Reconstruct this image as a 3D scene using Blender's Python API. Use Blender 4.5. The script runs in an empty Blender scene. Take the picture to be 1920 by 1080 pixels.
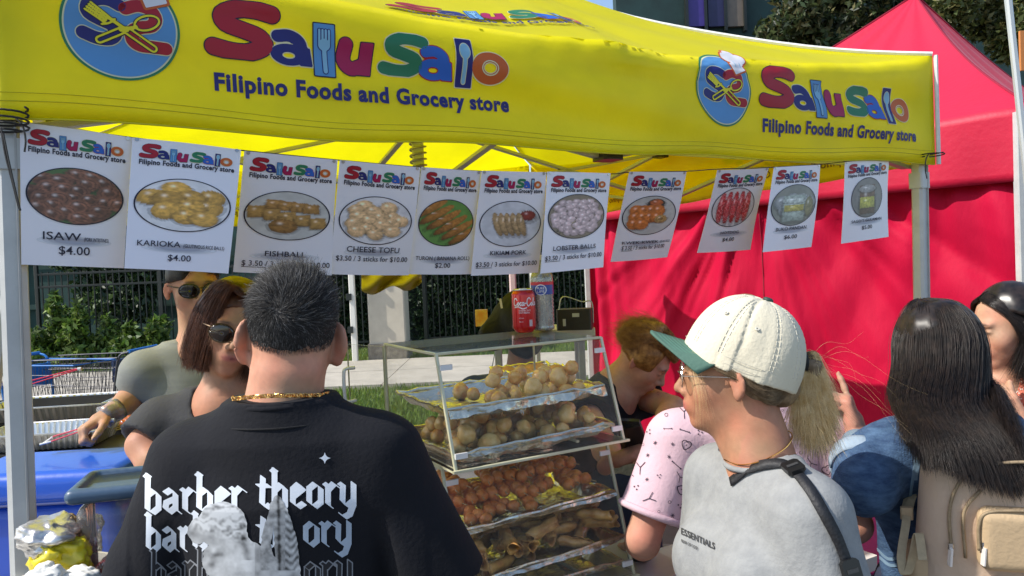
import bpy, math, random
import numpy as np
from mathutils import Vector, Matrix
from mathutils.bvhtree import BVHTree
random.seed(7); RNG = np.random.default_rng(7)
sc = bpy.context.scene
COL = sc.collection
# ------------------------------------------------------------------ camera
FPX = 1423.0
CAM = np.array([0.0, 0.0, 1.72])
PITCH, ROLL = 0.028, 0.044
_F = np.array([0, math.cos(PITCH), -math.sin(PITCH)])
_U0 = np.array([0, math.sin(PITCH), math.cos(PITCH)])
_R0 = np.array([1.0, 0, 0])
_R = math.cos(ROLL) * _R0 - math.sin(ROLL) * _U0
_U = math.cos(ROLL) * _U0 + math.sin(ROLL) * _R0
cam_data = bpy.data.cameras.new('camera')
cam = bpy.data.objects.new('camera', cam_data); COL.objects.link(cam)
cam_data.sensor_width = 36.0; cam_data.lens = 36.0 * FPX / 1920
cam_data.clip_start = 0.05; cam_data.clip_end = 500
cam.matrix_world = Matrix(((_R[0], _U[0], -_F[0], CAM[0]), (_R[1], _U[1], -_F[1], CAM[1]), (_R[2], _U[2], -_F[2], CAM[2]), (0, 0, 0, 1)))
sc.camera = cam
# ------------------------------------------------------------------ world, sun, exposure
SUN_EL, SUN_AZ = math.radians(45), math.radians(195)      # azimuth of the sun measured counter-clockwise from +x
world = bpy.data.worlds.new('World'); sc.world = world; world.use_nodes = True
wn = world.node_tree; wn.nodes.clear()
sky = wn.nodes.new('ShaderNodeTexSky'); sky.sky_type = 'NISHITA'; sky.sun_disc = False
sky.sun_elevation = SUN_EL; sky.sun_rotation = math.pi / 2 - SUN_AZ
bg = wn.nodes.new('ShaderNodeBackground'); bg.inputs[1].default_value = 0.15
wo = wn.nodes.new('ShaderNodeOutputWorld')
wn.links.new(sky.outputs[0], bg.inputs[0]); wn.links.new(bg.outputs[0], wo.inputs[0])
sun_data = bpy.data.lights.new('sun', 'SUN'); sun_data.energy = 3.6; sun_data.angle = math.radians(0.5); sun_data.color = (1.0, 0.95, 0.87)
sun = bpy.data.objects.new('sun', sun_data); COL.objects.link(sun)
TO_SUN = Vector((math.cos(SUN_EL) * math.cos(SUN_AZ), math.cos(SUN_EL) * math.sin(SUN_AZ), math.sin(SUN_EL)))
sun.rotation_euler = TO_SUN.to_track_quat('Z', 'Y').to_euler()
sc.view_settings.view_transform = 'Standard'; sc.view_settings.look = 'None'; sc.view_settings.gamma = 1.0
sc.view_settings.use_curve_mapping = False; sc.view_settings.exposure = 0.6
sc.render.engine = 'CYCLES'
sc.cycles.max_bounces = 8; sc.cycles.transparent_max_bounces = 24; sc.cycles.diffuse_bounces = 4
sc.cycles.glossy_bounces = 3; sc.cycles.transmission_bounces = 6; sc.cycles.use_denoising = True
sc.cycles.sample_clamp_indirect = 6.0; sc.cycles.caustics_reflective = False; sc.cycles.caustics_refractive = False

def P(px, py, d):
    """the point that stands d metres in front of the camera, in the direction of photo pixel (px, py)"""
    return CAM + d * (_F + (px - 960) / FPX * _R + (540 - py) / FPX * _U)
def V3(*a): return np.array(a, dtype=float)
def unit(v): v = np.asarray(v, float); return v / max(1e-9, np.linalg.norm(v))

# ------------------------------------------------------------------ materials
_M = {}
def lin(c):
    return tuple(((x / 255) / 12.92 if x / 255 <= 0.04045 else ((x / 255 + 0.055) / 1.055) ** 2.4) for x in c)
def mat(name, col=(0.5, 0.5, 0.5), rough=0.6, var=0.0, scale=8.0, bump=0.0, bscale=60.0, metal=0.0, trans=0.0, sheen=0.0, spec=0.5, vcol=False, col2=None, sss=0.0, stretch=None, emit=0.0, coat=0.0):
    if name in _M: return _M[name]
    m = bpy.data.materials.new(name); m.use_nodes = True; nt = m.node_tree; N = nt.nodes; L = nt.links
    b = N['Principled BSDF']; out = N['Material Output']
    b.inputs['Base Color'].default_value = (*col, 1); b.inputs['Roughness'].default_value = rough; b.inputs['Metallic'].default_value = metal
    b.inputs['Specular IOR Level'].default_value = spec
    if sheen: b.inputs['Sheen Weight'].default_value = sheen
    if coat: b.inputs['Coat Weight'].default_value = coat; b.inputs['Coat Roughness'].default_value = 0.08
    if sss:
        b.inputs['Subsurface Weight'].default_value = sss; b.inputs['Subsurface Radius'].default_value = (1.0, 0.35, 0.2); b.inputs['Subsurface Scale'].default_value = 0.006
    src = None
    tc = N.new('ShaderNodeTexCoord'); mp = N.new('ShaderNodeMapping'); L.new(tc.outputs['Object'], mp.inputs[0])
    if stretch: mp.inputs['Scale'].default_value = stretch
    if vcol:
        a = N.new('ShaderNodeVertexColor'); a.layer_name = 'Col'; src = a.outputs[0]
    if var > 0 or col2:
        n = N.new('ShaderNodeTexNoise'); n.inputs['Scale'].default_value = scale; n.inputs['Detail'].default_value = 6; n.inputs['Roughness'].default_value = 0.62
        L.new(mp.outputs[0], n.inputs['Vector'])
        r = N.new('ShaderNodeValToRGB'); L.new(n.outputs[0], r.inputs[0])
        c2 = col2 if col2 else tuple(min(1, x * (1 + var)) for x in col)
        c1 = col if col2 else tuple(x * (1 - var) for x in col)
        r.color_ramp.elements[0].position = 0.36; r.color_ramp.elements[1].position = 0.66
        if src is None:
            r.color_ramp.elements[0].color = (*c1, 1); r.color_ramp.elements[1].color = (*c2, 1); src = r.outputs[0]
        else:
            r.color_ramp.elements[0].color = (1 - var,) * 3 + (1,); r.color_ramp.elements[1].color = (1, 1, 1, 1)
            mx = N.new('ShaderNodeMix'); mx.data_type = 'RGBA'; mx.blend_type = 'MULTIPLY'; mx.inputs[0].default_value = 1
            L.new(src, mx.inputs[6]); L.new(r.outputs[0], mx.inputs[7]); src = mx.outputs[2]
    if src: L.new(src, b.inputs['Base Color'])
    nrm = None
    if bump:
        n2 = N.new('ShaderNodeTexNoise'); n2.inputs['Scale'].default_value = bscale; n2.inputs['Detail'].default_value = 5
        L.new(mp.outputs[0], n2.inputs['Vector'])
        bp = N.new('ShaderNodeBump'); bp.inputs['Strength'].default_value = min(1, bump); bp.inputs['Distance'].default_value = 0.004
        L.new(n2.outputs[0], bp.inputs['Height']); L.new(bp.outputs[0], b.inputs['Normal']); nrm = bp
    if trans:
        t = N.new('ShaderNodeBsdfTranslucent'); t.inputs[0].default_value = (*col, 1)
        if src: L.new(src, t.inputs[0])
        if nrm: L.new(nrm.outputs[0], t.inputs['Normal'])
        ms = N.new('ShaderNodeMixShader'); ms.inputs[0].default_value = trans
        L.new(b.outputs[0], ms.inputs[1]); L.new(t.outputs[0], ms.inputs[2]); L.new(ms.outputs[0], out.inputs[0])
    if emit:
        b.inputs['Emission Color'].default_value = (*col, 1); b.inputs['Emission Strength'].default_value = emit
    _M[name] = m
    return m
def clear_mat(name, tint=(1, 1, 1), rough=0.04, gloss=0.14, haze=0.0, hazecol=(0.8, 0.8, 0.8)):
    """clear plastic: see-through with a reflection that grows at grazing angles"""
    if name in _M: return _M[name]
    m = bpy.data.materials.new(name); m.use_nodes = True; nt = m.node_tree; N = nt.nodes; L = nt.links; N.clear()
    out = N.new('ShaderNodeOutputMaterial'); tr = N.new('ShaderNodeBsdfTransparent'); tr.inputs[0].default_value = (*tint, 1)
    gl = N.new('ShaderNodeBsdfGlossy'); gl.inputs['Roughness'].default_value = rough; gl.inputs[0].default_value = (0.95, 0.95, 0.95, 1)
    lw = N.new('ShaderNodeLayerWeight'); lw.inputs[0].default_value = gloss
    ms = N.new('ShaderNodeMixShader'); L.new(lw.outputs['Fresnel'], ms.inputs[0]); L.new(tr.outputs[0], ms.inputs[1]); L.new(gl.outputs[0], ms.inputs[2])
    last = ms
    if haze:
        df = N.new('ShaderNodeBsdfDiffuse'); df.inputs[0].default_value = (*hazecol, 1)
        nz = N.new('ShaderNodeTexNoise'); nz.inputs['Scale'].default_value = 6; nz.inputs['Detail'].default_value = 8
        mm = N.new('ShaderNodeMath'); mm.operation = 'MULTIPLY'; mm.inputs[1].default_value = haze * 2
        L.new(nz.outputs[0], mm.inputs[0])
        m2 = N.new('ShaderNodeMixShader'); L.new(mm.outputs[0], m2.inputs[0]); L.new(ms.outputs[0], m2.inputs[1]); L.new(df.outputs[0], m2.inputs[2]); last = m2
    L.new(last.outputs[0], out.inputs[0]); _M[name] = m
    return m

# ------------------------------------------------------------------ objects
WL = {}
def tag(o, label=None, cat=None, group=None, kind=None):
    if label: o['label'] = label
    if cat: o['category'] = cat
    if group: o['group'] = group
    if kind: o['kind'] = kind
    return o
def thing(name, label, cat, loc, group=None):
    o = bpy.data.objects.new(name, None); COL.objects.link(o); o.empty_display_size = 0.1
    o.location = Vector([float(x) for x in loc]); WL[o.name] = np.array([float(x) for x in loc]); return tag(o, label, cat, group)
def mesh(name, vf, m, parent=None, smooth=False, colors=None, fmat=None, origin=None):
    """link vertices in world space as ONE mesh object, stored relative to its parent's place"""
    v, f = vf[0], vf[1]
    v = np.asarray(v, float).reshape(-1, 3)
    if parent is not None: o0 = WL[parent.name]
    elif origin is not None: o0 = np.asarray(origin, float)
    else: o0 = np.array([(v[:, 0].min() + v[:, 0].max()) / 2, (v[:, 1].min() + v[:, 1].max()) / 2, v[:, 2].min()]) if len(v) else np.zeros(3)
    me = bpy.data.meshes.new(name)
    if isinstance(f, np.ndarray):
        nf = len(f); k = f.shape[1]
        me.vertices.add(len(v)); me.vertices.foreach_set('co', (v - o0).ravel())
        me.loops.add(nf * k); me.loops.foreach_set('vertex_index', f.ravel().astype(np.int32))
        me.polygons.add(nf); me.polygons.foreach_set('loop_start', np.arange(0, nf * k, k, dtype=np.int32))
        me.polygons.foreach_set('loop_total', np.full(nf, k, dtype=np.int32))
        me.update(calc_edges=True)
    else:
        me.from_pydata([tuple(x) for x in (v - o0)], [], f)
    ms = m if isinstance(m, (list, tuple)) else [m]
    for q in ms: me.materials.append(q)
    if fmat is not None: me.polygons.foreach_set('material_index', np.asarray(fmat, dtype=np.int32))
    if smooth: me.polygons.foreach_set('use_smooth', [True] * len(me.polygons))
    if colors is not None:
        a = me.color_attributes.new('Col', 'FLOAT_COLOR', 'POINT')
        c = np.ones((len(v), 4)); c[:, :3] = colors; a.data.foreach_set('color', c.ravel())
    me.validate()
    o = bpy.data.objects.new(name, me); COL.objects.link(o)
    if parent is not None: o.parent = parent; WL[o.name] = o0
    else: o.location = Vector(o0); WL[o.name] = o0
    return o
def copy_tree(o, parent=None):
    c = o.copy(); COL.objects.link(c)
    if parent is not None: c.parent = parent
    WL[c.name] = WL[o.name]
    for ch in list(o.children): copy_tree(ch, c)
    return c
def hairobj(name, pts, rad, m, parent):
    """pts (n, k, 3) world-space strands, linked as one object of fine ribbons"""
    n, k, _ = pts.shape; o0 = WL[parent.name]
    cd = bpy.data.hair_curves.new(name); cd.add_curves([k] * n)
    cd.attributes['position'].data.foreach_set('vector', (pts - o0).astype(np.float32).ravel())
    ra = cd.attributes.get('radius') or cd.attributes.new('radius', 'FLOAT', 'POINT')
    r = np.linspace(1, 0.25, k)[None, :] * (rad * (0.7 + 0.6 * RNG.random((n, 1))))
    ra.data.foreach_set('value', r.astype(np.float32).ravel())
    cd.materials.append(m)
    o = bpy.data.objects.new(name, cd); COL.objects.link(o); o.parent = parent; WL[o.name] = o0
    return o

# ------------------------------------------------------------------ simple shapes (all return vertices, faces)
class G:
    def __init__(s): s.v = []; s.f = []; s.m = []
    def add(s, vf, mi=0):
        n = len(s.v); s.v.extend([tuple(map(float, x)) for x in vf[0]]); s.f.extend([tuple(int(i) + n for i in q) for q in vf[1]]); s.m.extend([mi] * len(vf[1])); return s
    @property
    def vf(s): return (s.v, s.f)
def frame_from(z, hint=(0, 0, 1)):
    z = unit(z); h = np.array(hint, float)
    if abs(np.dot(z, unit(h))) > 0.98: h = np.array([1.0, 0, 0])
    x = unit(np.cross(h, z)); y = np.cross(z, x); return x, y, z
def beam(a, b, w, t, hint=(0, 0, 1), bev=0.12):
    """bar from a to b with a slightly chamfered rectangular section"""
    a = np.asarray(a, float); b = np.asarray(b, float); x, y, z = frame_from(b - a, hint)
    c = bev * min(w, t)
    sec = [(-w/2+c, -t/2), (w/2-c, -t/2), (w/2, -t/2+c), (w/2, t/2-c), (w/2-c, t/2), (-w/2+c, t/2), (-w/2, t/2-c), (-w/2, -t/2+c)]
    v = [a + x * p + y * q for p, q in sec] + [b + x * p + y * q for p, q in sec]
    f = [(i, (i + 1) % 8, 8 + (i + 1) % 8, 8 + i) for i in range(8)] + [tuple(range(7, -1, -1)), tuple(range(8, 16))]
    return v, f
def box(c, s, R=None, bev=0.0):
    c = np.asarray(c, float); s = np.asarray(s, float) / 2
    R = np.eye(3) if R is None else np.asarray(R)
    return beam(c - R[:, 2] * s[2], c + R[:, 2] * s[2], s[0] * 2, s[1] * 2, hint=R[:, 1] if abs(R[2, 2]) > 2 else R[:, 1], bev=bev) if bev else (
        [c + R @ (np.array((i, j, k)) * s) for i in (-1, 1) for j in (-1, 1) for k in (-1, 1)],
        [(0, 1, 3, 2), (4, 6, 7, 5), (0, 4, 5, 1), (2, 3, 7, 6), (0, 2, 6, 4), (1, 5, 7, 3)])
def tube(pts, r, n=8, closed=False, caps=True):
    pts = [np.asarray(p, float) for p in pts]; m = len(pts); rs = r if hasattr(r, '__len__') else [r] * m
    v = []; prev = None
    for i, p in enumerate(pts):
        if closed: t = pts[(i + 1) % m] - pts[i - 1]
        else: t = pts[min(i + 1, m - 1)] - pts[max(i - 1, 0)]
        t = unit(t)
        if prev is None: x, y, _ = frame_from(t)
        else:
            x = prev - t * np.dot(prev, t); x = unit(x); y = np.cross(t, x)
        prev = x
        for k in range(n):
            a = 2 * math.pi * k / n; v.append(p + rs[i] * (x * math.cos(a) + y * math.sin(a)))
    f = []
    for i in range(m if closed else m - 1):
        j = (i + 1) % m
        for k in range(n): f.append((i * n + k, i * n + (k + 1) % n, j * n + (k + 1) % n, j * n + k))
    if caps and not closed: f.append(tuple(range(n - 1, -1, -1))); f.append(tuple(range((m - 1) * n, m * n)))
    return v, f
def lathe(c, prof, n=24, axis=(0, 0, 1), squash=1.0):
    x, y, z = frame_from(axis); v = []
    for r, h in prof:
        for k in range(n):
            a = 2 * math.pi * k / n; v.append(np.asarray(c) + x * r * math.cos(a) + y * r * squash * math.sin(a) + z * h)
    f = []
    for i in range(len(prof) - 1):
        for k in range(n): f.append((i * n + k, i * n + (k + 1) % n, (i + 1) * n + (k + 1) % n, (i + 1) * n + k))
    f.append(tuple(range(n - 1, -1, -1))); f.append(tuple(range((len(prof) - 1) * n, len(prof) * n)))
    return v, f
def grid(fn, nu, nv):
    v = [fn(i / nu, j / nv) for j in range(nv + 1) for i in range(nu + 1)]
    f = [(j * (nu + 1) + i, j * (nu + 1) + i + 1, (j + 1) * (nu + 1) + i + 1, (j + 1) * (nu + 1) + i) for j in range(nv) for i in range(nu)]
    return v, f
def slab(vf, th):
    """give a sheet a thickness along its vertex normals"""
    v = np.asarray(vf[0], float); n = np.zeros_like(v)
    for q in vf[1]:
        k = np.cross(v[q[1]] - v[q[0]], v[q[2]] - v[q[0]])
        for i in q: n[i] += k
    n /= np.maximum(1e-12, np.linalg.norm(n, axis=1))[:, None]
    m = len(v); vv = np.concatenate([v + n * th / 2, v - n * th / 2]); f = [tuple(q) for q in vf[1]] + [tuple(i + m for i in reversed(q)) for q in vf[1]]
    ed = {}
    for q in vf[1]:
        for i in range(len(q)): ed[(q[i], q[(i + 1) % len(q)])] = 1
    for (a, b) in ed:
        if (b, a) not in ed: f.append((b, a, a + m, b + m))
    return vv, f
def spline(pts, n=8):
    """Catmull-Rom through the points"""
    p = [np.asarray(q, float) for q in pts]; p = [2 * p[0] - p[1]] + p + [2 * p[-1] - p[-2]]; out = []
    for i in range(1, len(p) - 2):
        for k in range(n):
            t = k / n; out.append(0.5 * ((2 * p[i]) + (-p[i-1] + p[i+1]) * t + (2*p[i-1] - 5*p[i] + 4*p[i+1] - p[i+2]) * t*t + (-p[i-1] + 3*p[i] - 3*p[i+1] + p[i+2]) * t**3))
    out.append(p[-2]); return out

# ------------------------------------------------------------------ signed distance modelling (3-D)
def vnoise(p, seed=0):
    i = np.floor(p).astype(np.int64); f = p - i; f = f * f * (3 - 2 * f)
    def h(a, b, c):
        n = (a * 73856093) ^ (b * 19349663) ^ (c * 83492791) ^ (seed * 2654435761)
        n = (n ^ (n >> 13)) * 1274126177; n = n & 0xffffffff
        n = (n ^ (n >> 16)) & 0xffff
        return n / 32768.0 - 1.0
    x, y, z = i[..., 0], i[..., 1], i[..., 2]; u, v, w = f[..., 0], f[..., 1], f[..., 2]
    def L(a, b, t): return a + (b - a) * t
    return L(L(L(h(x, y, z), h(x+1, y, z), u), L(h(x, y+1, z), h(x+1, y+1, z), u), v), L(L(h(x, y, z+1), h(x+1, y, z+1), u), L(h(x, y+1, z+1), h(x+1, y+1, z+1), u), v), w)
def fbm(p, o=3, seed=0):
    s = 0; a = 1.0
    for k in range(o): s = s + a * vnoise(p * 2.0 ** k, seed + k); a *= 0.5
    return s
def _hs(a, b, c, seed):
    n = (a * 73856093) ^ (b * 19349663) ^ (c * 83492791) ^ (seed * 2654435761)
    n = ((n ^ (n >> 13)) * 1274126177) & 0xffffffff
    return ((n ^ (n >> 16)) & 0xffff) / 32768.0 - 1.0
def vn1(x, y, z, seed=0):
    i, j, k = math.floor(x), math.floor(y), math.floor(z); u, v, w = x - i, y - j, z - k
    u = u * u * (3 - 2 * u); v = v * v * (3 - 2 * v); w = w * w * (3 - 2 * w); r = 0.0
    for a in (0, 1):
        for b in (0, 1):
            for c in (0, 1):
                q = (u if a else 1 - u) * (v if b else 1 - v) * (w if c else 1 - w)
                if q > 1e-4: r += q * _hs(i + a, j + b, k + c, seed)
    return r
def fb1(x, y, z, o=3, seed=0):
    s = 0.0; a = 1.0
    for k in range(o): m = 2.0 ** k; s += a * vn1(x * m, y * m, z * m, seed + k); a *= .5
    return s
def smin(a, b, k):
    h = np.maximum(k - np.abs(a - b), 0) / k; return np.minimum(a, b) - h * h * k / 4
def smax(a, b, k): return -smin(-a, -b, k)
def cap(p, a, b, r1, r2=None):
    r2 = r1 if r2 is None else r2; a = np.asarray(a, float); ba = np.asarray(b, float) - a
    t = np.clip(((p - a) @ ba) / max(1e-12, ba @ ba), 0, 1)
    return np.linalg.norm(p - a - t[:, None] * ba, axis=1) - (r1 + (r2 - r1) * t)
def ell(p, c, r, R=None):
    q = p - np.asarray(c, float)
    if R is not None: q = q @ R
    r = np.asarray(r, float); k0 = np.linalg.norm(q / r, axis=1); k1 = np.linalg.norm(q / (r * r), axis=1)
    return k0 * (k0 - 1) / np.maximum(k1, 1e-9)
def rbox(p, c, s, r, R=None):
    q = p - np.asarray(c, float)
    if R is not None: q = q @ R
    q = np.abs(q) - (np.asarray(s, float) / 2 - r)
    return np.linalg.norm(np.maximum(q, 0), axis=1) + np.minimum(q.max(axis=1), 0) - r
def tcone(p, a, b, r1, r2, flat=1.0):
    """cone with a flat open end at b (a sleeve or trouser leg), hollow near that end"""
    a = np.asarray(a, float); ba = np.asarray(b, float) - a; L = np.linalg.norm(ba)
    t = ((p - a) @ ba) / (L * L); tc = np.clip(t, 0, 1.3)
    rad = np.linalg.norm(p - a - tc[:, None] * ba, axis=1) - (r1 + (r2 - r1) * tc)
    d = np.maximum(rad, (t - 1) * L)
    return np.maximum(d, -np.maximum(rad + 0.022, (0.78 - t) * L))
def blend(p, prims, k=0.02):
    d = None
    for q in prims:
        if q[0] == 'c': e = cap(p, *q[1:5])
        elif q[0] == 'e': e = ell(p, *q[1:])
        kk = k
        d = e if d is None else smin(d, e, kk)
    return d
def bounds(prims, pad=0.04):
    lo = np.full(3, 1e9); hi = -lo
    for q in prims:
        if q[0] == 'c': pts = [(q[1], q[3]), (q[2], q[4])]
        else: pts = [(q[1], max(q[2]))]
        for c, r in pts: lo = np.minimum(lo, np.asarray(c) - r); hi = np.maximum(hi, np.asarray(c) + r)
    return lo - pad, hi + pad
def sdf_mesh(f, lo, hi, h):
    lo = np.asarray(lo, float); hi = np.asarray(hi, float); B = 8
    nb = np.maximum(1, np.ceil((hi - lo) / (h * B)).astype(int))
    gx, gy, gz = np.meshgrid(*[np.arange(n) for n in nb], indexing='ij')
    cen = lo + (np.stack([gx, gy, gz], -1).reshape(-1, 3) * B + (B - 1) / 2) * h
    dc = f(cen); act = np.abs(dc) < B * h * 0.95 + 0.012
    dense = np.repeat(np.repeat(np.repeat(dc.reshape(nb), B, 0), B, 1), B, 2)
    ab = np.stack([gx, gy, gz], -1).reshape(-1, 3)[act]
    loc = np.stack(np.meshgrid(*[np.arange(B)] * 3, indexing='ij'), -1).reshape(-1, 3)
    for s in range(0, len(ab), 600):
        idx = (ab[s:s+600, None, :] * B + loc[None]).reshape(-1, 3)
        dense[idx[:, 0], idx[:, 1], idx[:, 2]] = f(lo + idx * h)
    S = dense < 0
    c8 = [S[i:S.shape[0]-1+i, j:S.shape[1]-1+j, k:S.shape[2]-1+k] for i in (0, 1) for j in (0, 1) for k in (0, 1)]
    cnt = sum(c.astype(np.int8) for c in c8); mix = (cnt > 0) & (cnt < 8)
    ci = np.argwhere(mix)
    if len(ci) == 0: return np.zeros((0, 3)), np.zeros((0, 4), int)
    vid = np.full(mix.shape, -1, np.int64); vid[ci[:, 0], ci[:, 1], ci[:, 2]] = np.arange(len(ci))
    off = [(i, j, k) for i in (0, 1) for j in (0, 1) for k in (0, 1)]
    val = [dense[ci[:, 0]+o[0], ci[:, 1]+o[1], ci[:, 2]+o[2]] for o in off]
    acc = np.zeros((len(ci), 3)); num = np.zeros(len(ci))
    for a in range(8):
        for b in range(a + 1, 8):
            da = np.array(off[b]) - np.array(off[a])
            if np.abs(da).sum() != 1: continue
            m = (val[a] < 0) != (val[b] < 0); den = val[a] - val[b]
            t = np.where(m, val[a] / np.where(np.abs(den) < 1e-12, 1, den), 0)
            acc += np.where(m[:, None], np.array(off[a]) + t[:, None] * da, 0); num += m
    v = lo + (ci + acc / num[:, None]) * h
    fs = []
    for ax in range(3):
        sl0 = [slice(1, -1)] * 3; sl1 = [slice(1, -1)] * 3; sl0[ax] = slice(0, -1); sl1[ax] = slice(1, None)
        A = S[tuple(sl0)]; Bq = S[tuple(sl1)]; ed = np.argwhere(A != Bq)
        if not len(ed): continue
        inside = A[ed[:, 0], ed[:, 1], ed[:, 2]]
        u, w = [(1, 2), (2, 0), (0, 1)][ax]
        base = ed.copy(); base[:, u] += 1; base[:, w] += 1
        def g(du, dw):
            q = base.copy(); q[:, u] -= du; q[:, w] -= dw
            return vid[q[:, 0], q[:, 1], q[:, 2]]
        q = np.stack([g(1, 1), g(0, 1), g(0, 0), g(1, 0)], 1)
        q[~inside] = q[~inside][:, ::-1]; fs.append(q[(q >= 0).all(1)])
    return v, np.concatenate(fs)
def Rz(a): c, s = math.cos(a), math.sin(a); return np.array([[c, -s, 0], [s, c, 0], [0, 0, 1.0]])
def Rx(a): c, s = math.cos(a), math.sin(a); return np.array([[1.0, 0, 0], [0, c, -s], [0, s, c]])
def Ry(a): c, s = math.cos(a), math.sin(a); return np.array([[c, 0, s], [0, 1.0, 0], [-s, 0, c]])

# ------------------------------------------------------------------ flat printed shapes (2-D)
def sdf2(f, lo, hi, h):
    """filled outline of a 2-D distance function as small polygons"""
    nx = int(math.ceil((hi[0] - lo[0]) / h)) + 1; ny = int(math.ceil((hi[1] - lo[1]) / h)) + 1
    X, Y = np.meshgrid(lo[0] + np.arange(nx) * h, lo[1] + np.arange(ny) * h, indexing='ij')
    D = f(np.stack([X.ravel(), Y.ravel()], 1)).reshape(nx, ny); S = D < 0
    v = []; fc = []; cache = {}
    def vert(key, p):
        if key not in cache: cache[key] = len(v); v.append(p)
        return cache[key]
    full = S[:-1, :-1] & S[1:, :-1] & S[:-1, 1:] & S[1:, 1:]; anyv = S[:-1, :-1] | S[1:, :-1] | S[:-1, 1:] | S[1:, 1:]
    for i, j in np.argwhere(anyv):
        cs = [(i, j), (i+1, j), (i+1, j+1), (i, j+1)]; poly = []
        for a in range(4):
            p, q = cs[a], cs[(a + 1) % 4]
            if S[p]: poly.append(vert(p, (X[p], Y[p])))
            if S[p] != S[q]:
                t = D[p] / (D[p] - D[q]); lo_, hi_ = (p, q) if p < q else (q, p)
                poly.append(vert((lo_, hi_), (X[p] + t * (X[q] - X[p]), Y[p] + t * (Y[q] - Y[p]))))
        if len(poly) >= 3: fc.append(tuple(poly))
    return np.array(v).reshape(-1, 2), fc
def seg2(p, a, b, r):
    a = np.asarray(a, float); ba = np.asarray(b, float) - a; t = np.clip(((p - a) @ ba) / max(1e-12, ba @ ba), 0, 1)
    return np.linalg.norm(p - a - t[:, None] * ba, axis=1) - r
def line2(p, pts, r, smooth=0):
    if smooth: pts = spline(pts, smooth)
    d = None
    for i in range(len(pts) - 1):
        e = seg2(p, pts[i], pts[i + 1], r); d = e if d is None else np.minimum(d, e)
    return d
def ell2(p, c, r): 
    q = p - np.asarray(c, float); r = np.asarray(r, float); k0 = np.linalg.norm(q / r, axis=1); k1 = np.linalg.norm(q / (r * r), axis=1)
    return k0 * (k0 - 1) / np.maximum(k1, 1e-9)
def box2(p, c, s, sk=0.0):
    q = p - np.asarray(c, float); q = np.stack([q[:, 0] - sk * q[:, 1], q[:, 1]], 1); q = np.abs(q) - np.asarray(s, float) / 2
    return np.linalg.norm(np.maximum(q, 0), axis=1) + np.minimum(q.max(axis=1), 0)
def nib2(p, pts, n):
    """broad-nib pen stroke: the nib n is dragged along the points"""
    d = None; n = np.asarray(n, float) / 2
    cr = lambda a, b: a[..., 0] * b[..., 1] - a[..., 1] * b[..., 0]
    for i in range(len(pts) - 1):
        a = np.asarray(pts[i], float); b = np.asarray(pts[i + 1], float); u = (b - a) / 2; c = (a + b) / 2; q = p - c
        uu = unit(u); nn = unit(n)
        d1 = np.abs(cr(q, uu)) - abs(cr(n, uu)); d2 = np.abs(cr(q, nn)) - abs(cr(u, nn)); d3 = np.abs(q @ uu) - (np.linalg.norm(u) + abs(n @ uu)); e = np.maximum(np.maximum(d1, d2), d3)
        d = e if d is None else np.minimum(d, e)
    return d
_TX = {}
def text2(s, bold=0.0, shear=0.0):
    """lettering as flat faces, one unit high, starting at x = 0; returns vertices, faces, width"""
    k = (s, bold, shear)
    if k in _TX: return _TX[k]
    c = bpy.data.curves.new('lettering', 'FONT'); c.body = s; c.size = 1.0; c.offset = bold; c.shear = shear; c.resolution_u = 3; c.fill_mode = 'FRONT'; c.dimensions = '2D'
    c.space_character = 1.0 + bold * 2.2
    o = bpy.data.objects.new('lettering', c); COL.objects.link(o)
    dg = bpy.context.evaluated_depsgraph_get(); me = o.evaluated_get(dg).to_mesh()
    v = np.array([x.co[:2] for x in me.vertices]).reshape(-1, 2); f = [tuple(p.vertices) for p in me.polygons]
    o.evaluated_get(dg).to_mesh_clear(); bpy.data.objects.remove(o); bpy.data.curves.remove(c)
    x0 = v[:, 0].min(); v = v - [x0, 0]; _TX[k] = (v, f, v[:, 0].max()); return _TX[k]
def up_facing(v2, f):
    out = []
    for q in f:
        a = sum(v2[q[i]][0] * v2[q[(i+1) % len(q)]][1] - v2[q[(i+1) % len(q)]][0] * v2[q[i]][1] for i in range(len(q)))
        out.append(tuple(q) if a > 0 else tuple(reversed(q)))
    return out
def fit_text(s, x0, x1, y, h, bold=0.0, shear=0.0):
    """lettering stretched to run from x0 to x1 on baseline y with size h"""
    v, f, w = text2(s, bold, shear); vv = v.copy(); vv[:, 0] = x0 + v[:, 0] / w * (x1 - x0); vv[:, 1] = y + v[:, 1] * h; return vv, f
# ================================================================== prints shared by canopy and signs
RED, NAVY, BLUE, SKY_B, MAG, GRN, ORG, CREAM, BLACK = (0.42, 0.005, 0.02), (0.012, 0.014, 0.16), (0.02, 0.13, 0.55), (0.10, 0.30, 0.60), (0.42, 0.0, 0.08), (0.02, 0.20, 0.09), (0.62, 0.12, 0.015), (0.75, 0.72, 0.45), (0.012, 0.01, 0.03)
INK = {}
def ink(c, nm):
    k = 'printed ' + nm
    return mat(k, c, rough=0.5, var=0.06, scale=3, trans=0.12)
INKS = [ink(RED, 'red'), ink(NAVY, 'navy'), ink(BLUE, 'blue'), ink(SKY_B, 'light blue'), ink(MAG, 'magenta'), ink(GRN, 'green'), ink(ORG, 'orange'), ink(CREAM, 'cream'), ink(BLACK, 'black'), ink((0.75, 0.75, 0.78), 'white'), ink((0.85, 0.75, 0.02), 'yellow'), ink((0.25, 0.5, 0.68), 'pale blue')]
iR, iN, iB, iS, iM, iG, iO, iC, iK, iW, iY, iP = range(12)
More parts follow.
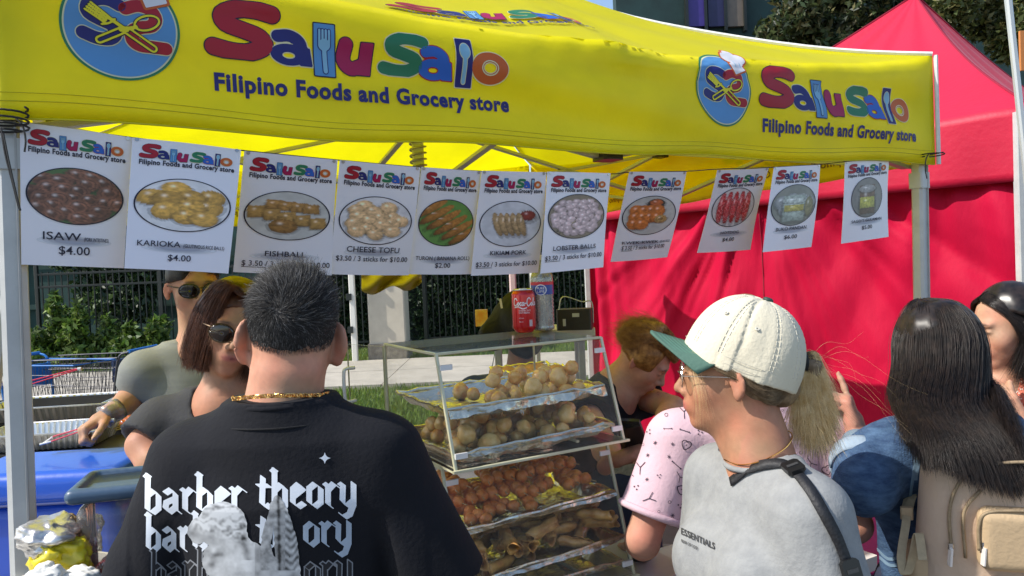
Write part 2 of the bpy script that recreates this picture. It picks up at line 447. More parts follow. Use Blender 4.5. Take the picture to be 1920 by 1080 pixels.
def wordmark(h=0.0045):
    """the shop's lettering: x runs 0 to 1, the capital is 0.17 high"""
    L = []
    def add(f, lo, hi, col, edge=None, ew=0.0035):
        if edge is not None:
            v, fc = sdf2(lambda p: f(p) - ew, (lo[0] - .01, lo[1] - .01), (hi[0] + .01, hi[1] + .01), h); L.append((v, fc, edge, 0))
        v, fc = sdf2(f, lo, hi, h); L.append((v, fc, col, 1))
    def S(x0, y0, w, hh, th):
        pts = [(.96, .82), (.70, .87), (.42, .86), (.19, .74), (.22, .59), (.48, .51), (.76, .42), (.82, .27), (.60, .14), (.32, .12), (.02, .17)]
        pp = [(x0 + a * w, y0 + b * hh) for a, b in pts]
        def f(p):
            d = line2(p, pp, th, 3)
            return np.maximum(d, np.maximum(y0 + .0 - p[:, 1], p[:, 1] - y0 - hh))
        return f
    def A(x0, y0, w, hh, th):
        def f(p):
            o = ell2(p, (x0 + .42 * w, y0 + .31 * hh), (.42 * w, .33 * hh)); i = ell2(p, (x0 + .42 * w, y0 + .29 * hh), (.15 * w, .10 * hh))
            d = np.maximum(o, -i)
            d = np.minimum(d, line2(p, [(x0 + .18 * w, y0 + .84 * hh), (x0 + .45 * w, y0 + .88 * hh), (x0 + .68 * w, y0 + .72 * hh), (x0 + .74 * w, y0 + .4 * hh)], th, 4))
            d = np.minimum(d, box2(p, (x0 + .80 * w, y0 + .28 * hh), (.30 * w, .56 * hh), -.12))
            return d
        return f
    def U(x0, y0, w, hh, th):
        return lambda p: np.minimum(line2(p, [(x0 + .24 * w, y0 + .86 * hh), (x0 + .17 * w, y0 + .4 * hh), (x0 + .36 * w, y0 + .14 * hh), (x0 + .66 * w, y0 + .25 * hh)], th, 4), box2(p, (x0 + .76 * w, y0 + .46 * hh), (.34 * w, hh), .12))
    add(S(-.005, 0, .185, .18, .0255), (-.03, -.01), (.2, .19), iR, iK)
    add(A(.165, -.002, .135, .105, .019), (.15, -.02), (.32, .12), iN, iC)
    add(lambda p: box2(p, (.335, .055), (.066, .165)), (.29, -.04), (.38, .15), iS, iK, .004)
    add(U(.375, -.01, .125, .105, .022), (.36, -.03), (.52, .12), iM, iK)
    add(S(.53, -.006, .145, .142, .0205), (.51, -.02), (.7, .15), iG, iC)
    add(A(.655, -.008, .13, .105, .018), (.64, -.02), (.8, .12), iB, iR)
    add(lambda p: box2(p, (.825, .058), (.062, .17)), (.78, -.04), (.87, .15), iN, iC, .003)
    add(lambda p: np.maximum(ell2(p, (.925, .046), (.071, .056)), -ell2(p, (.925, .046), (.026, .020))), (.84, -.02), (1.01, .12), iO, iC)
    L.append((*sdf2(lambda p: np.abs(ell2(p, (.925, .046), (.031, .025))) - .0022, (.88, .01), (.97, .08), .003), iC, 2))
    def fork(p):
        d = line2(p, [(.337, -.012), (.335, .06)], .007)
        d = np.minimum(d, ell2(p, (.335, .072), (.019, .018)))
        for k in (-.0155, -.0052, .0052, .0155): d = np.minimum(d, seg2(p, (.335 + k, .075), (.335 + k, .118), .0034))
        return d
    for f, c, e, lv, g in ((fork, iP, iK, 2, .002),
                           (lambda p: np.minimum(ell2(p, (.827, .098), (.019, .028)), seg2(p, (.824, -.008), (.827, .08), .0065)), iP, iC, 2, .002)):
        v, fc = sdf2(lambda p: f(p) - .0028, (.27, -.05), (.9, .15), .0028); L.append((v, fc, e if f is not fork else iN, 2))
        v, fc = sdf2(f, (.27, -.05), (.9, .15), .0028); L.append((v, fc, c, 3))
    return L
def emblem(h=0.022, big=True):
    L = []
    def q(x, y): return ((x - 705) / 325, (230 - y) / 325)
    def add(f, col, lv, lo=(-1.15, -1.15), hi=(1.25, 1.75)):
        v, fc = sdf2(f, lo, hi, h); L.append((v, fc, col, lv))
    add(lambda p: ell2(p, (0, 0), (1.0, 1.0)), iG, 0); add(lambda p: ell2(p, (0, 0), (.955, .955)), iC, 1); add(lambda p: ell2(p, (0, 0), (.925, .925)), iS, 2)
    s1 = [q(698, 105), q(640, 78), q(575, 85), q(532, 120), q(535, 165), q(600, 200), q(655, 225), q(672, 270), q(640, 305), q(570, 305), q(500, 278)]
    s2 = [q(730, 120), q(800, 95), q(870, 115), q(895, 165), q(870, 210), q(810, 225), q(765, 250), q(762, 300), q(800, 330), q(870, 335), q(945, 340)]
    for s, c in ((s1, iN), (s2, iR)):
        add(lambda p: line2(p, s, .132, 3) , iC, 3); add(lambda p: line2(p, s, .114, 3), c, 4)
    def cut(p):
        d = np.abs(line2(p, [q(735, 250), q(875, 345)], .055)) - .018
        d = np.minimum(d, line2(p, [q(640, 185), q(735, 250)], .03))
        for k in range(4): d = np.minimum(d, line2(p, [q(548 - 11 * k, 105 + 14 * k), q(640 - 8 * k, 178 + 12 * k)], .018))
        d = np.minimum(d, line2(p, [q(600, 225), q(640, 215), q(672, 190)], .018, 3))
        e = np.abs(ell2((p - np.array(q(845, 195))) @ np.array([[.92, -.38], [.38, .92]]), (0, 0), (.22, .125))) - .018
        d = np.minimum(d, e); d = np.minimum(d, line2(p, [q(785, 225), q(700, 250)], .03))
        d = np.minimum(d, np.abs(line2(p, [q(700, 255), q(585, 315)], .055)) - .018)
        return d
    add(lambda p: cut(p) - .015, iK, 5); add(cut, iY, 6)
    def hat(p):
        d = box2((p - np.array([.56, .62])) @ np.array([[.94, -.34], [.34, .94]]), (0, 0), (.40, .34))
        for c, r in (((.42, .93), .17), ((.62, 1.02), .19), ((.85, .90), .16), ((.72, .80), .15), ((.55, .85), .16)): d = np.minimum(d, ell2(p, c, (r, r)))
        return d
    add(lambda p: hat(p) - .045, iO, 5); add(hat, iW, 6)
    add(lambda p: np.minimum(seg2(p, (.50, .62), (.52, .80), .012), seg2(p, (.66, .60), (.72, .76), .012)), iP, 7)
    return L
WM = wordmark(); WM_LO = wordmark(0.008); EM = emblem()
def put_print(name, layers, fn, parent, step=0.0006, base=0.003):
    """print flat layers through fn(x, y, lift) -> world point, as ONE mesh"""
    g = G()
    for v, f, col, lv in layers: g.add(([fn(x, y, base + lv * step) for x, y in v], up_facing(v, f)), col)
    return mesh(name, g.vf, INKS, parent, fmat=g.m)

# ================================================================== ground
asph = mat('worn asphalt', (0.11, 0.105, 0.10), 0.9, 0.25, 1.5, 0.5, 90)
mesh('ground', grid(lambda u, v: (-60 + 120 * u, -30 + 130 * v, 0.0), 12, 12), asph, origin=(0, 0, 0)).__setitem__('kind', 'structure')
conc = mat('pale concrete', (0.42, 0.38, 0.31), 0.85, 0.12, 2.5, 0.3, 70)
g = G()
for i in range(16):
    for j in range(2): g.add(box((-12 + i * 1.55, 11.6 + j * 1.55, 0.06), (1.535, 1.535, 0.12)))
sw = mesh('pavement', box((-0.4, 12.37, 0.045), (24.9, 3.08, 0.09)), conc, origin=(0, 12, 0)); sw['kind'] = 'structure'
slabme = None
for i in range(16):
    for j in range(2):
        o = mesh('slab', box((-12 + i * 1.55, 11.6 + j * 1.55, 0.055), (1.535, 1.535, 0.13 + 0.004 * ((i * 7 + j) % 3)), bev=.01), conc, sw)
soil = mat('lawn soil', (0.05, 0.06, 0.02), 0.95, 0.4, 6)
lawn = mesh('lawn', grid(lambda u, v: (-14 + 26 * u, 7.9 + 2.9 * v, 0.03 + 0.02 * math.sin(u * 50) * math.sin(v * 9)), 60, 10), soil, origin=(0, 9, 0)); lawn['kind'] = 'structure'
lawn2 = mesh('verge', grid(lambda u, v: (-14 + 26 * u, 13.95 + 3.4 * v, 0.03 + 0.02 * math.sin(u * 40) * math.sin(v * 9)), 60, 10), soil, origin=(0, 15, 0)); lawn2['kind'] = 'structure'
def grass(name, x0, x1, y0, y1, n, hh, label):
    r = RNG; x = x0 + (x1 - x0) * r.random(n); y = y0 + (y1 - y0) * r.random(n); a = r.random(n) * 6.283; h_ = hh * (0.5 + r.random(n)); w = 0.012 + 0.01 * r.random(n)
    lx = (r.random(n) - .5) * h_; ly = (r.random(n) - .5) * h_
    b0 = np.stack([x - np.cos(a) * w, y - np.sin(a) * w, np.full(n, 0.02)], 1); b1 = np.stack([x + np.cos(a) * w, y + np.sin(a) * w, np.full(n, 0.02)], 1)
    t = np.stack([x + lx, y + ly, h_ + 0.03], 1); v = np.stack([b0, b1, t], 1).reshape(-1, 3); f = np.arange(3 * n).reshape(-1, 3)
    c = np.array([0.10, 0.19, 0.025]) * (0.6 + 0.8 * r.random((n, 1))) + np.array([0.08, 0.05, 0.0]) * r.random((n, 1)); c = np.repeat(c, 3, 0)
    o = mesh(name, (v, f), mat('grass blades', (0.1, 0.2, 0.03), 0.6, vcol=True, trans=0.35), colors=c); tag(o, label, 'grass', kind='stuff'); return o
grass('grass', -9, 6, 8.0, 10.75, 60000, 0.09, 'sunlit mown lawn in front of the pavement behind the stall')
grass('grass', -11, 6, 14.0, 16.2, 45000, 0.10, 'grass strip at the foot of the dark iron fence')

# ================================================================== far backdrop: screens, trees, fence, shrubs
dk = mat('dark green screen cloth', (0.010, 0.045, 0.038), 0.75, 0.25, 3, 0.2, 20)
wl = thing('screen_wall', 'dark green panelled screen wall behind the iron fence', 'wall', (-4, 18.6, 0)); wl['kind'] = 'structure'
for i in range(13):
    x = -13 + i * 1.95
    mesh('panel', box((x, 18.6 + 0.02 * (i % 2), 1.7), (1.9, 0.06, 3.4), bev=.01), dk, wl)
    mesh('post', box((x + 0.975, 18.52, 1.75), (0.09, 0.09, 3.5)), mat('dark post paint', (0.02, 0.03, 0.03), 0.5), wl)
for i in range(2): mesh('rail', box((-1, 18.50, 2.35 - i * 1.1), (25, 0.05, 0.12)), dk, wl)
fm = mat('black fence paint', (0.012, 0.016, 0.014), 0.4)
fence = thing('iron_fence', 'black iron picket fence running behind the lawn and shrubs', 'fence', (-3, 16.5, 0))
def fy(x): return 15.6 + 0.11 * (x + 9)
pk = None
for i in range(108):
    x = -9.6 + i * 0.125
    if -2.75 < x < -1.95: continue
    if pk is None: pk = mesh('picket', box((x, fy(x), 1.06), (0.022, 0.022, 1.94)), fm, fence)
    else:
        c = pk.copy(); COL.objects.link(c); c.location = Vector((i * 0.125, fy(x) - fy(-9.6), 0))
for x in (-9.7, -7.3, -4.9, -2.8, -1.9, 0.4, 2.7, 3.9): mesh('post', beam((x, fy(x), 0), (x, fy(x), 2.18), .07, .07), fm, fence)
for z in (0.25, 1.72, 1.98):
    mesh('rail', beam((-9.7, fy(-9.7) - .012, z), (-2.8, fy(-2.8) - .012, z), .03, .045), fm, fence); mesh('rail', beam((-1.9, fy(-1.9) - .012, z), (3.9, fy(3.9) - .012, z), .03, .045), fm, fence)
pl = thing('gate_pillar', 'pale concrete gate pillar between two runs of iron fence', 'pillar', (-2.3, 14.1, 0))
mesh('shaft', box((-2.34, 14.3, 1.62), (0.68, 0.6, 2.5), bev=.04), mat('pillar render', (0.50, 0.45, 0.36), 0.85, 0.07, 4, 0.3, 40), pl)
mesh('base', box((-2.34, 14.3, 0.2), (0.74, 0.66, 0.4), bev=.04), mat('pillar base stone', (0.22, 0.19, 0.15), 0.9, 0.3, 9, 0.4, 30), pl)
mesh('capstone', box((-2.34, 14.3, 2.92), (0.82, 0.74, 0.1), bev=.04), mat('pillar render'), pl)
gp = thing('gate_post', 'slim white gate post with black hinges left of the concrete pillar', 'post', (-2.95, 14.0, 0))
mesh('shaft', beam((-2.93, 13.9, 0), (-2.93, 13.9, 2.7), .1, .1), mat('white gate paint', (0.7, 0.68, 0.62), 0.5), gp)
for z in (0.7, 1.3, 1.9, 2.2): mesh('hinge', box((-2.98, 13.83, z), (0.09, 0.07, 0.12), bev=.1), fm, gp)
def leafy(name, label, cat, lumps, n, size, cols, trunk=None, group=None, gap=0.75, seed=1):
    """a plant: leaf faces spread through lumps (centre, radii), plus its stems"""
    r = np.random.default_rng(seed); c0 = np.mean([l[0] for l in lumps], 0)
    t = thing(name, label, cat, (c0[0], c0[1], 0), group)
    w = np.array([np.prod(l[1]) ** .7 for l in lumps]); w /= w.sum(); k = r.choice(len(lumps), n, p=w)
    cen = np.array([l[0] for l in lumps])[k]; rad = np.array([l[1] for l in lumps])[k]
    d = r.normal(size=(n, 3)); d /= np.linalg.norm(d, axis=1)[:, None]; rr = r.random((n, 1)) ** 0.45
    p = cen + d * rr * rad
    keep = fbm(p * 1.7 / max(0.3, np.mean(rad)), 2, seed) > -gap; p = p[keep]; n = len(p)
    a = r.normal(size=(n, 3)); a /= np.linalg.norm(a, axis=1)[:, None]; b = np.cross(a, r.normal(size=(n, 3))); b /= np.linalg.norm(b, axis=1)[:, None]
    s = size * (0.5 + r.random((n, 1)))
    v = np.stack([p - a * s, p + b * s * .42, p + a * s, p - b * s * .42], 1).reshape(-1, 3); f = np.arange(4 * n).reshape(-1, 4)
    ci = r.integers(0, len(cols), n); c = np.array(cols)[ci] * (0.55 + 0.8 * r.random((n, 1))); c = np.repeat(c, 4, 0)
    o = mesh('crown', (v, f), mat('leaves', (0.08, 0.14, 0.03), 0.5, vcol=True, trans=0.3), t, colors=c); o['kind'] = 'stuff'
    if trunk:
        g = G()
        for pts, ra in trunk: g.add(tube(pts, ra, 7))
        mesh('trunk', g.vf, mat('bark', (0.09, 0.06, 0.04), 0.9, 0.3, 12), t)
    return t
YG = [(0.13, 0.22, 0.03), (0.07, 0.14, 0.02), (0.18, 0.25, 0.05), (0.05, 0.09, 0.02)]
DG = [(0.025, 0.055, 0.02), (0.04, 0.08, 0.03), (0.015, 0.035, 0.015), (0.07, 0.11, 0.04)]
r = np.random.default_rng(5)
shr = ['tall feathery pale green shrub in front of the fence beside the tent post', 'low bushy green shrub behind the blue framed trolley', 'upright light green shrub in the middle of the fence bed', 'rounded green shrub right of the middle of the fence bed', 'yellow green shrub near the grey shirted vendor', 'small dark shrub behind the vendors']
for i, (px, top, d) in enumerate([(120, 560, 15.2), (80, 625, 14.8), (160, 575, 14.9), (205, 600, 15.0), (255, 615, 15.0), (300, 600, 15.1)]):
    b = P(px, 700, d); hh = 1.72 + (505 + (960 - px) * .044 - top) * d / FPX; lum = []
    for k in range(9):
        q = k / 8; lum.append(((b[0] + r.normal() * .18 * (1.2 - q), b[1] + r.normal() * .15, 0.25 + q * (hh - .35)), (.34 * (1.15 - .8 * q), .3 * (1.15 - .8 * q), .22)))
    leafy('garden_shrub', shr[i], 'shrub', lum, 2600, .075, YG, [([(b[0], b[1], 0), (b[0] + .03, b[1], hh * .8)], [.03, .01])], 'shrubs along the fence', seed=20 + i)
leafy('broadleaf_tree', 'dark leaved tree behind the fence left of the vendors', 'tree', [((P(205 + dx, 480 + dy, 17)[0], 17 + dz, P(205 + dx, 480 + dy, 17)[2]), (.75, .6, .55)) for dx, dy, dz in ((0, 0, 0), (60, 40, .2), (-70, -10, .1), (30, 90, -.2), (90, -20, 0), (-20, 60, .3), (60, -80, .1), (-60, -90, 0))], 9000, .085, DG + [(0.09, 0.15, 0.04)], [([(P(215, 600, 17)[0], 17, 0), (P(210, 600, 17)[0], 17, 2.4)], [.1, .05])], seed=40)
for k, (xa, xb, nm) in enumerate(((-2.0, 1.2, 'dense dark ivy climbing the fence right of the concrete pillar'), (1.2, 4.0, 'dark ivy on the fence behind the red tent pole'), (-4.6, -3.0, 'dark creeper on the fence left of the white gate post'))):
    leafy('fence_ivy', nm, 'ivy', [((x, fy(x) + .28, z), (.35, .14, .3)) for x in np.arange(xa, xb, .3) for z in (.35, .8, 1.25, 1.7, 2.1)], 9000, .05, DG, None, None, 1.2, 50 + k)
hb = mat('hedge core', (0.012, 0.02, 0.012), 0.9, .4, 8)
mesh('hedge', grid(lambda u, v: (-4.4 + 8.6 * u, fy(-4.4 + 8.6 * u) + .5 + .06 * math.sin(u * 90) * math.sin(v * 30), 2.3 * v), 80, 10), hb); tag(bpy.data.objects['hedge'], 'solid dark hedge seen through the iron fence right of the pillar', 'hedge')
def px_lumps(pts, rad): return [((P(x, y, d)[0], P(x, y, d)[1], P(x, y, d)[2]), rad) for x, y, d in pts]
leafy('leafy_tree', 'tall dark green tree rising behind the canopy and red tent', 'tree', px_lumps([(x, y, 17 + .3 * ((i * 7) % 5)) for i, (x, y) in enumerate([(1500, 20), (1540, 60), (1580, 10), (1560, 100), (1620, 50), (1640, -20), (1480, -30), (1540, -60), (1600, -80), (1500, 80), (1680, -60), (1700, 10), (1460, 60)])], (.62, .6, .5)), 20000, .10, [(0.05, 0.08, 0.03), (0.09, 0.12, 0.04), (0.02, 0.035, 0.015), (0.16, 0.15, 0.06)], [([(6.6, 17.5, 0), (6.9, 17.6, 5.2)], [.2, .1])], None, .25, 60)
leafy('leafy_tree', 'sunlit yellowish tree showing above the red tent roof on its right', 'tree', px_lumps([(x, y, 15 + .3 * ((i * 5) % 4)) for i, (x, y) in enumerate([(1790, 20), (1830, -20), (1850, 40), (1890, 10), (1930, 50), (1900, 80), (1960, -10), (1760, -30), (1980, 60)])], (.5, .5, .42)), 14000, .085, [(0.10, 0.12, 0.03), (0.16, 0.15, 0.05), (0.05, 0.07, 0.02)], [([(9.2, 15.3, 0), (9.3, 15.3, 4.5)], [.18, .1])], None, .35, 61)
bd = thing('green_building', 'dark teal building seen above the canopy between tree and window', 'building', (5.5, 21, 0))
q0 = P(1270, 0, 21); q1 = P(1560, 0, 21)
mesh('wall', box(((q0[0] + q1[0]) / 2 + 1.8, 21.5, 5), (q1[0] - q0[0] + 7, .6, 10.2)), mat('teal wall', (0.012, 0.04, 0.038), .7, .2, 2), bd)
for i, (x, c, nm) in enumerate(((1300, (0.05, 0.03, 0.22), 'purple panel'), (1338, (0.02, 0.02, 0.08), 'navy panel'), (1372, (0.16, 0.13, 0.10), 'brown panel'))):
    a = P(x, 0, 21.1); mesh('window_panel', box((a[0], 21.12, a[2] + .2), (.46, .12, 2.0), bev=.02), mat(nm, c, .4, .1, 4), bd)
for x in (1284, 1319, 1356, 1392): a = P(x, 0, 21); mesh('mullion', box((a[0], 21.08, a[2] + .2), (.07, .2, 2.2)), fm, bd)

# ================================================================== the yellow canopy
E = V3(0.872, 0.489, 0); Nn = V3(-0.489, 0.872, 0); A0 = V3(-0.979, 1.465, 0); SZ = 3.0
def cS(a, b, h): return A0 + E * a + Nn * b + V3(0, 0, h)
VB, VT = 2.045, 2.350
yel = mat('yellow canopy fabric', (0.95, 0.88, 0.004), 0.5, 0.045, 3.5, 0.2, 60, trans=0.50)
# thin coated polyester: part of the sunlight comes through as yellow
canopy = thing('canopy_tent', 'bright yellow pop-up canopy with colourful shop lettering over the food stall', 'canopy', cS(1.5, 1.5, 0))
PEAK = 3.32
def eave_h(t): return VT + 0.105 * abs(2 * t - 1) ** 2.5 + 0.0
def bot_h(t): return VB - 0.012 * math.sin(math.pi * t) + 0.006 * math.sin(t * 23)
def wave(t, v): return 0.008 * math.sin(t * 17 + v * 2) * (1 - v) + 0.004 * math.sin(t * 41 + 1.3 + 3 * v) * (1 - v) + 0.02 * math.exp(-((t - .5) / .05) ** 2) * v ** 2 + 0.006 * math.sin(v * 9 + t * 6) + 0.010 * math.sin((v * 1.2 + t * 2.1) * 9) * math.sin(math.pi * v) * .7
SIDES = [(lambda t, o: cS(SZ * t, -o, 0)), (lambda t, o: cS(SZ + o, SZ * t, 0)), (lambda t, o: cS(SZ * (1 - t), SZ + o, 0)), (lambda t, o: cS(-o, SZ * (1 - t), 0))]
def val_pt(side, t, v, lift=0.0):
    """point on a valance: t along 0..1, v from hem 0 to eave 1"""
    edge = min(t, 1 - t); damp = min(1, edge / .04)
    cr = 0.0
    if v > .6 and side == 0: cr = .016 * (v - .6) * fb1(t * 26, v * 6, 3.0, 3) * (1 + 3 * math.exp(-((t - .52) / .09) ** 2))
    p = SIDES[side](t, 0.012 + (wave(t, v) + cr) * damp + lift - .035 * max(0, (v - .8) / .2) ** 2 * damp); h = bot_h(t) + (eave_h(t) - bot_h(t)) * v
    return p + V3(0, 0, h)
def roof_pt(side, t, w, lift=0.0):
    e = val_pt(side, t, 1.0); pk = cS(1.5, 1.5, PEAK)
    p = e + (pk - e) * w
    edge = 4 * t * (1 - t)
    p = p + V3(0, 0, -0.17 * math.sin(math.pi * w) ** 1.0 * (1 - .75 * edge) + lift + .035 * math.sin(math.pi * min(1, w * 4)) * edge * 0 + .012 * math.sin(t * 30 + w * 9) * math.sin(math.pi * w))
    # rounded turn from valance into roof
    return p
vn = ('valance', 'valance', 'valance', 'valance')
for s in range(4):
    mesh('valance', slab(grid(lambda u, v: val_pt(s, u, v), 110 if s == 0 else 60, 14), 0.0012), yel, canopy, smooth=True)
    nu, nw = 60, 24
    g = G(); g.add(grid(lambda u, v: roof_pt(s, u, v), nu, nw)); mesh('roof_panel', g.vf, yel, canopy, smooth=True)
trim = mat('white webbing', (0.72, 0.72, 0.7), 0.7, .1, 30)
for c in range(4):
    mesh('hip_seam', tube([roof_pt(c, 1.0, w, .006) for w in np.linspace(0, 1, 20)], .009, 6), trim, canopy)
    mesh('corner_seam', tube([val_pt(c, 1.0, v) + (unit(cS(3, -0, 0) - cS(0, 3, 0)) * .012 if c == 0 else 0) for v in np.linspace(0, 1, 8)], .008, 6), trim, canopy)
    mesh('hem', tube([val_pt(c, t, 0.0, 0.001) for t in np.linspace(.002, .998, 90)], .0022, 5), mat('hem thread', (0.60, 0.52, 0.005), .7), canopy)
def vprint(side, x0, w, sc_y=None, name='shop_lettering', back=False, h0=0.155):
    """emblem and lettering on a valance, x0 metres from its left end, lettering w metres wide"""
    def fn(x, y, l):
        xx = x0 + x * w; hh = VB + h0 + y * w * .985
        t = xx / SZ; v = (hh - bot_h(t)) / (eave_h(t) - bot_h(t))
        return val_pt(side, t, v, l if not back else -l)
    put_print('shop_lettering', WM, fn, canopy)
    tv, tf = fit_text('Filipino Foods and Grocery store', -0.005, 1.01, -.10, .074, .042)
    put_print('tagline_lettering', [(tv, tf, iN, 1)], fn, canopy)
    r_ = .142 * w / .76 * .76
    ecx, ecy = (-0.245 if x0 < 1 else -.215), 0.060
    put_print('shop_emblem', EM, lambda x, y, l: fn(ecx + x * (.152 if x0 < 1 else .144), ecy + y * .152, l), canopy)
vprint(0, 0.405, 0.722); vprint(0, 2.075, 0.79)
for s in (1, 2, 3): vprint(s, 0.36, 0.76)
vprint(2, 2.04, .76)
# the print shows through on the inside of the far valances
brown = mat('print seen through fabric', (0.30, 0.22, 0.03), .7, trans=.3)
for s, xs in ((2, (0.35, 2.05)), (1, (0.35, 1.9))):
    for x0 in xs:
        tv, tf = fit_text('Filipino Foods and Grocery store', 0, .78, 0, .05, .02)
        f2 = lambda x, y, l: val_pt(s, (x0 + x) / SZ, .17 + y / .36, -l)
        mesh('show_through_lettering', ([f2(x, y, .004) for x, y in tv], tf), brown, canopy)
# print on the front roof panel
def rfn(x, y, l):
    return roof_pt(0, (.835 + x * .77) / SZ, max(.004, .022 + y * .43 + .15 * x), .004 + l)
put_print('roof_lettering', WM, lambda x, y, l: rfn(x, y, l), canopy)
tv, tf = fit_text('Filipino Foods and Grocery store', 0.0, 1.0, -.09, .066, .028)
put_print('roof_tagline', [(tv, tf, iN, 1)], lambda x, y, l: rfn(x, y, l), canopy)
mesh('hem_seam', tube([val_pt(0, t, 0.085, 0.001) for t in np.linspace(.004, .996, 120)], .0011, 4), mat('hem thread'), canopy)
mesh('hem_seam', tube([val_pt(0, t, 0.125, 0.001) for t in np.linspace(.004, .996, 120)], .0008, 4), mat('hem thread'), canopy)
# frame
alu = mat('white frame paint', (0.50, 0.51, 0.50), 0.35, .08, 12, 0, metal=.0)
alu2 = mat('grey frame edge', (0.36, 0.36, 0.35), 0.4, .1, 12)
for (a, b, lx, ly) in ((0.0, .0, -.055, -.0), (SZ, 0, -.05, 0), (SZ, SZ, 0, 0), (0, SZ, 0, 0)):
    ii = .03
    a2 = a + (ii if a == 0 else -ii); b2 = b + (ii if b == 0 else -ii)
    top = cS(a2 - (.16 if (a == 0 and b) else 0), b2, 2.36); bot = cS(a2 + lx - (.5 if (a == 0 and b) else 0), b2 + ly, 0)
    po = mesh('post', beam(bot, top, .046, .046, hint=E, bev=.2), alu, canopy)
    mesh('slot', beam(bot + (top - bot) * .02 - Nn * .0235 + E * .011, top - Nn * .0235 + E * .011, .012, .004, hint=E), alu2, po)
    mesh('foot', box(bot + V3(0, 0, .01), (.11, .11, .02)), alu2, po)
    mesh('slider', box(top + (bot - top) * .16, (.056, .056, .06), np.stack([E, Nn, V3(0, 0, 1)], 1), bev=.1), alu, po); mat('black slider plastic', (.02, .02, .02), .4)
def xbars(p0, p1, hi=2.33, lo=1.985):
    for k in range(2):
        a = p0 + (p1 - p0) * (k / 2); b = p0 + (p1 - p0) * ((k + 1) / 2); off = unit(np.cross(b - a, V3(0, 0, 1))) * .012
        ends = ((hi, lo), (lo, hi)) if k == 0 else ((lo, hi), (hi, lo))
        ends = ((2.31, 2.03), (2.04, 2.31)) if k == 0 else ((2.31, 2.04), (2.03, 2.31))
        for j, (ha, hb) in enumerate(ends):
            mesh('truss_bar', beam(a + V3(0, 0, ha) + off * (1 if j else -1), b + V3(0, 0, hb) + off * (1 if j else -1), .030, .016, bev=.1), alu, canopy)
        m = (a + b) / 2; mesh('bolt', lathe(m + V3(0, 0, 2.172) - off * 2.2, [(.001, -.002), (.007, 0), (.007, .004), (.001, .006)], 8, axis=unit(off)), alu2, canopy)
ins = .06
cor = [cS(ins, ins, 0), cS(SZ - ins, ins, 0), cS(SZ - ins, SZ - ins, 0), cS(ins, SZ - ins, 0)]
for k in range(4): xbars(cor[k], cor[(k + 1) % 4])
cen = cS(1.5, 1.5, 0)
for k in range(4):
    mdl = (cor[k] + cor[(k + 1) % 4]) / 2
    mesh('truss_bar', beam(mdl + V3(0, 0, 2.31), cen + V3(0, 0, 2.06), .030, .016), alu, canopy); mesh('truss_bar', beam(mdl + V3(0, 0, 2.05), cen + V3(0, 0, 2.40), .030, .016), alu, canopy)
    mesh('joint', box(mdl + V3(0, 0, 2.05), (.07, .07, .06), np.stack([E, Nn, V3(0, 0, 1)], 1), bev=.1), mat('black slider plastic'), canopy)
    mesh('joint', box(mdl + V3(0, 0, 2.31), (.07, .07, .05), np.stack([E, Nn, V3(0, 0, 1)], 1), bev=.1), mat('black slider plastic'), canopy)
cp = mesh('centre_pole', beam(cen + V3(0, 0, 2.05), cen + V3(0, 0, PEAK - .03), .05, .05), alu, canopy)
cq = cen + V3(0.01, -.02, 0)
mesh('spring', tube([cen + V3(.036 * math.cos(a), .036 * math.sin(a), 2.12 + a * .0045) for a in np.arange(0, 6.283 * 11, .45)], .005, 5), mat('spring steel', (.35, .33, .28), .35, metal=.8), canopy)
mesh('hub', lathe(cen + V3(0, 0, 2.03), [(.05, 0), (.05, .08), (.03, .085)], 12), mat('black slider plastic'), canopy)
# cord with signs
cordm = mat('black cord', (0.01, 0.01, 0.01), .6)
def plane_depth(px):
    """depth of the stall's front line in the direction of photo column px"""
    best = None
    k = (px - 960) / FPX; t = (1.465 * k + .979) / (2.617 - 1.465 * k); return 1.465 * (1 + t)
sp = [(22, 222), (38, 228), (248, 258), (455, 282), (634, 300), (790, 314), (903, 321), (1025, 325), (1145, 326), (1180, 323), (1287, 321), (1345, 317), (1440, 314), (1538, 308), (1584, 303), (1667, 295), (1738, 288)]
cord = mesh('sign_cord', tube(spline([P(x, y, plane_depth(x) + .004) for x, y in sp], 5), .0016, 5), cordm); tag(cord, 'thin black cord strung between the canopy posts to carry the menu signs', 'cord')
c0 = P(15, 232, 1.44)
pts = []
for i in range(60):
    a = i * .42; pts.append(c0 + V3(.034 * math.cos(a), .034 * math.sin(a), .03 - i * .0008))
tail = [P(x, y, 1.44) for x, y in ((30, 222), (42, 235), (48, 262), (46, 285))]
tie = thing('tie_cord', 'black cord knotted round the left canopy post with loose tails', 'cord', c0)
mesh('knot', tube(pts, .0022, 5), cordm, tie)
mesh('tail', tube(spline(tail, 6), .0018, 5), cordm, tie)
mesh('tail', tube(spline([P(x, y, 1.40) for x, y in ((2, 240), (10, 290), (24, 345), (34, 385), (38, 394), (34, 380), (26, 345), (16, 300), (6, 250))], 6), .0018, 5), cordm, tie)
c1 = P(1750, 292, 2.86)
tie2 = thing('tie_cord', 'black cord knotted at the top of the right canopy post', 'cord', c1)
mesh('knot', tube([c1 + V3(.038 * math.cos(i * .42), .038 * math.sin(i * .42), .012 - i * .0006) for i in range(24)], .0022, 5), cordm, tie2)
mesh('tail', tube(spline([P(x, y, 2.84) for x, y in ((1741, 288), (1736, 300), (1735, 318), (1738, 335))], 6), .0022, 5), cordm, tie2)

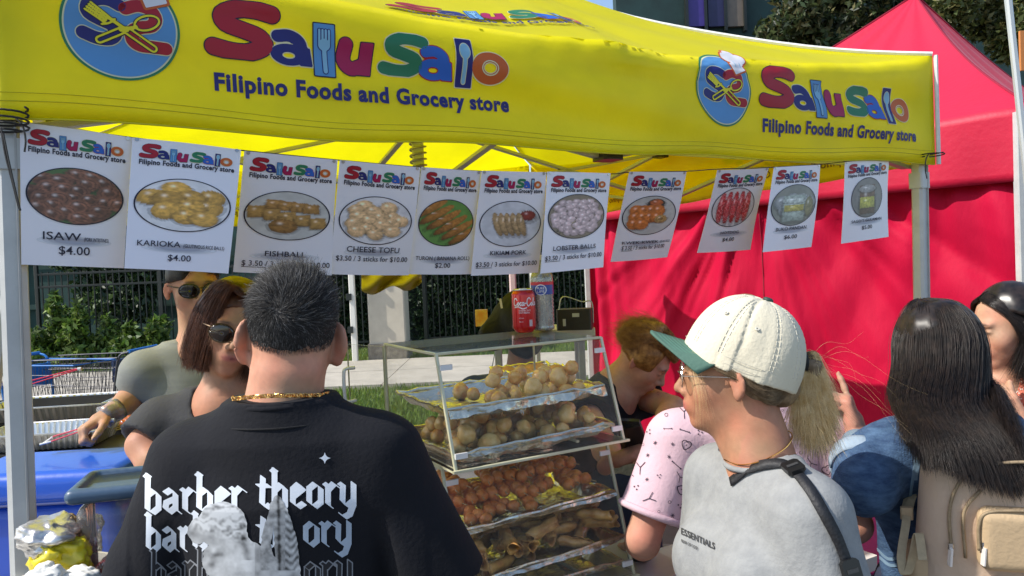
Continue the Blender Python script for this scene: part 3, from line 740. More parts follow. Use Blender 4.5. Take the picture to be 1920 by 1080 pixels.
# ------------------------------------------------------------------ menu signs
def disc_paint(X, Y, bg, blobs, seed=0, gloss=.5):
    n = len(X); c = np.tile(np.array(bg, float) * 1.15, (n, 1)) * (1 + .12 * fbm(np.stack([X * 5, Y * 5, X * 0 + seed], 1), 3)[:, None])
    for (cx, cy, rx, ry, an, col, kind) in blobs:
        dx, dy = X - cx, Y - cy; u = (dx * math.cos(an) + dy * math.sin(an)) / rx; v = (-dx * math.sin(an) + dy * math.cos(an)) / ry
        if kind == 'box': q = np.maximum(np.abs(u), np.abs(v)); q = np.where(q > .8, q, (np.abs(u) ** 6 + np.abs(v) ** 6) ** (1 / 6))
        else: q = np.hypot(u, v)
        inn = q < 1; sh = .55 + .55 * np.sqrt(np.clip(1 - q * q, 0, 1)) + .16 * (dy / ry)
        tex = 1 + .38 * fbm(np.stack([X * 14 + cx * 9, Y * 14, X * 0 + seed + cx], 1), 3)
        k = np.array(col)[None] * (sh * tex)[:, None]
        if kind == 'ring': k *= np.where((q < .42) | ((q > .62) & (q < .74)), .45, 1)[:, None]
        if kind == 'stripe': k += (np.abs(((u * 2.4) % 1) - .5) < .10)[:, None] * .25
        spc = np.exp(-(((dx / rx + .25) ** 2 + (dy / ry - .4) ** 2) / .03)) * gloss; k = k + spc[:, None]
        c[inn] = k[inn]
        rim = (q >= 1) & (q < 1.22) & (dy < .3 * ry); c[rim] *= .62
    return np.clip(c, 0.003, 1)
def rr(seed): return np.random.default_rng(seed)
def balls(seed, n, rx, col, kind='o', sx=.75, sy=.6, jit=.25, an=0):
    r = rr(seed); out = []; pts = []
    for _ in range(n * 30):
        if len(pts) >= n: break
        x, y = (r.random() * 2 - 1) * sx, (r.random() * 2 - 1) * sy
        if (x / sx) ** 2 + (y / sy) ** 2 > 1: continue
        if all(math.hypot(x - a, y - b) > rx * 1.15 for a, b in pts): pts.append((x, y))
    for x, y in sorted(pts, key=lambda q: -q[1]):
        c = np.array(col) * (1 + jit * (r.random() * 2 - 1)); out.append((x, y, rx * (1 + .2 * r.random()), rx * (.95 + .2 * r.random()), an if an else r.random() * 3, tuple(c), kind))
    return out
sk = (0.75, .6, .4)
MENU = [
 dict(q=((37, 228), (248, 258), (40, 496), (232, 503)), name='ISAW', sub='(PORK INTESTINES)', price='$4.00', hue='picturing dark grilled coils, beside the left post', bg=(.06, .12, .03), bl=balls(1, 26, .25, (.24, .09, .05), 'ring', .98, .85), npos=.36, ns=.105, pu=0),
 dict(q=((248, 258), (452, 281), (233, 503), (428, 513)), name='KARIOKA', sub='(GLUTINOUS RICE BALLS)', price='$4.00', hue='picturing golden glazed balls on white', bg=(.66, .63, .62), bl=balls(2, 14, .30, (.60, .32, .05), 'o', .75, .62), npos=.30, ns=.08, pu=0),
 dict(q=((458, 283), (633, 300), (437, 510), (622, 516)), name='FISHBALL', sub='', price='$ 3.50 / 3 sticks for $10.00', hue='picturing glazed tan fish balls on sticks', bg=(.46, .45, .43), bl=[(-.35 + i * .3, .45 - .04 * i, .2, .2, 0, (.40, .21, .06), 'box') for i in range(4)] + [(-.75 + i * .37, .12 - .1 * i, .21, .24, .1, (.42, .24, .07), 'box') for i in range(5)] + [(-.1, -.45, .35, .3, 0, (.30, .15, .04), 'o')], npos=.5, ns=.085, pu=1),
 dict(q=((637, 300), (788, 314), (619, 514), (766, 516)), name='CHEESE TOFU', sub='', price='$3.50 / 3 sticks for $10.00', hue='picturing pale round tofu pieces on white', bg=(.62, .60, .62), bl=balls(4, 20, .23, (.78, .50, .26), 'o', .78, .66, .08), npos=.5, ns=.095, pu=0),
 dict(q=((790, 313), (902, 321), (766, 514), (885, 514)), name='TURON ( BANANA ROLL)', sub='', price='$2.00', hue='picturing brown fried banana rolls on a green leaf', bg=(.10, .24, .05), bl=[(-.4 + .28 * k, .35 - .22 * k, .75, .16, .62, (.36, .15, .03), 'o') for k in range(-1, 5)], npos=.5, ns=.07, pu=0),
 dict(q=((903, 320), (1024, 323), (883, 517), (1009, 511)), name='KIKIAM PORK', sub='', price='$3.50 / 3 sticks for $10.00', hue='picturing tan sausages beside a small bowl of red sauce', bg=(.52, .52, .56), bl=[(.55, .35, .36, .30, 0, (.6, .6, .62), 'o'), (.55, .38, .27, .22, 0, (.22, .03, .02), 'o')] + [(-.45 + .2 * k, -.02 - .0 * k, .13, .55, .28, (.42, .27, .13), 'o') for k in range(5)], npos=.5, ns=.08, pu=1),
 dict(q=((1026, 322), (1145, 325), (1013, 513), (1131, 501)), name='LOBSTER BALLS', sub='', price='$3.50 / 3 sticks for $10.00', hue='picturing a heap of pale pink balls on sticks', bg=(.20, .15, .10), bl=[(-.5, -.5, .7, .03, .6, (.5, .38, .2), 'o'), (-.4, -.62, .7, .03, .6, (.5, .38, .2), 'o')] + balls(7, 46, .145, (.58, .42, .42), 'o', .85, .8, .12), npos=.5, ns=.085, pu=1),
 dict(q=((1180, 322), (1287, 322), (1145, 491), (1251, 482)), name='KWEK-KWEK', sub='(QUAIL EGGS)', price='$ 3.50 / 3 sticks for $10.00', hue='picturing orange coated eggs and a bowl', bg=(.42, .42, .40), bl=[(.15, .62, .35, .25, 0, (.05, .06, .05), 'o'), (.15, .66, .26, .18, 0, (.5, .13, .04), 'o')] + [(-.55 + .28 * (k % 4), .25 - .35 * (k // 4), .26, .3, .3, (.58, .17, .03), 'o') for k in range(10)] + [(.45, -.2, .25, .22, 0, (.5, .3, .1), 'ring')], npos=.42, ns=.06, pu=1),
 dict(q=((1345, 319), (1441, 315), (1307, 474), (1407, 468)), name='HOTDOG', sub='', price='$4.00', hue='picturing bright red scored sausages', bg=(.55, .50, .50), bl=[(-.62 + .31 * k, 0, .17, .85, 0, (.50, .02, .03), 'stripe') for k in range(5)], npos=.5, ns=.06, pu=0),
 dict(q=((1451, 314), (1538, 309), (1430, 473), (1521, 463)), name='BUKO PANDAN', sub='', price='$6.00', hue='picturing a cup of pale green dessert', bg=(.20, .20, .17), bl=balls(10, 12, .3, (.32, .33, .33), 'o', .8, .3) + [(0, -.15, .5, .65, 0, (.40, .46, .40), 'box'), (0, .22, .55, .16, 0, (.50, .55, .50), 'o'), (0, -.15, .45, .16, 0, (.45, .38, .08), 'box'), (.7, -.1, .2, .5, 0, (.22, .2, .1), 'o')], npos=.5, ns=.075, pu=0),
 dict(q=((1584, 304), (1667, 295), (1577, 457), (1666, 444)), name="SAGO'T GULAMAN", sub='', price='$5.00', hue='at the right post, picturing a brown iced drink', bg=(.18, .17, .16), bl=[(0, -.1, .5, .75, 0, (.14, .07, .04), 'box'), (0, .45, .55, .2, 0, (.35, .33, .32), 'o'), (0, -.25, .48, .28, 0, (.48, .45, .06), 'box')], npos=.5, ns=.065, pu=0),
]
paper = mat('laminated white paper', (0.86, 0.84, 0.90), 0.35, .02, 3, .06, 12, coat=.25, trans=.10)
photo_m = mat('printed photo', (.5, .5, .5), .4, vcol=True, coat=.2)
film = clear_mat('laminate film', (1, 1, 1), .08, .35)
greyp = [mat('printed shadow %d' % k, tuple([.80 - .11 * k] * 2 + [.84 - .105 * k]), .4) for k in range(1, 5)]
for i, s in enumerate(MENU):
    (a, b, c, d) = s['q']; D0, D1 = plane_depth(a[0]), plane_depth(b[0]); off = -.004 * (i % 2)
    TL = P(a[0], a[1], D0 + off); TR = P(b[0], b[1], D1 + off); H = .279
    C0 = P(c[0], c[1], 1.0) - CAM; C0 = C0 / 1.0
    # swing the sheet about its top edge until its lower corner lies on the sight line seen in the photo
    w = TL - CAM; A_ = C0 @ C0; B_ = C0 @ w; disc = B_ * B_ - A_ * (w @ w - H * H)
    rts = [(B_ + sg * math.sqrt(disc)) / A_ for sg in (-1, 1)] if disc > 0 else [B_ / A_]
    best = min(rts, key=lambda q: abs((CAM + C0 * q - TL) @ unit(TR - TL)) + .6 * abs(((CAM + C0 * q - TL) @ Nn)))
    BL = CAM + C0 * best
    if i > 0 or True:
        # keep it hanging near the plane when the two agree
        BLp = P(c[0], c[1], plane_depth(c[0]) + off)
        if np.linalg.norm(BLp - BL) < .06: BL = BLp
    BR = P(d[0], d[1], D1 + (np.dot(BL - TL, _F)))
    nrm = unit(np.cross(TR - TL, TL - BL))
    if nrm @ (CAM - TL) < 0: nrm = -nrm
    bend = .006 * (1 if i % 2 else -1) * (1 + .3 * (i % 3))
    def sp_(u, v, l=0.0, TL=TL, TR=TR, BL=BL, BR=BR, nrm=nrm, bend=bend):
        """u to the right, v downward"""
        p = TL * (1 - u) * (1 - v) + TR * u * (1 - v) + BL * (1 - u) * v + BR * u * v
        return p + nrm * (l + bend * math.sin(math.pi * v) * (u - .3) + .004 * math.sin(math.pi * u))
    disp = s['name'].title()
    t = thing('menu_sign', 'menu sign reading %s, %s' % (s['name'].replace('( ', '').replace(')', ''), s['hue']), 'sign', sp_(.5, 1), 'menu signs strung under the canopy')
    mesh('sheet', slab(grid(lambda u, v: sp_(u, v), 14, 18), .0006), paper, t, smooth=False)
    asp = np.linalg.norm(TR - TL) / H
    put_print('sign_header', WM_LO if i > 1 else WM, lambda x, y, l: sp_(.09 + x * .84, .150 - y * .62, l), t, .0003, .0016)
    put_print('sign_tagline', [(*fit_text('Filipino Foods and Grocery store', .07, .95, 0, .054, .034), iK, 1)], lambda x, y, l: sp_(x, .200 - y, l), t, .0003, .0014)
    # oval photograph
    oc = {0: (.5, .49), 6: (.5, .45), 7: (.49, .48), 8: (.47, .45), 9: (.5, .47), 10: (.5, .47)}.get(i, (.5, .5)); orx = {8: .40, 10: .34}.get(i, .44); ory = {3: .21, 4: .215, 5: .215, 6: .22, 10: .24, 9: .24, 8: .23, 7: .215}.get(i, .20)
    nr, na = 34, 90; v = [(0, 0)]; f = []
    for k in range(1, nr + 1):
        for q in range(na): an = 2 * math.pi * q / na; v.append((k / nr * math.cos(an), k / nr * math.sin(an)))
    for q in range(na): f.append((0, 1 + q, 1 + (q + 1) % na))
    for k in range(nr - 1):
        for q in range(na): f.append((1 + k * na + q, 1 + (k + 1) * na + q, 1 + (k + 1) * na + (q + 1) % na, 1 + k * na + (q + 1) % na))
    v = np.array(v); colr = disc_paint(v[:, 0], v[:, 1], s['bg'], s['bl'], i)
    W = lambda x, y, l: sp_(oc[0] + x * orx, oc[1] - y * ory, l)
    mesh('sign_photo', ([W(x, y, .0015) for x, y in v], up_facing(v, f)), photo_m, t, colors=colr)
    rv = []; rf = []
    for q in range(na):
        an = 2 * math.pi * q / na; rv += [(math.cos(an), math.sin(an)), (1.035 * math.cos(an), 1.035 * math.sin(an))]; n2 = (q + 1) % na; rf.append((2 * q, 2 * q + 1, 2 * n2 + 1, 2 * n2))
    mesh('photo_rim', ([W(x, y, .0019) for x, y in rv], rf), INKS[iK], t)
    # grey drop shadow printed behind the name
    ny = {0: .80, 1: .815, 2: .835, 3: .775, 4: .845, 5: .79, 6: .775, 7: .79, 8: .76, 9: .755, 10: .755}[i]
    gs = G()
    for k in range(4):
        th = [2 * math.pi * q / 32 for q in range(32)]; R_ = 1 - .15 * k
        gs.add(([sp_(.5 + .36 * R_ * math.cos(a_), ny + .018 + .037 * R_ * math.sin(a_), .0010 + .0002 * k) for a_ in th], [tuple(range(31, -1, -1))]), k)
    mesh('printed_shadow', gs.vf, greyp, t, fmat=gs.m)
    ls = []
    nm_w = {0: .36, 1: .40, 2: .42, 3: .66, 4: .86, 5: .53, 6: .68, 7: .62, 8: .35, 9: .62, 10: .66}[i]
    x0 = {0: .20, 1: .10, 7: .12}.get(i, .5 - nm_w / 2)
    ls.append((*fit_text(s['name'], x0, x0 + nm_w, -ny - .012, s['ns'] * .75, .006), iK, 1))
    if s['sub']: ls.append((*fit_text(s['sub'], x0 + nm_w + .03, {0: .83, 1: .93, 7: .95}[i], -ny - .012, .038, .008), iK, 1))
    py_ = {0: .915, 1: .93, 2: .935, 3: .87, 4: .93, 5: .915, 6: .88, 7: .868, 8: .865, 9: .87, 10: .86}[i]
    pw = {0: .30, 1: .22, 4: .24, 8: .22, 9: .26, 10: .22}.get(i, .9 if i != 7 else .74)
    ps = .085 if i == 0 else .065; px0 = {2: .07}.get(i, .5 - pw / 2)
    ls.append((*fit_text(s['price'], px0, px0 + pw, -py_, ps, .008), iK, 1))
    if s['pu']:
        uw = pw * (.25 if i != 2 else .27); ls.append((np.array([(px0, -py_ - .014), (px0 + uw, -py_ - .014), (px0 + uw, -py_ - .009), (px0, -py_ - .009)]), [(0, 1, 2, 3)], iK, 1))
    put_print('sign_lettering', ls, lambda x, y, l: sp_(x, -y, l), t, .0003, .0022)
    for u_ in (.04, .96): mesh('eyelet', lathe(sp_(u_, .012, .001), [(.004, -.0008), (.004, .0008), (.002, .0009)], 10, axis=nrm), mat('eyelet steel', (.5, .5, .5), .3, metal=.9), t)
# ================================================================== the red canopy next door
redf = mat('red canopy fabric', (0.62, 0.004, 0.045), 0.55, 0.05, 3, 0.5, 30, trans=.18, sheen=.08)
redw = mat('red side wall fabric', (0.52, 0.002, 0.040), 0.68, 0.06, 2.5, 1.0, 22, trans=.12, stretch=(1, 1, .4), spec=.2)
RL, RR_ = V3(0.60, 6.34, 0), V3(2.79, 4.06, 0)
re_ = unit(RR_ - RL); rn = V3(-re_[1], re_[0], 0); rlen = np.linalg.norm(RR_ - RL)
RC = [RL, RR_, RR_ + rn * 3, RL + rn * 3]; rpk = V3(3.2, 5.9, 3.67); RE, RB = 2.46, 2.06
red = thing('canopy_tent', 'red pop-up canopy with a peaked roof standing beside the yellow one', 'canopy', (RL + RR_) / 2)
for k in range(4):
    a, b = RC[k], RC[(k + 1) % 4]; out = unit(np.cross(b - a, V3(0, 0, 1)))
    def rv_(u, v, a=a, b=b, out=out):
        return a + (b - a) * u + out * (.02 + .014 * math.sin(u * 19) * (1 - v) + .01 * math.sin(u * 43 + 2) * (1 - v)) * min(1, 18 * min(u, 1 - u)) + V3(0, 0, RB + (RE - RB) * v - .03 * math.sin(math.pi * u) * v)
    mesh('valance', slab(grid(rv_, 60, 8), .001), redf, red, smooth=True)
    def rr_(u, v):
        e = rv_(u, 1.0); q = e + (rpk - e) * v
        # the cloth sags between the ribs and pulls into creases from the peak
        return q + V3(0, 0, -.10 * math.sin(math.pi * v) - .05 * math.sin(math.pi * u) * math.sin(math.pi * v) + .018 * math.sin(u * 26) * v * (1 - v) * 3)
    mesh('roof_panel', grid(rr_, 50, 24), redf, red, smooth=True)
    mesh('hip_seam', tube([rr_(0.0, v) + V3(0, 0, .006) for v in np.linspace(0, 1, 16)], .008, 5), mat('dark red binding', (.25, .0, .02), .6), red)
    mesh('post', beam(a - out * .05, a - out * .05 + V3(0, 0, RE - .03), .045, .045), alu, red)
def rwall(u, v):
    """u along the wall, v up; folds fan out from where the cloth is tied up"""
    d = 0.0
    for cu, cv, amp, fr in ((.47, 1.12, .040, 46), (.88, 1.2, .022, 60), (.02, 1.15, .03, 40)):
        du, dv = (u - cu) * 3.1, (cv - v) * 2.0; ang = math.atan2(du, max(.03, dv)); rad = math.hypot(du, dv)
        d += amp * math.sin(ang * fr * .36 + cu * 5) * math.exp(-rad * .75) * min(1, rad * 2.2)
    du, dv = (u - .50) * 3.1, (1.0 - v) * 2.0 + .25; ang = math.atan2(du, dv); rad = math.hypot(du, dv)
    d += .032 * (1 - 2 * abs(vn1(ang * 5.5, rad * .55, 9.0))) * min(1, rad) + .012 * (1 - 2 * abs(vn1(ang * 15, rad * 1.1, 4.0)))
    d += .007 * math.sin(u * 37 + v * 3 + 2 * math.sin(v * 5)) + .02 * math.sin(u * 9 + 1)
    d += .012 * (1 - abs(vn1(u * 9, v * 3.2, 1.0)) * 2) + .007 * (1 - abs(vn1(u * 24, v * 8, 5.0)) * 2)
    if u < .14: d += .035 * math.sin(u * 130) * (1 - u / .14)
    return RL + re_ * (u * rlen) + rn * (.05 + d) + V3(0, 0, .03 + v * 2.22)
rw = mesh('side_wall', slab(grid(rwall, 190, 70), .001), redw, red, smooth=True)
for u in (.5, .985): mesh('wall_seam', tube([rwall(u, v) - rn * .004 for v in np.linspace(0, 1, 40)], .0035, 4), mat('dark red binding'), red)
mesh('side_wall', slab(grid(lambda u, v: RC[3] + (RC[2] - RC[3]) * u + rn * .02 * math.sin(u * 40) + V3(0, 0, .03 + v * 2.2), 60, 4), .001), redw, red, smooth=True)
# pink pole between the stalls and the white pole at the wall's edge
pp = P(963, 600, 6.6); tag(mesh('pole', beam((pp[0], pp[1], 0), (pp[0] + .01, pp[1], 2.3), .06, .06, bev=.2), mat('pale pink pole', (.62, .45, .42), .5), smooth=False), 'pale pinkish pole standing behind the drink can and bottle', 'pole')
gpole = mesh('pole', beam(P(1950, 560, 2.6), P(1884, -60, 2.6), .021, .021, bev=.25), mat('dull grey metal', (.50, .52, .52), .35, metal=.3)); tag(gpole, 'slim grey metal pole leaning across the red roof at the right edge', 'pole')
tag(mesh('notice_board', box(P(1925, 95, 2.7), (.05, .01, .14), bev=.05), mat('orange board', (.55, .20, .05), .6)), 'narrow orange board beside the leaning grey pole', 'board')

# ================================================================== acrylic display case with food
acr = clear_mat('clear acrylic', (0.99, 0.99, 0.98), .04, .05, .03, (.8, .78, .7))
acre = mat('acrylic edge', (0.62, 0.60, 0.40), .15, .1, 10, coat=.6)
K0 = V3(-0.177, 1.70, 0)
def kc(a, b, h): return K0 + E * a + Nn * b + V3(0, 0, h)
KW, KD = .455, .335

def plate(p, th=.005):
    """flat acrylic plate through 4 corners, with its bright edges"""
    p = [np.asarray(q, float) for q in p]; n = unit(np.cross(p[1] - p[0], p[3] - p[0])) * th / 2
    v = [q + n for q in p] + [q - n for q in p]
    return v, [(0, 1, 2, 3), (7, 6, 5, 4)] + [(i, (i + 4), (i + 1) % 4 + 4, (i + 1) % 4) for i in range(4)]
def acryl(p, parent, name='panel', th=.005):
    v, f = plate(p, th); return mesh(name, (v, f), [acr, acre], parent, fmat=[0, 0, 1, 1, 1, 1])
FOIL = mat('crumpled foil', (0.86, 0.79, 0.62), .22, .06, 20, 1.0, 45, metal=.95)
def casebox(name, label, ht, hb, f0, f1):
    t = thing(name, label, 'display case', kc(KW / 2, KD / 2, hb), 'stacked clear display cases')
    acryl([kc(0, f0, ht), kc(KW, f0, ht), kc(KW, KD, ht), kc(0, KD, ht)], t, 'top_panel')
    acryl([kc(-.01, f1 - .01, hb), kc(KW + .01, f1 - .01, hb), kc(KW + .01, KD, hb), kc(-.01, KD, hb)], t, 'floor_panel')
    acryl([kc(0, f1, hb + .004), kc(KW, f1, hb + .004), kc(KW, f0, ht - .004), kc(0, f0, ht - .004)], t, 'front_panel')
    for a in (0, KW): acryl([kc(a, f1 + .002, hb + .004), kc(a, KD, hb + .004), kc(a, KD, ht - .004), kc(a, f0 + .002, ht - .004)], t, 'side_panel')
    if ht < 1.4: acryl([kc(0, KD, hb + .004), kc(KW, KD, hb + .004), kc(KW, KD, ht - .004), kc(0, KD, ht - .004)], t, 'rear_panel')
    for a, sg in ((0, 1), (KW, -1)):
        mesh('edge_strip', beam(kc(a, f0, ht), kc(a, f1, hb), .007, .007), acre, t)
        mesh('edge_strip', beam(kc(a, KD, ht), kc(a, KD, hb), .006, .006), acre, t)
        for h_ in (ht - .03, hb + .03): mesh('clip', box(kc(a + sg * .016, f0 + (f1 - f0) * (ht - h_) / (ht - hb) - .006, h_), (.03, .006, .012), np.stack([E, Nn, V3(0, 0, 1)], 1), bev=.15), mat('clear clip plastic', (.8, .8, .78), .15, coat=.5), t)
    mesh('edge_strip', beam(kc(0, f0, ht), kc(KW, f0, ht), .006, .006), acre, t); mesh('edge_strip', beam(kc(-.01, f1 - .008, hb), kc(KW + .01, f1 - .008, hb), .008, .006), acre, t)
    mesh('edge_strip', beam(kc(0, f0, ht), kc(0, KD, ht), .007, .006), acre, t)
    for a in (.10, .34): mesh('tray_rest', beam(kc(a, f1 + .03, hb + .008), kc(a, KD - .02, hb + .008), .008, .006), acre, t)
    return t
case1 = casebox('display_case', 'upper clear acrylic display case holding trays of pale rice balls', 1.531, 1.283, 0, -.078)
case2 = casebox('display_case', 'lower clear acrylic display case with orange egg skewers and fried rolls', 1.272, .955, -.004, -.098)
# rear door of the upper case, swung open to the left, with its handle
d0 = kc(-.004, KD + .004, 0); dd = unit(V3(-.55, .55, 0)); dn = V3(dd[1], -dd[0], 0)
acryl([d0 + V3(0, 0, 1.29), d0 + dd * .17 + V3(0, 0, 1.29), d0 + dd * .17 + V3(0, 0, 1.525), d0 + V3(0, 0, 1.525)], case1, 'door')
hp = [d0 + dd * .14 + V3(0, 0, z) - dn * q for z, q in ((1.37, 0), (1.37, .028), (1.385, .035), (1.445, .035), (1.46, .028), (1.46, 0))]
mesh('handle', tube(spline(hp, 4), .005, 8), mat('clear clip plastic'), case1)
def tray(name, label, a0, a1, b0, b1, h, parentless=True, skirt=.02, tilt=0.0, seed=0):
    """aluminium tray lined with crumpled foil; the foil hangs over the rim in tatters"""
    t = thing(name, label, 'tray', kc((a0 + a1) / 2, (b0 + b1) / 2, h - .03), 'foil lined food trays')
    r = rr(seed)
    def fn(u, v):
        du, dv = abs(2 * u - 1), abs(2 * v - 1); e = max(du, dv)
        a = a0 + (a1 - a0) * u; b = b0 + (b1 - b0) * v
        z = -.028 if e < .86 else (-.028 + .028 * (e - .86) / .10 if e < .96 else 0)
        p = kc(a, b, h + z + tilt * (u - .5)); q = p * 28
        return p + V3(0, 0, .0045 * fb1(q[0], q[1], q[2], 3, seed))
    mesh('liner', slab(grid(fn, 56, 40), .0008), FOIL, t, smooth=False)
    rim = [kc(a, b, h + .002 + tilt * ((a - a0) / (a1 - a0) - .5)) for a, b in ((a0, b0), (a1, b0), (a1, b1), (a0, b1))]
    rp = []
    for k in range(4):
        for s in np.linspace(0, 1, 14, endpoint=False): rp.append(rim[k] + (rim[(k + 1) % 4] - rim[k]) * s + V3(0, 0, .002 * r.normal()) + Nn * .0015 * r.normal())
    mesh('rim', tube(rp, .0042, 6, closed=True), FOIL, t)
    def sk(u, v):
        a = a0 + (a1 - a0) * u; dep = skirt * (.45 + .55 * (vn1(u * 7 + seed * 3, .5, seed) + .5) + .25 * vn1(u * 31, .5, seed))
        p = kc(a, b0 - .004 - .008 * v, h + tilt * (u - .5) - dep * v); q = p * 40
        return p + Nn * .007 * fb1(q[0] * .6, q[1] * .6, q[2] * .6, 3, seed)
    mesh('foil_skirt', slab(grid(sk, 70, 6), .0006), FOIL, t)
    return t
tray('food_tray', 'top foil tray, half empty, with pale rice balls at its right', .012, .44, -.025, .30, 1.408, skirt=.020, tilt=.006, seed=1)
tray('food_tray', 'second foil tray full of round tan rice balls', .012, .445, -.050, .29, 1.314, skirt=.009, tilt=.012, seed=2)
tray('food_tray', 'third foil tray heaped with orange egg skewers', .012, .445, -.045, .29, 1.142, skirt=.008, tilt=.012, seed=3)
tray('food_tray', 'lowest foil tray filled with brown fried wrapper rolls', .012, .445, -.070, .28, 1.035, skirt=.009, tilt=.014, seed=4)
tray('food_tray', 'flat foil tray lying on the case floor beneath the rolls', .02, .44, -.075, .27, .985, skirt=.006, tilt=.0, seed=5)
def blob(r, seed, sq=(1, 1, 1), amp=.10, n=14, m=10):
    v = []; f = []
    for i in range(m + 1):
        ph = math.pi * i / m
        for k in range(n): th = 2 * math.pi * k / n; v.append([math.sin(ph) * math.cos(th), math.sin(ph) * math.sin(th), math.cos(ph)])
    v = np.array(v); v *= (1 + amp * fbm(v * 1.6 + seed * 7.3, 3, seed))[:, None]; v = v * r * np.array(sq)
    for i in range(m):
        for k in range(n): f.append((i * n + k, (i + 1) * n + k, (i + 1) * n + (k + 1) % n, i * n + (k + 1) % n))
    return v, f
riceA = mat('pale glazed dough', (0.78, 0.44, 0.11), .26, .22, 40, .25, 90, col2=(0.90, 0.62, 0.23), sss=.15, coat=.3)
riceB = mat('browned glazed dough', (0.68, 0.28, 0.04), .25, .2, 35, .3, 90, col2=(0.86, 0.56, 0.17), sss=.15, coat=.3)
eggM = mat('orange egg batter', (0.72, 0.19, 0.03), .35, .2, 60, .8, 120, col2=(0.90, 0.36, 0.08), coat=.2)
rollM = mat('fried wrapper', (0.42, 0.18, 0.04), .32, .4, 30, .7, 80, col2=(0.80, 0.48, 0.15), coat=.3)
stickM = mat('bamboo stick', (0.62, 0.46, 0.24), .6, .15, 60)
def proto(name, vf, m, smooth=True):
    o = mesh(name, vf, m, smooth=smooth, origin=(0, 0, 0)); COL.objects.unlink(o); return o
RB_ = [proto('rice_ball', blob(.0225 * (.86 + .07 * ((k * 3) % 5)), k, (1, 1 - .09 * (k % 3), .84), .17, 20, 14), riceA if k % 2 else riceB) for k in range(6)]
def pile(n, a0, a1, b0, b1, h, r, seed, tilt=0, tight=1.75):
    rg = rr(seed); pts = []
    for _ in range(n * 40):
        if len(pts) >= n: break
        a, b = a0 + (a1 - a0) * rg.random(), b0 + (b1 - b0) * rg.random(); z = 0.0; sup = 0
        for (x, y, w) in pts:
            d2 = (a - x) ** 2 + (b - y) ** 2
            if d2 < (tight * r) ** 2: z = max(z, w + math.sqrt(max(0, (tight * r) ** 2 - d2))); sup += 1
        if z < r * 2.6: pts.append((a, b, z))
    return [(kc(a, b, h + z + r * .8 + tilt * ((a - .22) / .43))) for a, b, z in pts]
def scatter(protos, pts, label, cat, group, seed):
    rg = rr(seed)
    for i, p in enumerate(pts):
        o = protos[i % len(protos)].copy(); COL.objects.link(o); o.location = Vector(p); o.rotation_euler = tuple(rg.random(3) * 6.28); s = .88 + .22 * rg.random(); o.scale = (s, s, s)
        tag(o, label, cat, group)
scatter(RB_, pile(28, .16, .43, .0, .23, 1.383, .022, 3), 'pale sticky rice ball heaped in the top tray of the case', 'rice ball', 'rice balls in the top tray', 3)
scatter(RB_[::-1], pile(62, .035, .42, -.025, .24, 1.290, .022, 4), 'round glazed rice ball in the second tray of the case', 'rice ball', 'rice balls in the second tray', 4)
# skewers of orange eggs: stick + four eggs
def skewer(name, lab, n, r, m, L, group, seed):
    t = thing(name, lab, 'skewer', (0, 0, 0), group)
    mesh('stick', tube([(0, -.03, 0), (0, L, 0)], .0014, 5), stickM, t)
    for k in range(n): v, f = blob(r, seed + k, (1, .98, .95), .13, 12, 9); mesh('egg', (v + [0, .005 + k * r * 1.75, 0], f), m, t, smooth=True)
    return t
SK = [skewer('egg_skewer', 'skewer of orange battered quail eggs in the third tray', 4, .0165, eggM, .15, 'orange egg skewers', 11 * k) for k in range(3)]
rg = rr(9)
def layout(prs, spots):
    for i, (p, rot) in enumerate(spots):
        o = prs[i] if i < len(prs) else copy_tree(prs[i % len(prs)])
        o.location = Vector(p); o.rotation_euler = rot
sp3 = []
for i in range(36):
    a = .045 + .375 * ((i * 5) % 13) / 12; lay = i // 13
    sp3.append((kc(a, -.005 + .05 * rg.random() + .05 * lay + (.03 if a > .25 else 0), 1.132 + .027 * lay + (.022 if a > .24 else 0) + .012 * (a / .4)), (-.04 + .16 * rg.random(), rg.random() * 6, .51 + (rg.random() - .5) * .7)))
layout(SK, sp3)
def roll(seed):
    """a fried wrapper roll: a folded tube with ragged ends"""
    r = rr(seed); g = G()
    def f(u, v):
        an = u * 2 * math.pi * 1.35; rad = .0125 + .0035 * u + .0015 * math.sin(v * 14 + seed); l = (v - .5) * (.085 + .01 * math.sin(an * 2))
        return V3(rad * math.cos(an), l, rad * math.sin(an) * .75) + .0022 * V3(*[float(q) for q in fbm(np.array([[u * 4, v * 5, seed + 1.5 * c] for c in range(3)]), 2)])
    return slab(grid(f, 22, 10), .0016)
RO = [proto('wrapper_roll', roll(k), rollM, True) for k in range(5)]
rg = rr(12); i = 0
for k in range(64):
    a = .045 + .375 * rg.random(); b = -.035 + .20 * rg.random(); lay = k // 24
    o = RO[k % 5].copy(); COL.objects.link(o); o.location = Vector(kc(a, b, 1.030 + .028 * lay + .012 * (a / .4))); o.rotation_euler = ((rg.random() - .5) * .7, rg.random() * 6, rg.random() * 3.1); tag(o, 'brown fried wrapper roll in the lowest tray of the case', 'fried roll', 'fried rolls in the lowest tray')
fl = tray('food_tray', 'foil tray of orange food behind the display case', .42, .62, .36, .55, 1.40, skirt=.01, seed=8)
mesh('filling', slab(grid(lambda u, v: kc(.44 + .16 * u, .38 + .15 * v, 1.395 + .012 * math.sin(u * 9) * math.sin(v * 7)), 20, 20), .01), mat('orange food', (.6, .25, .05), .4, .4, 30, .6, 60), fl)

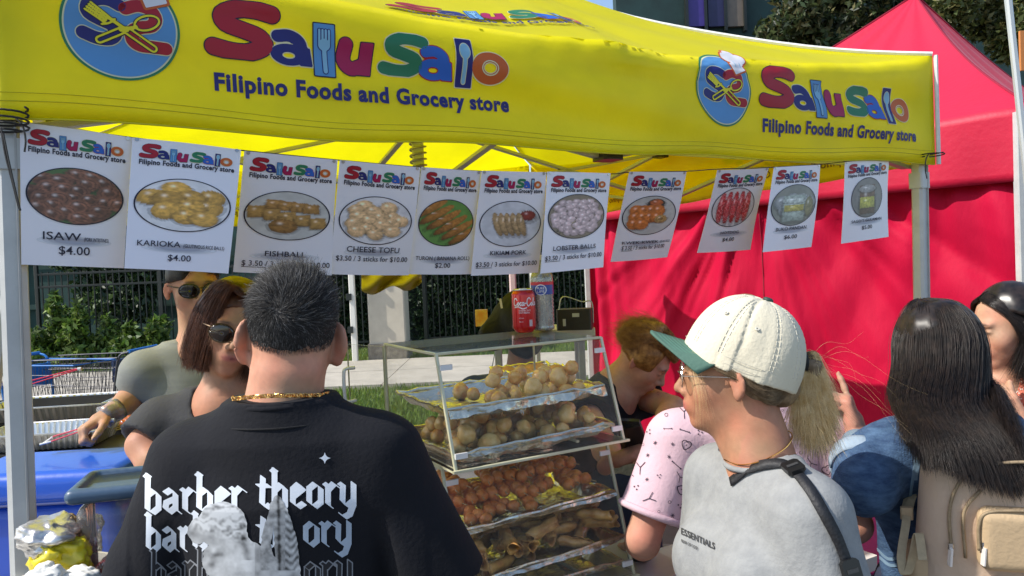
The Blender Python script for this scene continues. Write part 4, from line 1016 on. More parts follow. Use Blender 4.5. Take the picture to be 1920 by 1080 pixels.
# counter tables under everything
whiteL = mat('white laminate', (.62, .61, .58), .45, .08, 8)
def table(name, label, c, sx, sy, h, m, R=None, cloth=None):
    R = np.stack([E, Nn, V3(0, 0, 1)], 1) if R is None else R
    t = thing(name, label, 'table', (c[0], c[1], 0)); c = V3(c[0], c[1], 0)
    mesh('tabletop', box(c + V3(0, 0, h - .02), (sx, sy, .04), R, bev=.01), m, t)
    for i in (-1, 1):
        for j in (-1, 1): mesh('leg', beam(c + R @ V3(i * (sx / 2 - .06), j * (sy / 2 - .05), 0), c + R @ V3(i * (sx / 2 - .06), j * (sy / 2 - .05), h - .04), .03, .03), alu2, t)
    if cloth:
        def fn(u, v):
            # drapes from the top edge to near the ground around four sides
            per = u * 2 * (sx + sy); 
            if per < sx: q = V3(-sx/2 + per, -sy/2, 0); o = V3(0, -1, 0)
            elif per < sx + sy: q = V3(sx/2, -sy/2 + per - sx, 0); o = V3(1, 0, 0)
            elif per < 2*sx + sy: q = V3(sx/2 - (per - sx - sy), sy/2, 0); o = V3(0, 1, 0)
            else: q = V3(-sx/2, sy/2 - (per - 2*sx - sy), 0); o = V3(-1, 0, 0)
            return c + R @ (q + o * (.012 + .03 * v * (1 + math.sin(per * 22)))) + V3(0, 0, h + .004 - v * (h - .04))
        mesh('cloth_drape', slab(grid(fn, 160, 12), .002), cloth, t, smooth=True); mesh('cloth_top', box(c + V3(0, 0, h + .004), (sx + .024, sy + .024, .006), R), cloth, t)
    return t
cb = kc(.22, .12, 0)
table('serving_table', 'white folding table carrying the display cases', cb, .80, .50, .94, whiteL)
table('side_table', 'white table at the left post under the cooler and boxes', cS(-.12, .42, 0), 1.0, .95, .93, whiteL)
table('draped_table', 'table under a magenta cloth between the two stalls', P(1665, 1000, 2.75), .9, .5, .74, whiteL, cloth=mat('magenta cloth', (.30, .01, .12), .6, .1, 4, .3, 40))

# drink can and bottle on the case
canR = mat('red can lacquer', (.50, .006, .010), .25, .04, 5, metal=.35, coat=.4); tin = mat('bright tin', (.7, .7, .7), .25, metal=1.0)
whiteI = INKS[iW]
def wrapper(c, r, ang0):
    """maps x (metres round the side) and z to the surface of a can of radius r; ang0 faces the camera"""
    def fn(x, z, l): a = ang0 + x / r; return np.asarray(c) + V3(math.cos(a) * (r + l), math.sin(a) * (r + l), z)
    return fn
cc0 = P(984, 628, 2.12); cc0[2] = 1.536
can = thing('drink_can', 'red soft drink can with white script lettering standing on the display case', 'can', cc0)
mesh('body', lathe(cc0, [(.024, .0), (.026, .004), (.0325, .012), (.033, .02), (.033, .104), (.0325, .108), (.027, .117)], 40), canR, can, smooth=True)
mesh('lid', lathe(cc0 + V3(0, 0, .117), [(.0275, 0), (.0278, .003), (.0262, .0045), (.0255, .002), (.001, .002)], 32), tin, can, smooth=True)
mesh('pull_tab', box(cc0 + V3(0, 0, .1215), (.022, .013, .002), bev=.2), tin, can)
angc = math.atan2(CAM[1] - cc0[1], CAM[0] - cc0[0]); cf = wrapper(cc0, .033, angc)
def script(p):
    def S_(*pts): return line2(p, [(x, y) for x, y in pts], .0013, 5)
    d = S_((.013, .012), (.009, .016), (.003, .013), (.001, .005), (.004, 0), (.009, .001), (.013, .004))       # C
    d = np.minimum(d, S_((.017, .007), (.0145, .005), (.015, .001), (.018, .001), (.0195, .004), (.0175, .007)))
    d = np.minimum(d, S_((.026, .0065), (.0235, .0065), (.022, .003), (.024, .0), (.0265, .0015)))
    d = np.minimum(d, S_((.033, .0065), (.030, .0065), (.0285, .002), (.0305, .0), (.0335, .003), (.034, .0065), (.0338, .001), (.036, .001)))
    d = np.minimum(d, S_((.037, .0045), (.041, .005)))
    d = np.minimum(d, S_((.055, .013), (.051, .017), (.045, .013), (.0435, .005), (.046, -.001), (.051, .0), (.055, .004)))
    d = np.minimum(d, S_((.059, .006), (.0565, .004), (.057, .0), (.060, .0), (.0615, .003), (.0595, .006)))
    d = np.minimum(d, S_((.064, .001), (.068, .012), (.069, .016), (.0665, .015), (.065, .003), (.067, .0)))
    d = np.minimum(d, S_((.076, .006), (.073, .006), (.0715, .002), (.0735, .0), (.0765, .003), (.077, .006), (.0765, .001), (.079, .001)))
    d = np.minimum(d, S_((.004, -.004), (.016, -.0025), (.03, -.007), (.042, -.005)))
    return d
sv, sf = sdf2(script, (-.004, -.012), (.083, .022), .00055)
put_print('script_lettering', [(sv, sf, iW, 1)], lambda x, y, l: cf(x * .92 - .030, .076 + y * 1.25, l), can, .0001, .0002)
for j, (tx, y_, w_) in enumerate((('ORIGINAL TASTE', .060, .034), ('GOUT ORIGINAL', .054, .032), ('COCA-COLA', .040, .014), ('355 mL', .030, .012))):
    put_print('small_lettering', [(*fit_text(tx, -.014, -.014 + w_, 0, .0062 if j < 2 else .004, .01), iW, 1)], lambda x, y, l: cf(x, y_ + y, l), can, .0001, .0002)
bar = G()
for k in range(9): bar.add(([cf(.015 + q * .0007 + k * .0011, z, .0004) for q in (0, 1) for z in (.018, .036)], [(0, 1, 3, 2)]))
mesh('price_bars', bar.vf, whiteI, can)
bt0 = P(1020, 628, 2.16); bt0[2] = 1.536
bot = thing('water_bottle', 'clear ribbed water bottle with blue and red label beside the can', 'bottle', bt0)
pet = clear_mat('clear bottle plastic', (.93, .95, .95), .06, .50, .26, (.85, .86, .74))
prof = [(.024, 0), (.031, .004)]
for k in range(9): prof += [(.0315, .010 + k * .011), (.0288, .0155 + k * .011)]
prof += [(.0318, .108), (.0318, .150), (.030, .156), (.024, .172), (.015, .186), (.0125, .19), (.0125, .200)]
mesh('body', lathe(bt0, prof, 40), pet, bot, smooth=True)
mesh('water', lathe(bt0 + V3(0, 0, .003), [(.022, 0)] + [(r_ - .002, z_ - .003) for r_, z_ in prof[1:22]] , 32), clear_mat('still water', (.92, .95, .90), .04, .5, .06), bot, smooth=True)
mesh('cap', lathe(bt0 + V3(0, 0, .199), [(.0145, 0), (.0145, .013), (.013, .015)], 24), mat('white cap', (.75, .75, .75), .4), bot)
angb = math.atan2(CAM[1] - bt0[1], CAM[0] - bt0[0]); bf = wrapper(bt0, .0322, angb)
mesh('label', grid(lambda u, v: bf(-.1 + .2 * u, .102 + .034 * v, 0), 48, 2), mat('blue bottle label', (.01, .05, .30), .3, coat=.3), bot, smooth=True)
mesh('label_band', grid(lambda u, v: bf(-.1 + .2 * u, .129 + .009 * v, .0004), 48, 1), mat('red label band', (.55, .02, .04), .35), bot, smooth=True)
ov, of = sdf2(lambda p: np.abs(ell2(p, (0, 0), (.0155, .014))) - .0014, (-.02, -.018), (.02, .018), .0009)
put_print('label_ring', [(ov, of, iW, 0)], lambda x, y, l: bf(x - .004, .1155 + y, l), bot, .0001, .0006)
for tx, yy in (('PURE', .0285 - .0), ('LIFE', .0195)):
    put_print('label_lettering', [(*fit_text(tx, -.0105, .0105, 0, .009, .02), iW, 1)], lambda x, y, l: bf(x - .004, .0885 + yy + y, l), bot, .0001, .0006)

# things on the left: cooler, drink tub, grill, trays, boxes
Rs = np.stack([E, Nn, V3(0, 0, 1)], 1)
def bev_box(c, s, R, r=.02, h=.006, f=None):
    lo = np.asarray(c) - np.linalg.norm(s) / 2 - .02; hi = np.asarray(c) + np.linalg.norm(s) / 2 + .02
    return sdf_mesh(lambda p: rbox(p, c, s, r, R) if f is None else f(p), lo, hi, h)
blueP = mat('blue cooler plastic', (.008, .06, .42), .35, .08, 6, .1, 60, coat=.25)
cq_ = P(105, 930, 2.02); Rc = Rz(.06); cb_ = V3(cq_[0] - .045, cq_[1] + .1, 1.045)
cool = thing('cooler', 'bright blue plastic cooler with a white latch on the left table', 'cooler', (cb_[0], cb_[1], .94))
mesh('tub', bev_box(cb_ + V3(0, 0, -.0), (.42, .27, .21), Rc, .035, .008), blueP, cool, smooth=True)
mesh('lid', bev_box(cb_ + V3(0, 0, .150), (.45, .30, .085), Rc, .032, .007), mat('blue lid plastic', (.010, .09, .55), .35, .08, 6, .1, 60, coat=.3), cool, smooth=True)
mesh('latch', lathe(cb_ + V3(.225, -.06, .155), [(.018, 0), (.018, .02), (.012, .024)], 14, axis=(1, -.3, .2)), mat('off white plastic', (.68, .66, .6), .4), cool)
mesh('lid_seam', tube([cb_ + Rc @ V3(x, -.148, .112) for x in (-.2, .2)], .004, 6), mat('dark blue seam', (.004, .02, .14), .5), cool)
dc = P(222, 945, 1.50); dc = V3(dc[0], dc[1] + .02, 0)
tub = thing('drink_tub', 'clear tub of red drink with a dark slate blue lid', 'tub', dc + V3(0, 0, .94))
Rd = Rz(.25)
mesh('tub_wall', bev_box(dc + V3(0, 0, 1.13), (.145, .15, .35), Rd, .03, .006), clear_mat('tub plastic', (.96, .95, .93), .06, .25, .08), tub, smooth=True)
mesh('red_drink', bev_box(dc + V3(0, 0, 1.06), (.130, .135, .22), Rd, .028, .006), mat('red punch', (.22, .006, .015), .1, .1, 5, coat=.5), tub, smooth=True)
lidm = mat('slate blue lid', (.05, .095, .16), .4, .06, 20)
mesh('lid', bev_box(dc + V3(0, 0, 1.322), (.168, .172, .030), Rd, .014, .0045, f=lambda p: np.maximum(rbox(p, dc + V3(0, 0, 1.322), (.168, .172, .030), .014, Rd), -rbox(p, dc + V3(0, 0, 1.340), (.125, .13, .030), .01, Rd))), lidm, tub, smooth=True)
# cartons and bags below
cm = mat('white carton', (.66, .63, .56), .6, .06, 12)
bx = P(120, 1010, 1.42); ob = thing('carton', 'open white carton full of yellow and silver packets by the left post', 'carton', V3(bx[0], bx[1] + .05, .94))
bc_ = V3(bx[0] + .01, bx[1] + .06, 1.06); Rb = Rz(-.35)
for s_, o_ in (((.24, .006, .2), (0, -.09, 0)), ((.24, .006, .2), (0, .09, 0)), ((.006, .18, .2), (-.12, 0, 0)), ((.006, .18, .2), (.12, 0, 0)), ((.24, .18, .006), (0, 0, -.1))): mesh('side', box(bc_ + Rb @ V3(*o_), s_, Rb), cm, ob)
mesh('flap', box(bc_ + Rb @ V3(.02, -.13, .10), (.22, .09, .005), Rb @ Rx(-.25)), cm, ob); mesh('flap', box(bc_ + Rb @ V3(.15, .02, .13), (.09, .17, .005), Rb @ Ry(-.5)), cm, ob)
def crumple(c, s, seed, m, name, label, cat, grp=None, amp=.35):
    v, f = blob(1, seed, (1, 1, 1), amp, 40, 28); v = v * (1 + .07 * (1 - 2 * np.abs(vnoise(v * 4 + seed, seed))))[:, None] * np.array(s) + np.asarray(c)
    return tag(mesh(name, (v, f), m, smooth=True), label, cat, grp)
crumple(P(90, 1003, 1.42), (.05, .05, .028), 3, mat('grey foil bag', (.62, .60, .58), .3, .2, 20, 1, 40, metal=.7), 'foil_bag', 'crumpled silver foil bag on the carton by the left post', 'bag')
crumple(P(95, 1040, 1.40), (.035, .03, .03), 5, mat('yellow packet', (.75, .60, .02), .35, .1, 10, .5, 30, coat=.4), 'snack_packet', 'yellow snack packet standing at the left in the carton', 'packet')
crumple(P(132, 1045, 1.42), (.04, .03, .035), 8, mat('yellow packet'), 'snack_packet', 'yellow packet lying in the middle of the carton', 'packet')
crumple(P(150, 1082, 1.36), (.035, .02, .018), 9, mat('white tissue', (.75, .73, .68), .8, .1, 10, .4, 30), 'paper_napkin', 'crumpled white paper napkin in front of the yellow packets', 'napkin')
crumple(P(85, 1080, 1.34), (.028, .02, .02), 13, mat('white tissue'), 'paper_napkin', 'crumpled white paper napkin beside the left post foot of the carton', 'napkin')
crumple(P(128, 1010, 1.46), (.03, .03, .04), 14, mat('brown packet', (.30, .20, .10), .5, .3, 20, .5, 40), 'paper_bag', 'small brown paper bag behind the yellow packets', 'bag')
crumple(P(160, 1000, 1.62), (.035, .03, .05), 15, clear_mat('cling bag', (.9, .9, .88), .15, .5, .12), 'plastic_bag', 'clear plastic bag beside the drink tub', 'bag')
wc = mesh('milk_carton', beam(P(135, 1010, 1.66), P(133, 975, 1.66), .07, .06, bev=.05), mat('white carton')); tag(wc, 'white carton with a dark mark standing behind the open carton', 'carton')
# charcoal grill
gq = P(150, 815, 2.85); Rg = Rz(.10); gc = V3(gq[0] - .05, gq[1] + .12, 1.12)
blk = mat('sooty black metal', (.018, .016, .015), .5, .3, 20, .2, 50)
grill = thing('charcoal_grill', 'sooty black charcoal grill with meat skewers cooking on it', 'grill', V3(gc[0], gc[1], 0))
def gp_(x, y, z): return gc + Rg @ V3(x, y, z)
for s_, o_ in (((.95, .012, .16), (0, -.22, 0)), ((.95, .012, .22), (0, .22, .03)), ((.012, .43, .16), (-.47, 0, 0)), ((.012, .43, .16), (.47, 0, 0)), ((.93, .43, .012), (0, 0, -.074))): mesh('fire_box', box(gp_(*o_), s_, Rg), blk, grill)
for k in range(26): mesh('grate_bar', tube([gp_(-.44 + k * .0352, -.21, .075), gp_(-.44 + k * .0352, .21, .075)], .003, 5), blk, grill)
mesh('charcoal', G().add(grid(lambda u, v: gp_(-.46 + .92 * u, -.2 + .4 * v, -.01 + .03 * math.sin(u * 70) * math.sin(v * 33)), 60, 26)).vf, mat('grey ash charcoal', (.10, .09, .085), .9, .6, 40), grill)
for i in (-1, 1):
    for j in (-1, 1): mesh('leg', beam(gp_(i * .44, j * .19, -.08), gp_(i * .5, j * .24, -1.11), .03, .03), blk, grill)
meat = mat('grilled red meat', (.30, .05, .02), .35, .4, 60, .8, 90, col2=(.55, .14, .04), coat=.3)
ms_ = thing('meat_skewer', 'skewer of red glazed meat on the grill', 'skewer', (0, 0, 0), 'meat skewers on the grill')
mesh('stick', tube([(0, -.08, 0), (0, .16, 0)], .0018, 5), stickM, ms_)
for k in range(6): v, f = blob(.014, 30 + k, (1.1, .85, .7), .3, 10, 8); mesh('meat_piece', (v + [0, .01 + k * .022, 0], f), meat, ms_, smooth=True)
rg = rr(31); spots = []
for k in range(11): q = P(192 + k * 7.5, 812 + rg.random() * 8, 2.72); spots.append(((q[0], q[1], 1.215 + .004 * rg.random()), (.05, rg.random(), -.35 + .3 * (rg.random() - .5))))
layout([ms_], spots)
def ribtray(name, label, c, sx, sy, h, R):
    """pressed aluminium tray whose sides are corrugated"""
    t = thing(name, label, 'tray', c, 'ribbed aluminium trays'); g = G(); n = 150
    per = [(-1, -1), (1, -1), (1, 1), (-1, 1)]; top = []; bot_ = []; rim = []
    for k in range(4):
        for s in np.linspace(0, 1, n // 4 if k % 2 else n // 2, endpoint=False):
            a = np.array(per[k], float); b = np.array(per[(k + 1) % 4], float); q = a + (b - a) * s; o = .004 * (1 if (len(top) % 4) < 2 else -1)
            l = max(abs(q[0]), abs(q[1])); dr = V3(q[0] * (abs(q[0]) > .999), q[1] * (abs(q[1]) > .999), 0)
            top.append(np.asarray(c) + R @ (V3(q[0] * sx / 2, q[1] * sy / 2, h) + dr * o)); bot_.append(np.asarray(c) + R @ (V3(q[0] * (sx / 2 - .02), q[1] * (sy / 2 - .02), 0) + dr * o)); rim.append(np.asarray(c) + R @ (V3(q[0] * sx / 2, q[1] * sy / 2, h) + dr * .008))
    m = len(top); v = top + bot_; f = [(i, (i + 1) % m, m + (i + 1) % m, m + i) for i in range(m)] + [tuple(range(m, 2 * m))]
    mesh('tray_body', slab((v, f), .001), mat('bright aluminium', (.78, .76, .70), .28, .05, 20, .3, 40, metal=.9), t); mesh('rim', tube(rim, .004, 5, closed=True), mat('bright aluminium'), t); return t
q = P(95, 800, 3.0); ribtray('aluminium_tray', 'ribbed aluminium tray at the back of the grill by the left post', V3(q[0], q[1] + .1, 1.20), .52, .3, .055, Rz(.1))
q = P(120, 845, 2.45); ribtray('aluminium_tray', 'ribbed aluminium tray between the grill and the blue cooler', V3(q[0] - .11, q[1] + .12, 1.19), .36, .22, .055, Rz(.12))
q = P(235, 790, 2.95); ribtray('aluminium_tray', 'ribbed aluminium tray under the vendor\'s forearm', V3(q[0] + .03, q[1] + .1, 1.215), .22, .22, .05, Rz(.15))
rack = thing('tray_stand', 'dark stand behind the cooler that carries a ribbed tray', 'stand', V3(q[0] - .3, q[1] - .35, 0)); q = P(120, 845, 2.45)
mesh('shelf', box(V3(q[0] - .02, q[1] + .12, 1.176), (.46, .24, .02), Rz(.12)), blk, rack)
for i in (-1, 1): mesh('leg', beam(V3(q[0] - .02 + i * .2, q[1] + .12, 0), V3(q[0] - .02 + i * .2, q[1] + .12, 1.17), .03, .03), blk, rack)
tongR = mat('red silicone', (.60, .01, .06), .4, .05, 10)
def tongs(name, label, a, b, c):
    t = thing(name, label, 'tongs', b); a, b, c = map(lambda q: np.asarray(q, float), (a, b, c))
    for s in (-1, 1): o = V3(0, .006 * s, .006 * s); mesh('arm', beam(a + o * .3, b + o, .012, .003, bev=.2), tongR, t)
    if c is not None:
        for s in (-1, 1): mesh('tip', beam(b + V3(0, .006 * s, .006 * s), c + V3(0, .01 * s, 0), .013, .004, bev=.2), mat('clear clip plastic'), t)
    mesh('hinge', lathe(a, [(.006, 0), (.006, .012)], 10, axis=(1, 0, 0)), mat('dull grey metal'), t); return t
TG = (P(207, 788, 2.24), P(98, 823, 2.20), P(78, 832, 2.19))
tongs('tongs', 'red cooking tongs held by the grey shirted vendor over the grill', *TG)
tongs('tongs', 'red tongs sticking up beside the left canopy post', P(146, 692, 2.5), P(55, 718, 2.45), P(40, 722, 2.45))
# shopping trolleys
wire = mat('grey trolley wire', (.10, .10, .11), .4, .2, 20, metal=.5); bluT = mat('blue trolley plastic', (.01, .16, .50), .4)
def trolley(label, o, R, blueframe):
    t = thing('shopping_trolley', label, 'trolley', (o[0], o[1], 0), 'shopping trolleys behind the stall'); o = V3(o[0], o[1], 0)
    def w(x, y, z): return o + R @ V3(x, y, z)
    L_, W_ = .95, .28; g = G()
    def side(s, u, v): return w(-.02 + u * L_ + (.10 * (1 - v) if u > .5 else .05 * (1 - v)) * (1 if u < .5 else -1), s * (W_ - .05 * u - .03 * (1 - v)), .42 + v * .56 - .06 * u * v * 0)
    for s in (-1, 1):
        for k in range(24): g.add(tube([side(s, k / 23, 0), side(s, k / 23, 1)], .0025, 4))
        for k in range(7): g.add(tube([side(s, 0, k / 6), side(s, 1, k / 6)], .003, 4))
    for k in range(12):
        q = k / 11 * 2 - 1
        for u in (0, 1): g.add(tube([w(-.02 + u * L_ + (.05 if u == 0 else -.10), q * (W_ - .05 * u - .03), .42), w(-.02 + u * L_, q * (W_ - .05 * u), .98)], .0025, 4))
        g.add(tube([w(.03, q * .25, .42), w(L_ - .12, q * .2, .42)], .0025, 4))
    b = mesh('basket', g.vf, wire, t); b['kind'] = 'stuff'
    rim = [side(-1, 0, 1), side(-1, 1, 1), side(1, 1, 1), side(1, 0, 1)]; mesh('basket_rim', tube(rim, .008, 6, closed=True), bluT if blueframe else wire, t)
    for s in (-1, 1):
        mesh('frame', tube(spline([w(-.14, s * .26, 1.04), w(-.02, s * .27, .95), w(.05, s * .25, .42), w(-.02, s * .24, .16), w(.82, s * .24, .13)], 5), .012, 7), bluT if blueframe else wire, t)
        for x in (.02, .78): mesh('wheel', lathe(w(x, s * .24, .06) - R @ V3(0, .015, 0), [(.058, 0), (.06, .004), (.06, .026), (.058, .03)], 16, axis=R @ V3(0, 1, 0)), blk, t)
    mesh('handle', tube([w(-.14, -.27, 1.04), w(-.14, .27, 1.04)], .018, 9), bluT, t)
    mesh('child_seat', box(w(.06, 0, .84), (.03, .44, .22), R, bev=.05), bluT if blueframe else mat('navy seat', (.01, .04, .14), .5), t)
    return t
q = P(95, 700, 7.6); trolley('shopping trolley with blue frame and seat, nearest the left post', (q[0] - .25, q[1]), Rz(-.35), True)
q = P(232, 700, 7.9); trolley('grey wire shopping trolley with bright blue handle behind the vendor', (q[0] + .08, q[1]), Rz(math.pi - .05), False)
# odds and ends behind the case
yb = mesh('yellow_bag', slab(grid(lambda u, v: P(678 + 112 * u, 512 + (32 + 8 * math.sin(u * 9)) * v * (1 - .5 * max(0, u - .7) / .3), 3.0 + .05 * math.sin(u * 11 + v * 5)), 30, 10), .004), mat('yellow plastic bag fabric', (.62, .52, .06), .45, .1, 6, .7, 25, trans=.3), smooth=True)
tag(yb, 'folded yellow fabric hanging below the cheese tofu and turon signs', 'fabric')
ybc = mesh('hanging_cord', tube([P(735, 515, 3.02), cS(1.45, 1.4, 2.03)], .003, 5), cordm); tag(ybc, 'cord from the canopy centre holding up the folded yellow fabric', 'cord')
ops = P(902, 595, 3.3)
table('high_table', 'tall narrow table behind the display case carrying small boxes', P(1010, 640, 3.55), .50, .3, 1.43, whiteL, R=np.eye(3))
tag(mesh('snack_box', box(P(903, 596, 3.45), (.055, .03, .075), bev=.05), mat('orange snack box', (.75, .30, .02), .4, .5, 25, col2=(.8, .6, .1))), 'small orange and yellow box on the high table', 'box')
cx = P(1078, 598, 3.3); ch_ = thing('cash_box', 'dark metal box with carrying latch and wire handle behind the bottle', 'box', cx - V3(0, 0, .05))
mesh('case_body', box(cx, (.15, .10, .09), Rz(-.2), bev=.06), blk, ch_); mesh('plate', box(cx + V3(0, -.052, .02), (.03, .004, .016), Rz(-.2)), mat('dull grey metal'), ch_)
for s_ in (-1, 1): mesh('latch', box(cx + V3(.05 * s_, -.052, -.01), (.012, .008, .03), Rz(-.2), bev=.1), mat('dull grey metal'), ch_)
mesh('wire_handle', tube(spline([cx + V3(-.07, -.02, .04), cx + V3(-.05, -.03, .10), cx + V3(.03, -.02, .075), cx + V3(.075, 0, .07), cx + V3(.08, .01, -.02)], 5), .003, 5), mat('dull grey metal'), ch_)
for i, (px, py, d, lab) in enumerate(((1233, 1075, 1.95, 'yellow plastic tub beside the display case'), (1588, 1072, 1.9, 'yellow plastic tub behind the woman in the grey shirt'))):
    q = P(px, py, d); t = thing('plastic_tub', lab, 'tub', q - V3(0, 0, .06)); mesh('tub_body', lathe(q - V3(0, 0, .06), [(.03, 0), (.036, .06), (.038, .062)], 24), mat('yellow tub plastic', (.75, .65, .02), .35, coat=.3), t, smooth=True); mesh('lid', lathe(q, [(.041, .002), (.041, .012), (.03, .014), (.02, .022), (.002, .023)], 24), mat('yellow tub plastic'), t, smooth=True)
q = P(1200, 1050, 2.0); t = thing('lidded_cup', 'dark cup with a clear lid beside the display case', 'cup', q - V3(0, 0, .05)); mesh('cup_body', lathe(q - V3(0, 0, .06), [(.026, 0), (.033, .08)], 22), mat('dark cup', (.05, .06, .06), .4), t, smooth=True); mesh('lid', lathe(q + V3(0, 0, .021), [(.036, 0), (.036, .008), (.03, .012), (.028, .02), (.002, .021)], 22), mat('clear clip plastic'), t, smooth=True)
table('back_counter', 'white counter table right of the display case', P(1330, 1100, 2.1), .9, .4, .86, whiteL)
# ================================================================== people
def HF(o, az, pitch=0.0, roll=0.0, s=1.0):
    """head or body frame: +y looks along azimuth az (radians, ccw from +x), z up, x to the person's right"""
    R = Rz(az - math.pi / 2) @ Rx(pitch) @ Ry(roll); return (np.asarray(o, float), R, s)
def loc(p, F): return ((p - F[0]) @ F[1]) / F[2]
def wor(q, F): return F[0] + F[1] @ (np.asarray(q, float) * F[2])
def head_d(p, F, nose=1.0, full=1.0, ear=.85, post=None):
    q = loc(p, F); a = q.copy(); a[:, 0] = np.abs(a[:, 0])
    d = ell(q, (0, -.014, .033), (.074, .094, .088))
    d = smin(d, ell(q, (0, .022, -.02), (.060, .068, .082)), .03)
    d = smin(d, ell(q, (0, .036, -.066), (.044 * full, .046, .042)), .03)
    d = smin(d, ell(a, (.038, .050, -.028), (.026, .028, .030)), .02)
    d = smin(d, ell(q, (0, .070, -.098), (.020, .018, .016)), .022)
    d = smin(d, ell(a, (.020, .078, .024), (.028, .012, .010)), .018)
    d = smax(d, -ell(a, (.031, .098, .004), (.019, .016, .011)), .012)
    d = smin(d, ell(a, (.031, .074, .002), (.015, .013, .0115)), .003)
    d = smin(d, cap(q, (0, .084, .012), (0, .108 * nose, -.026), .0065, .0105), .010)
    d = smin(d, ell(a, (.011, .096, -.033), (.0085, .010, .008)), .006)
    d = smin(d, ell(q, (0, .080, -.060), (.027, .018, .022)), .015)
    d = smin(d, ell(q, (0, .0935, -.0555), (.021, .0085, .0048)), .003)
    d = smin(d, ell(q, (0, .0925, -.0655), (.018, .009, .0058)), .003)
    e = ((a - np.array([.0775, -.004, -.008])) @ Rz(.60) @ Rx(-.22)) / ear
    er = ell(e, (.003, -.008, .0), (.0075, .021, .033)); er = smin(er, ell(e, (.002, .0, -.030), (.007, .010, .012)), .008)
    er = smax(er, -ell(e, (.0105, -.004, .002), (.006, .012, .021)), .004); er = smin(er, cap(e, (.004, .004, .010), (.004, -.006, -.014), .0035), .004)
    d = smin(d, er * ear, .006)
    if post is not None: d = post(d, q)
    return d * F[2]
def head_col(v, F, base, lip=(.45, .14, .12), brow=(.04, .03, .025), lipon=1.0):
    q = loc(v, F); c = np.tile(np.array(base, float), (len(v), 1)); a = np.abs(q[:, 0])
    c *= (1 + .10 * fbm(q * 30, 3, 3) + .07 * fbm(q * 170, 2, 5))[:, None]; c *= 1 + np.array([.10, -.06, -.06]) * np.clip(fbm(q * 22, 2, 8), -1, 1)[:, None]
    def mixin(m, col): c[:] = c * (1 - m[:, None]) + np.array(col) * m[:, None]
    ff = q[:, 1] > .05
    m = np.exp(-((q[:, 0] / .021) ** 4) - ((q[:, 2] + .0605) / .0085) ** 4) * ff * (q[:, 1] > .083) * .85 * lipon; mixin(m, lip)
    mixin(np.exp(-((q[:, 0] / .019) ** 4) - ((q[:, 2] + .0605) / .0012) ** 2) * ff * (q[:, 1] > .085) * .8, (.10, .02, .02))
    by = .028 - 12 * (a - .028) ** 2
    mixin(np.exp(-(((a - .030) / .017) ** 4) - ((q[:, 2] - by) / .0035) ** 2) * ff * .9, brow)
    mixin(np.exp(-(((a - .031) / .013) ** 4) - ((q[:, 2] - .000) / .0026) ** 2) * ff * .9, (.02, .012, .01))
    mixin(np.exp(-(((a - .006) / .004) ** 2) - ((q[:, 2] + .038) / .003) ** 2) * ff * .7, (.10, .03, .02))
    mixin(np.exp(-(((q[:, 1] - .0) / .03) ** 4)) * (a > .078) * .25, (.6, .2, .15))
    return np.clip(c, .003, .95)
def hand_prims(w, fdir, pn, side, curl, s=1.0, thumb=(.5, .3), idx=None):
    """palm and five fingers: w wrist, fdir finger direction, pn palm normal; curl gives each finger's bend per joint"""
    y = unit(fdir); z = -unit(pn - np.dot(pn, y) * y); x = np.cross(y, z) * side; out = []
    L = lambda a, b, c: w + s * (x * a + y * b + z * c)
    out += [('c', L(-.020, .03, 0), L(-.026, .088, 0), .016 * s, .0125 * s), ('c', L(-.005, .03, 0), L(-.008, .092, 0), .0165 * s, .013 * s), ('c', L(.010, .03, 0), L(.010, .088, 0), .016 * s, .0125 * s), ('c', L(.020, .03, 0), L(.027, .080, 0), .015 * s, .012 * s), ('c', w - y * .03 * s, L(0, .04, 0), .024 * s, .024 * s)]
    for k, (bx, by, ln, r) in enumerate(((-.027, .090, .072, .0085), (-.009, .095, .080, .0088), (.010, .091, .074, .0085), (.027, .082, .058, .0075))):
        p = L(bx, by, 0); an = 0.0; sp = .10 * (-1.3 + k * .9)
        for j, fr in enumerate((.45, .31, .24)):
            an += curl[k] * (.9 if j == 0 else 1.1)
            d = (y * math.cos(an) - z * math.sin(an)) + x * sp * math.cos(an) * .7
            q = p + unit(d) * ln * fr * s; rr2 = r * (1 - .10 * (j + 1)) * s; out.append(('c', p, q, r * (1 - .10 * j) * s, rr2)); p = q
    p = L(-.022, .022, -.004); d1 = unit(-x * math.cos(thumb[0]) * .9 + y * .75 - z * thumb[1]); q = p + d1 * .042 * s; out.append(('c', p, q, .0150 * s, .0112 * s))
    d2 = unit(d1 * .7 + y * .6 - z * thumb[1] * .8); q2 = q + d2 * .032 * s; out.append(('c', q, q2, .0108 * s, .0095 * s)); q3 = q2 + unit(d2 + y * .3) * .024 * s; out.append(('c', q2, q3, .0095 * s, .0080 * s))
    return out
def skinm(nm, col): return mat('skin ' + nm, col, .56, vcol=True, sss=.08, bump=.12, bscale=420, spec=.32)
SKN = skinm('all', (.5, .3, .2))
def make_body(person, F, base, prims, arms, k=.03, h=.0045, lip=(.45, .14, .12), headkw={}, lipon=1.0):
    lo1, hi1 = bounds(prims + arms); lo = np.minimum(lo1, F[0] - .17); hi = np.maximum(hi1, F[0] + .17)
    def f(p):
        d = head_d(p, F, **headkw)
        if prims: d = smin(d, blend(p, prims, k), .025)
        if arms: d = smin(d, blend(p, arms, .008), .012)
        return d
    v, q = sdf_mesh(f, lo, hi, h)
    c = head_col(v, F, base, lip, lipon=lipon)
    if arms:                                             # paler nails and knuckle creases are too small; keep a warm mottling
        pass
    return mesh('body', (v, q), SKN, person, smooth=True, colors=c)
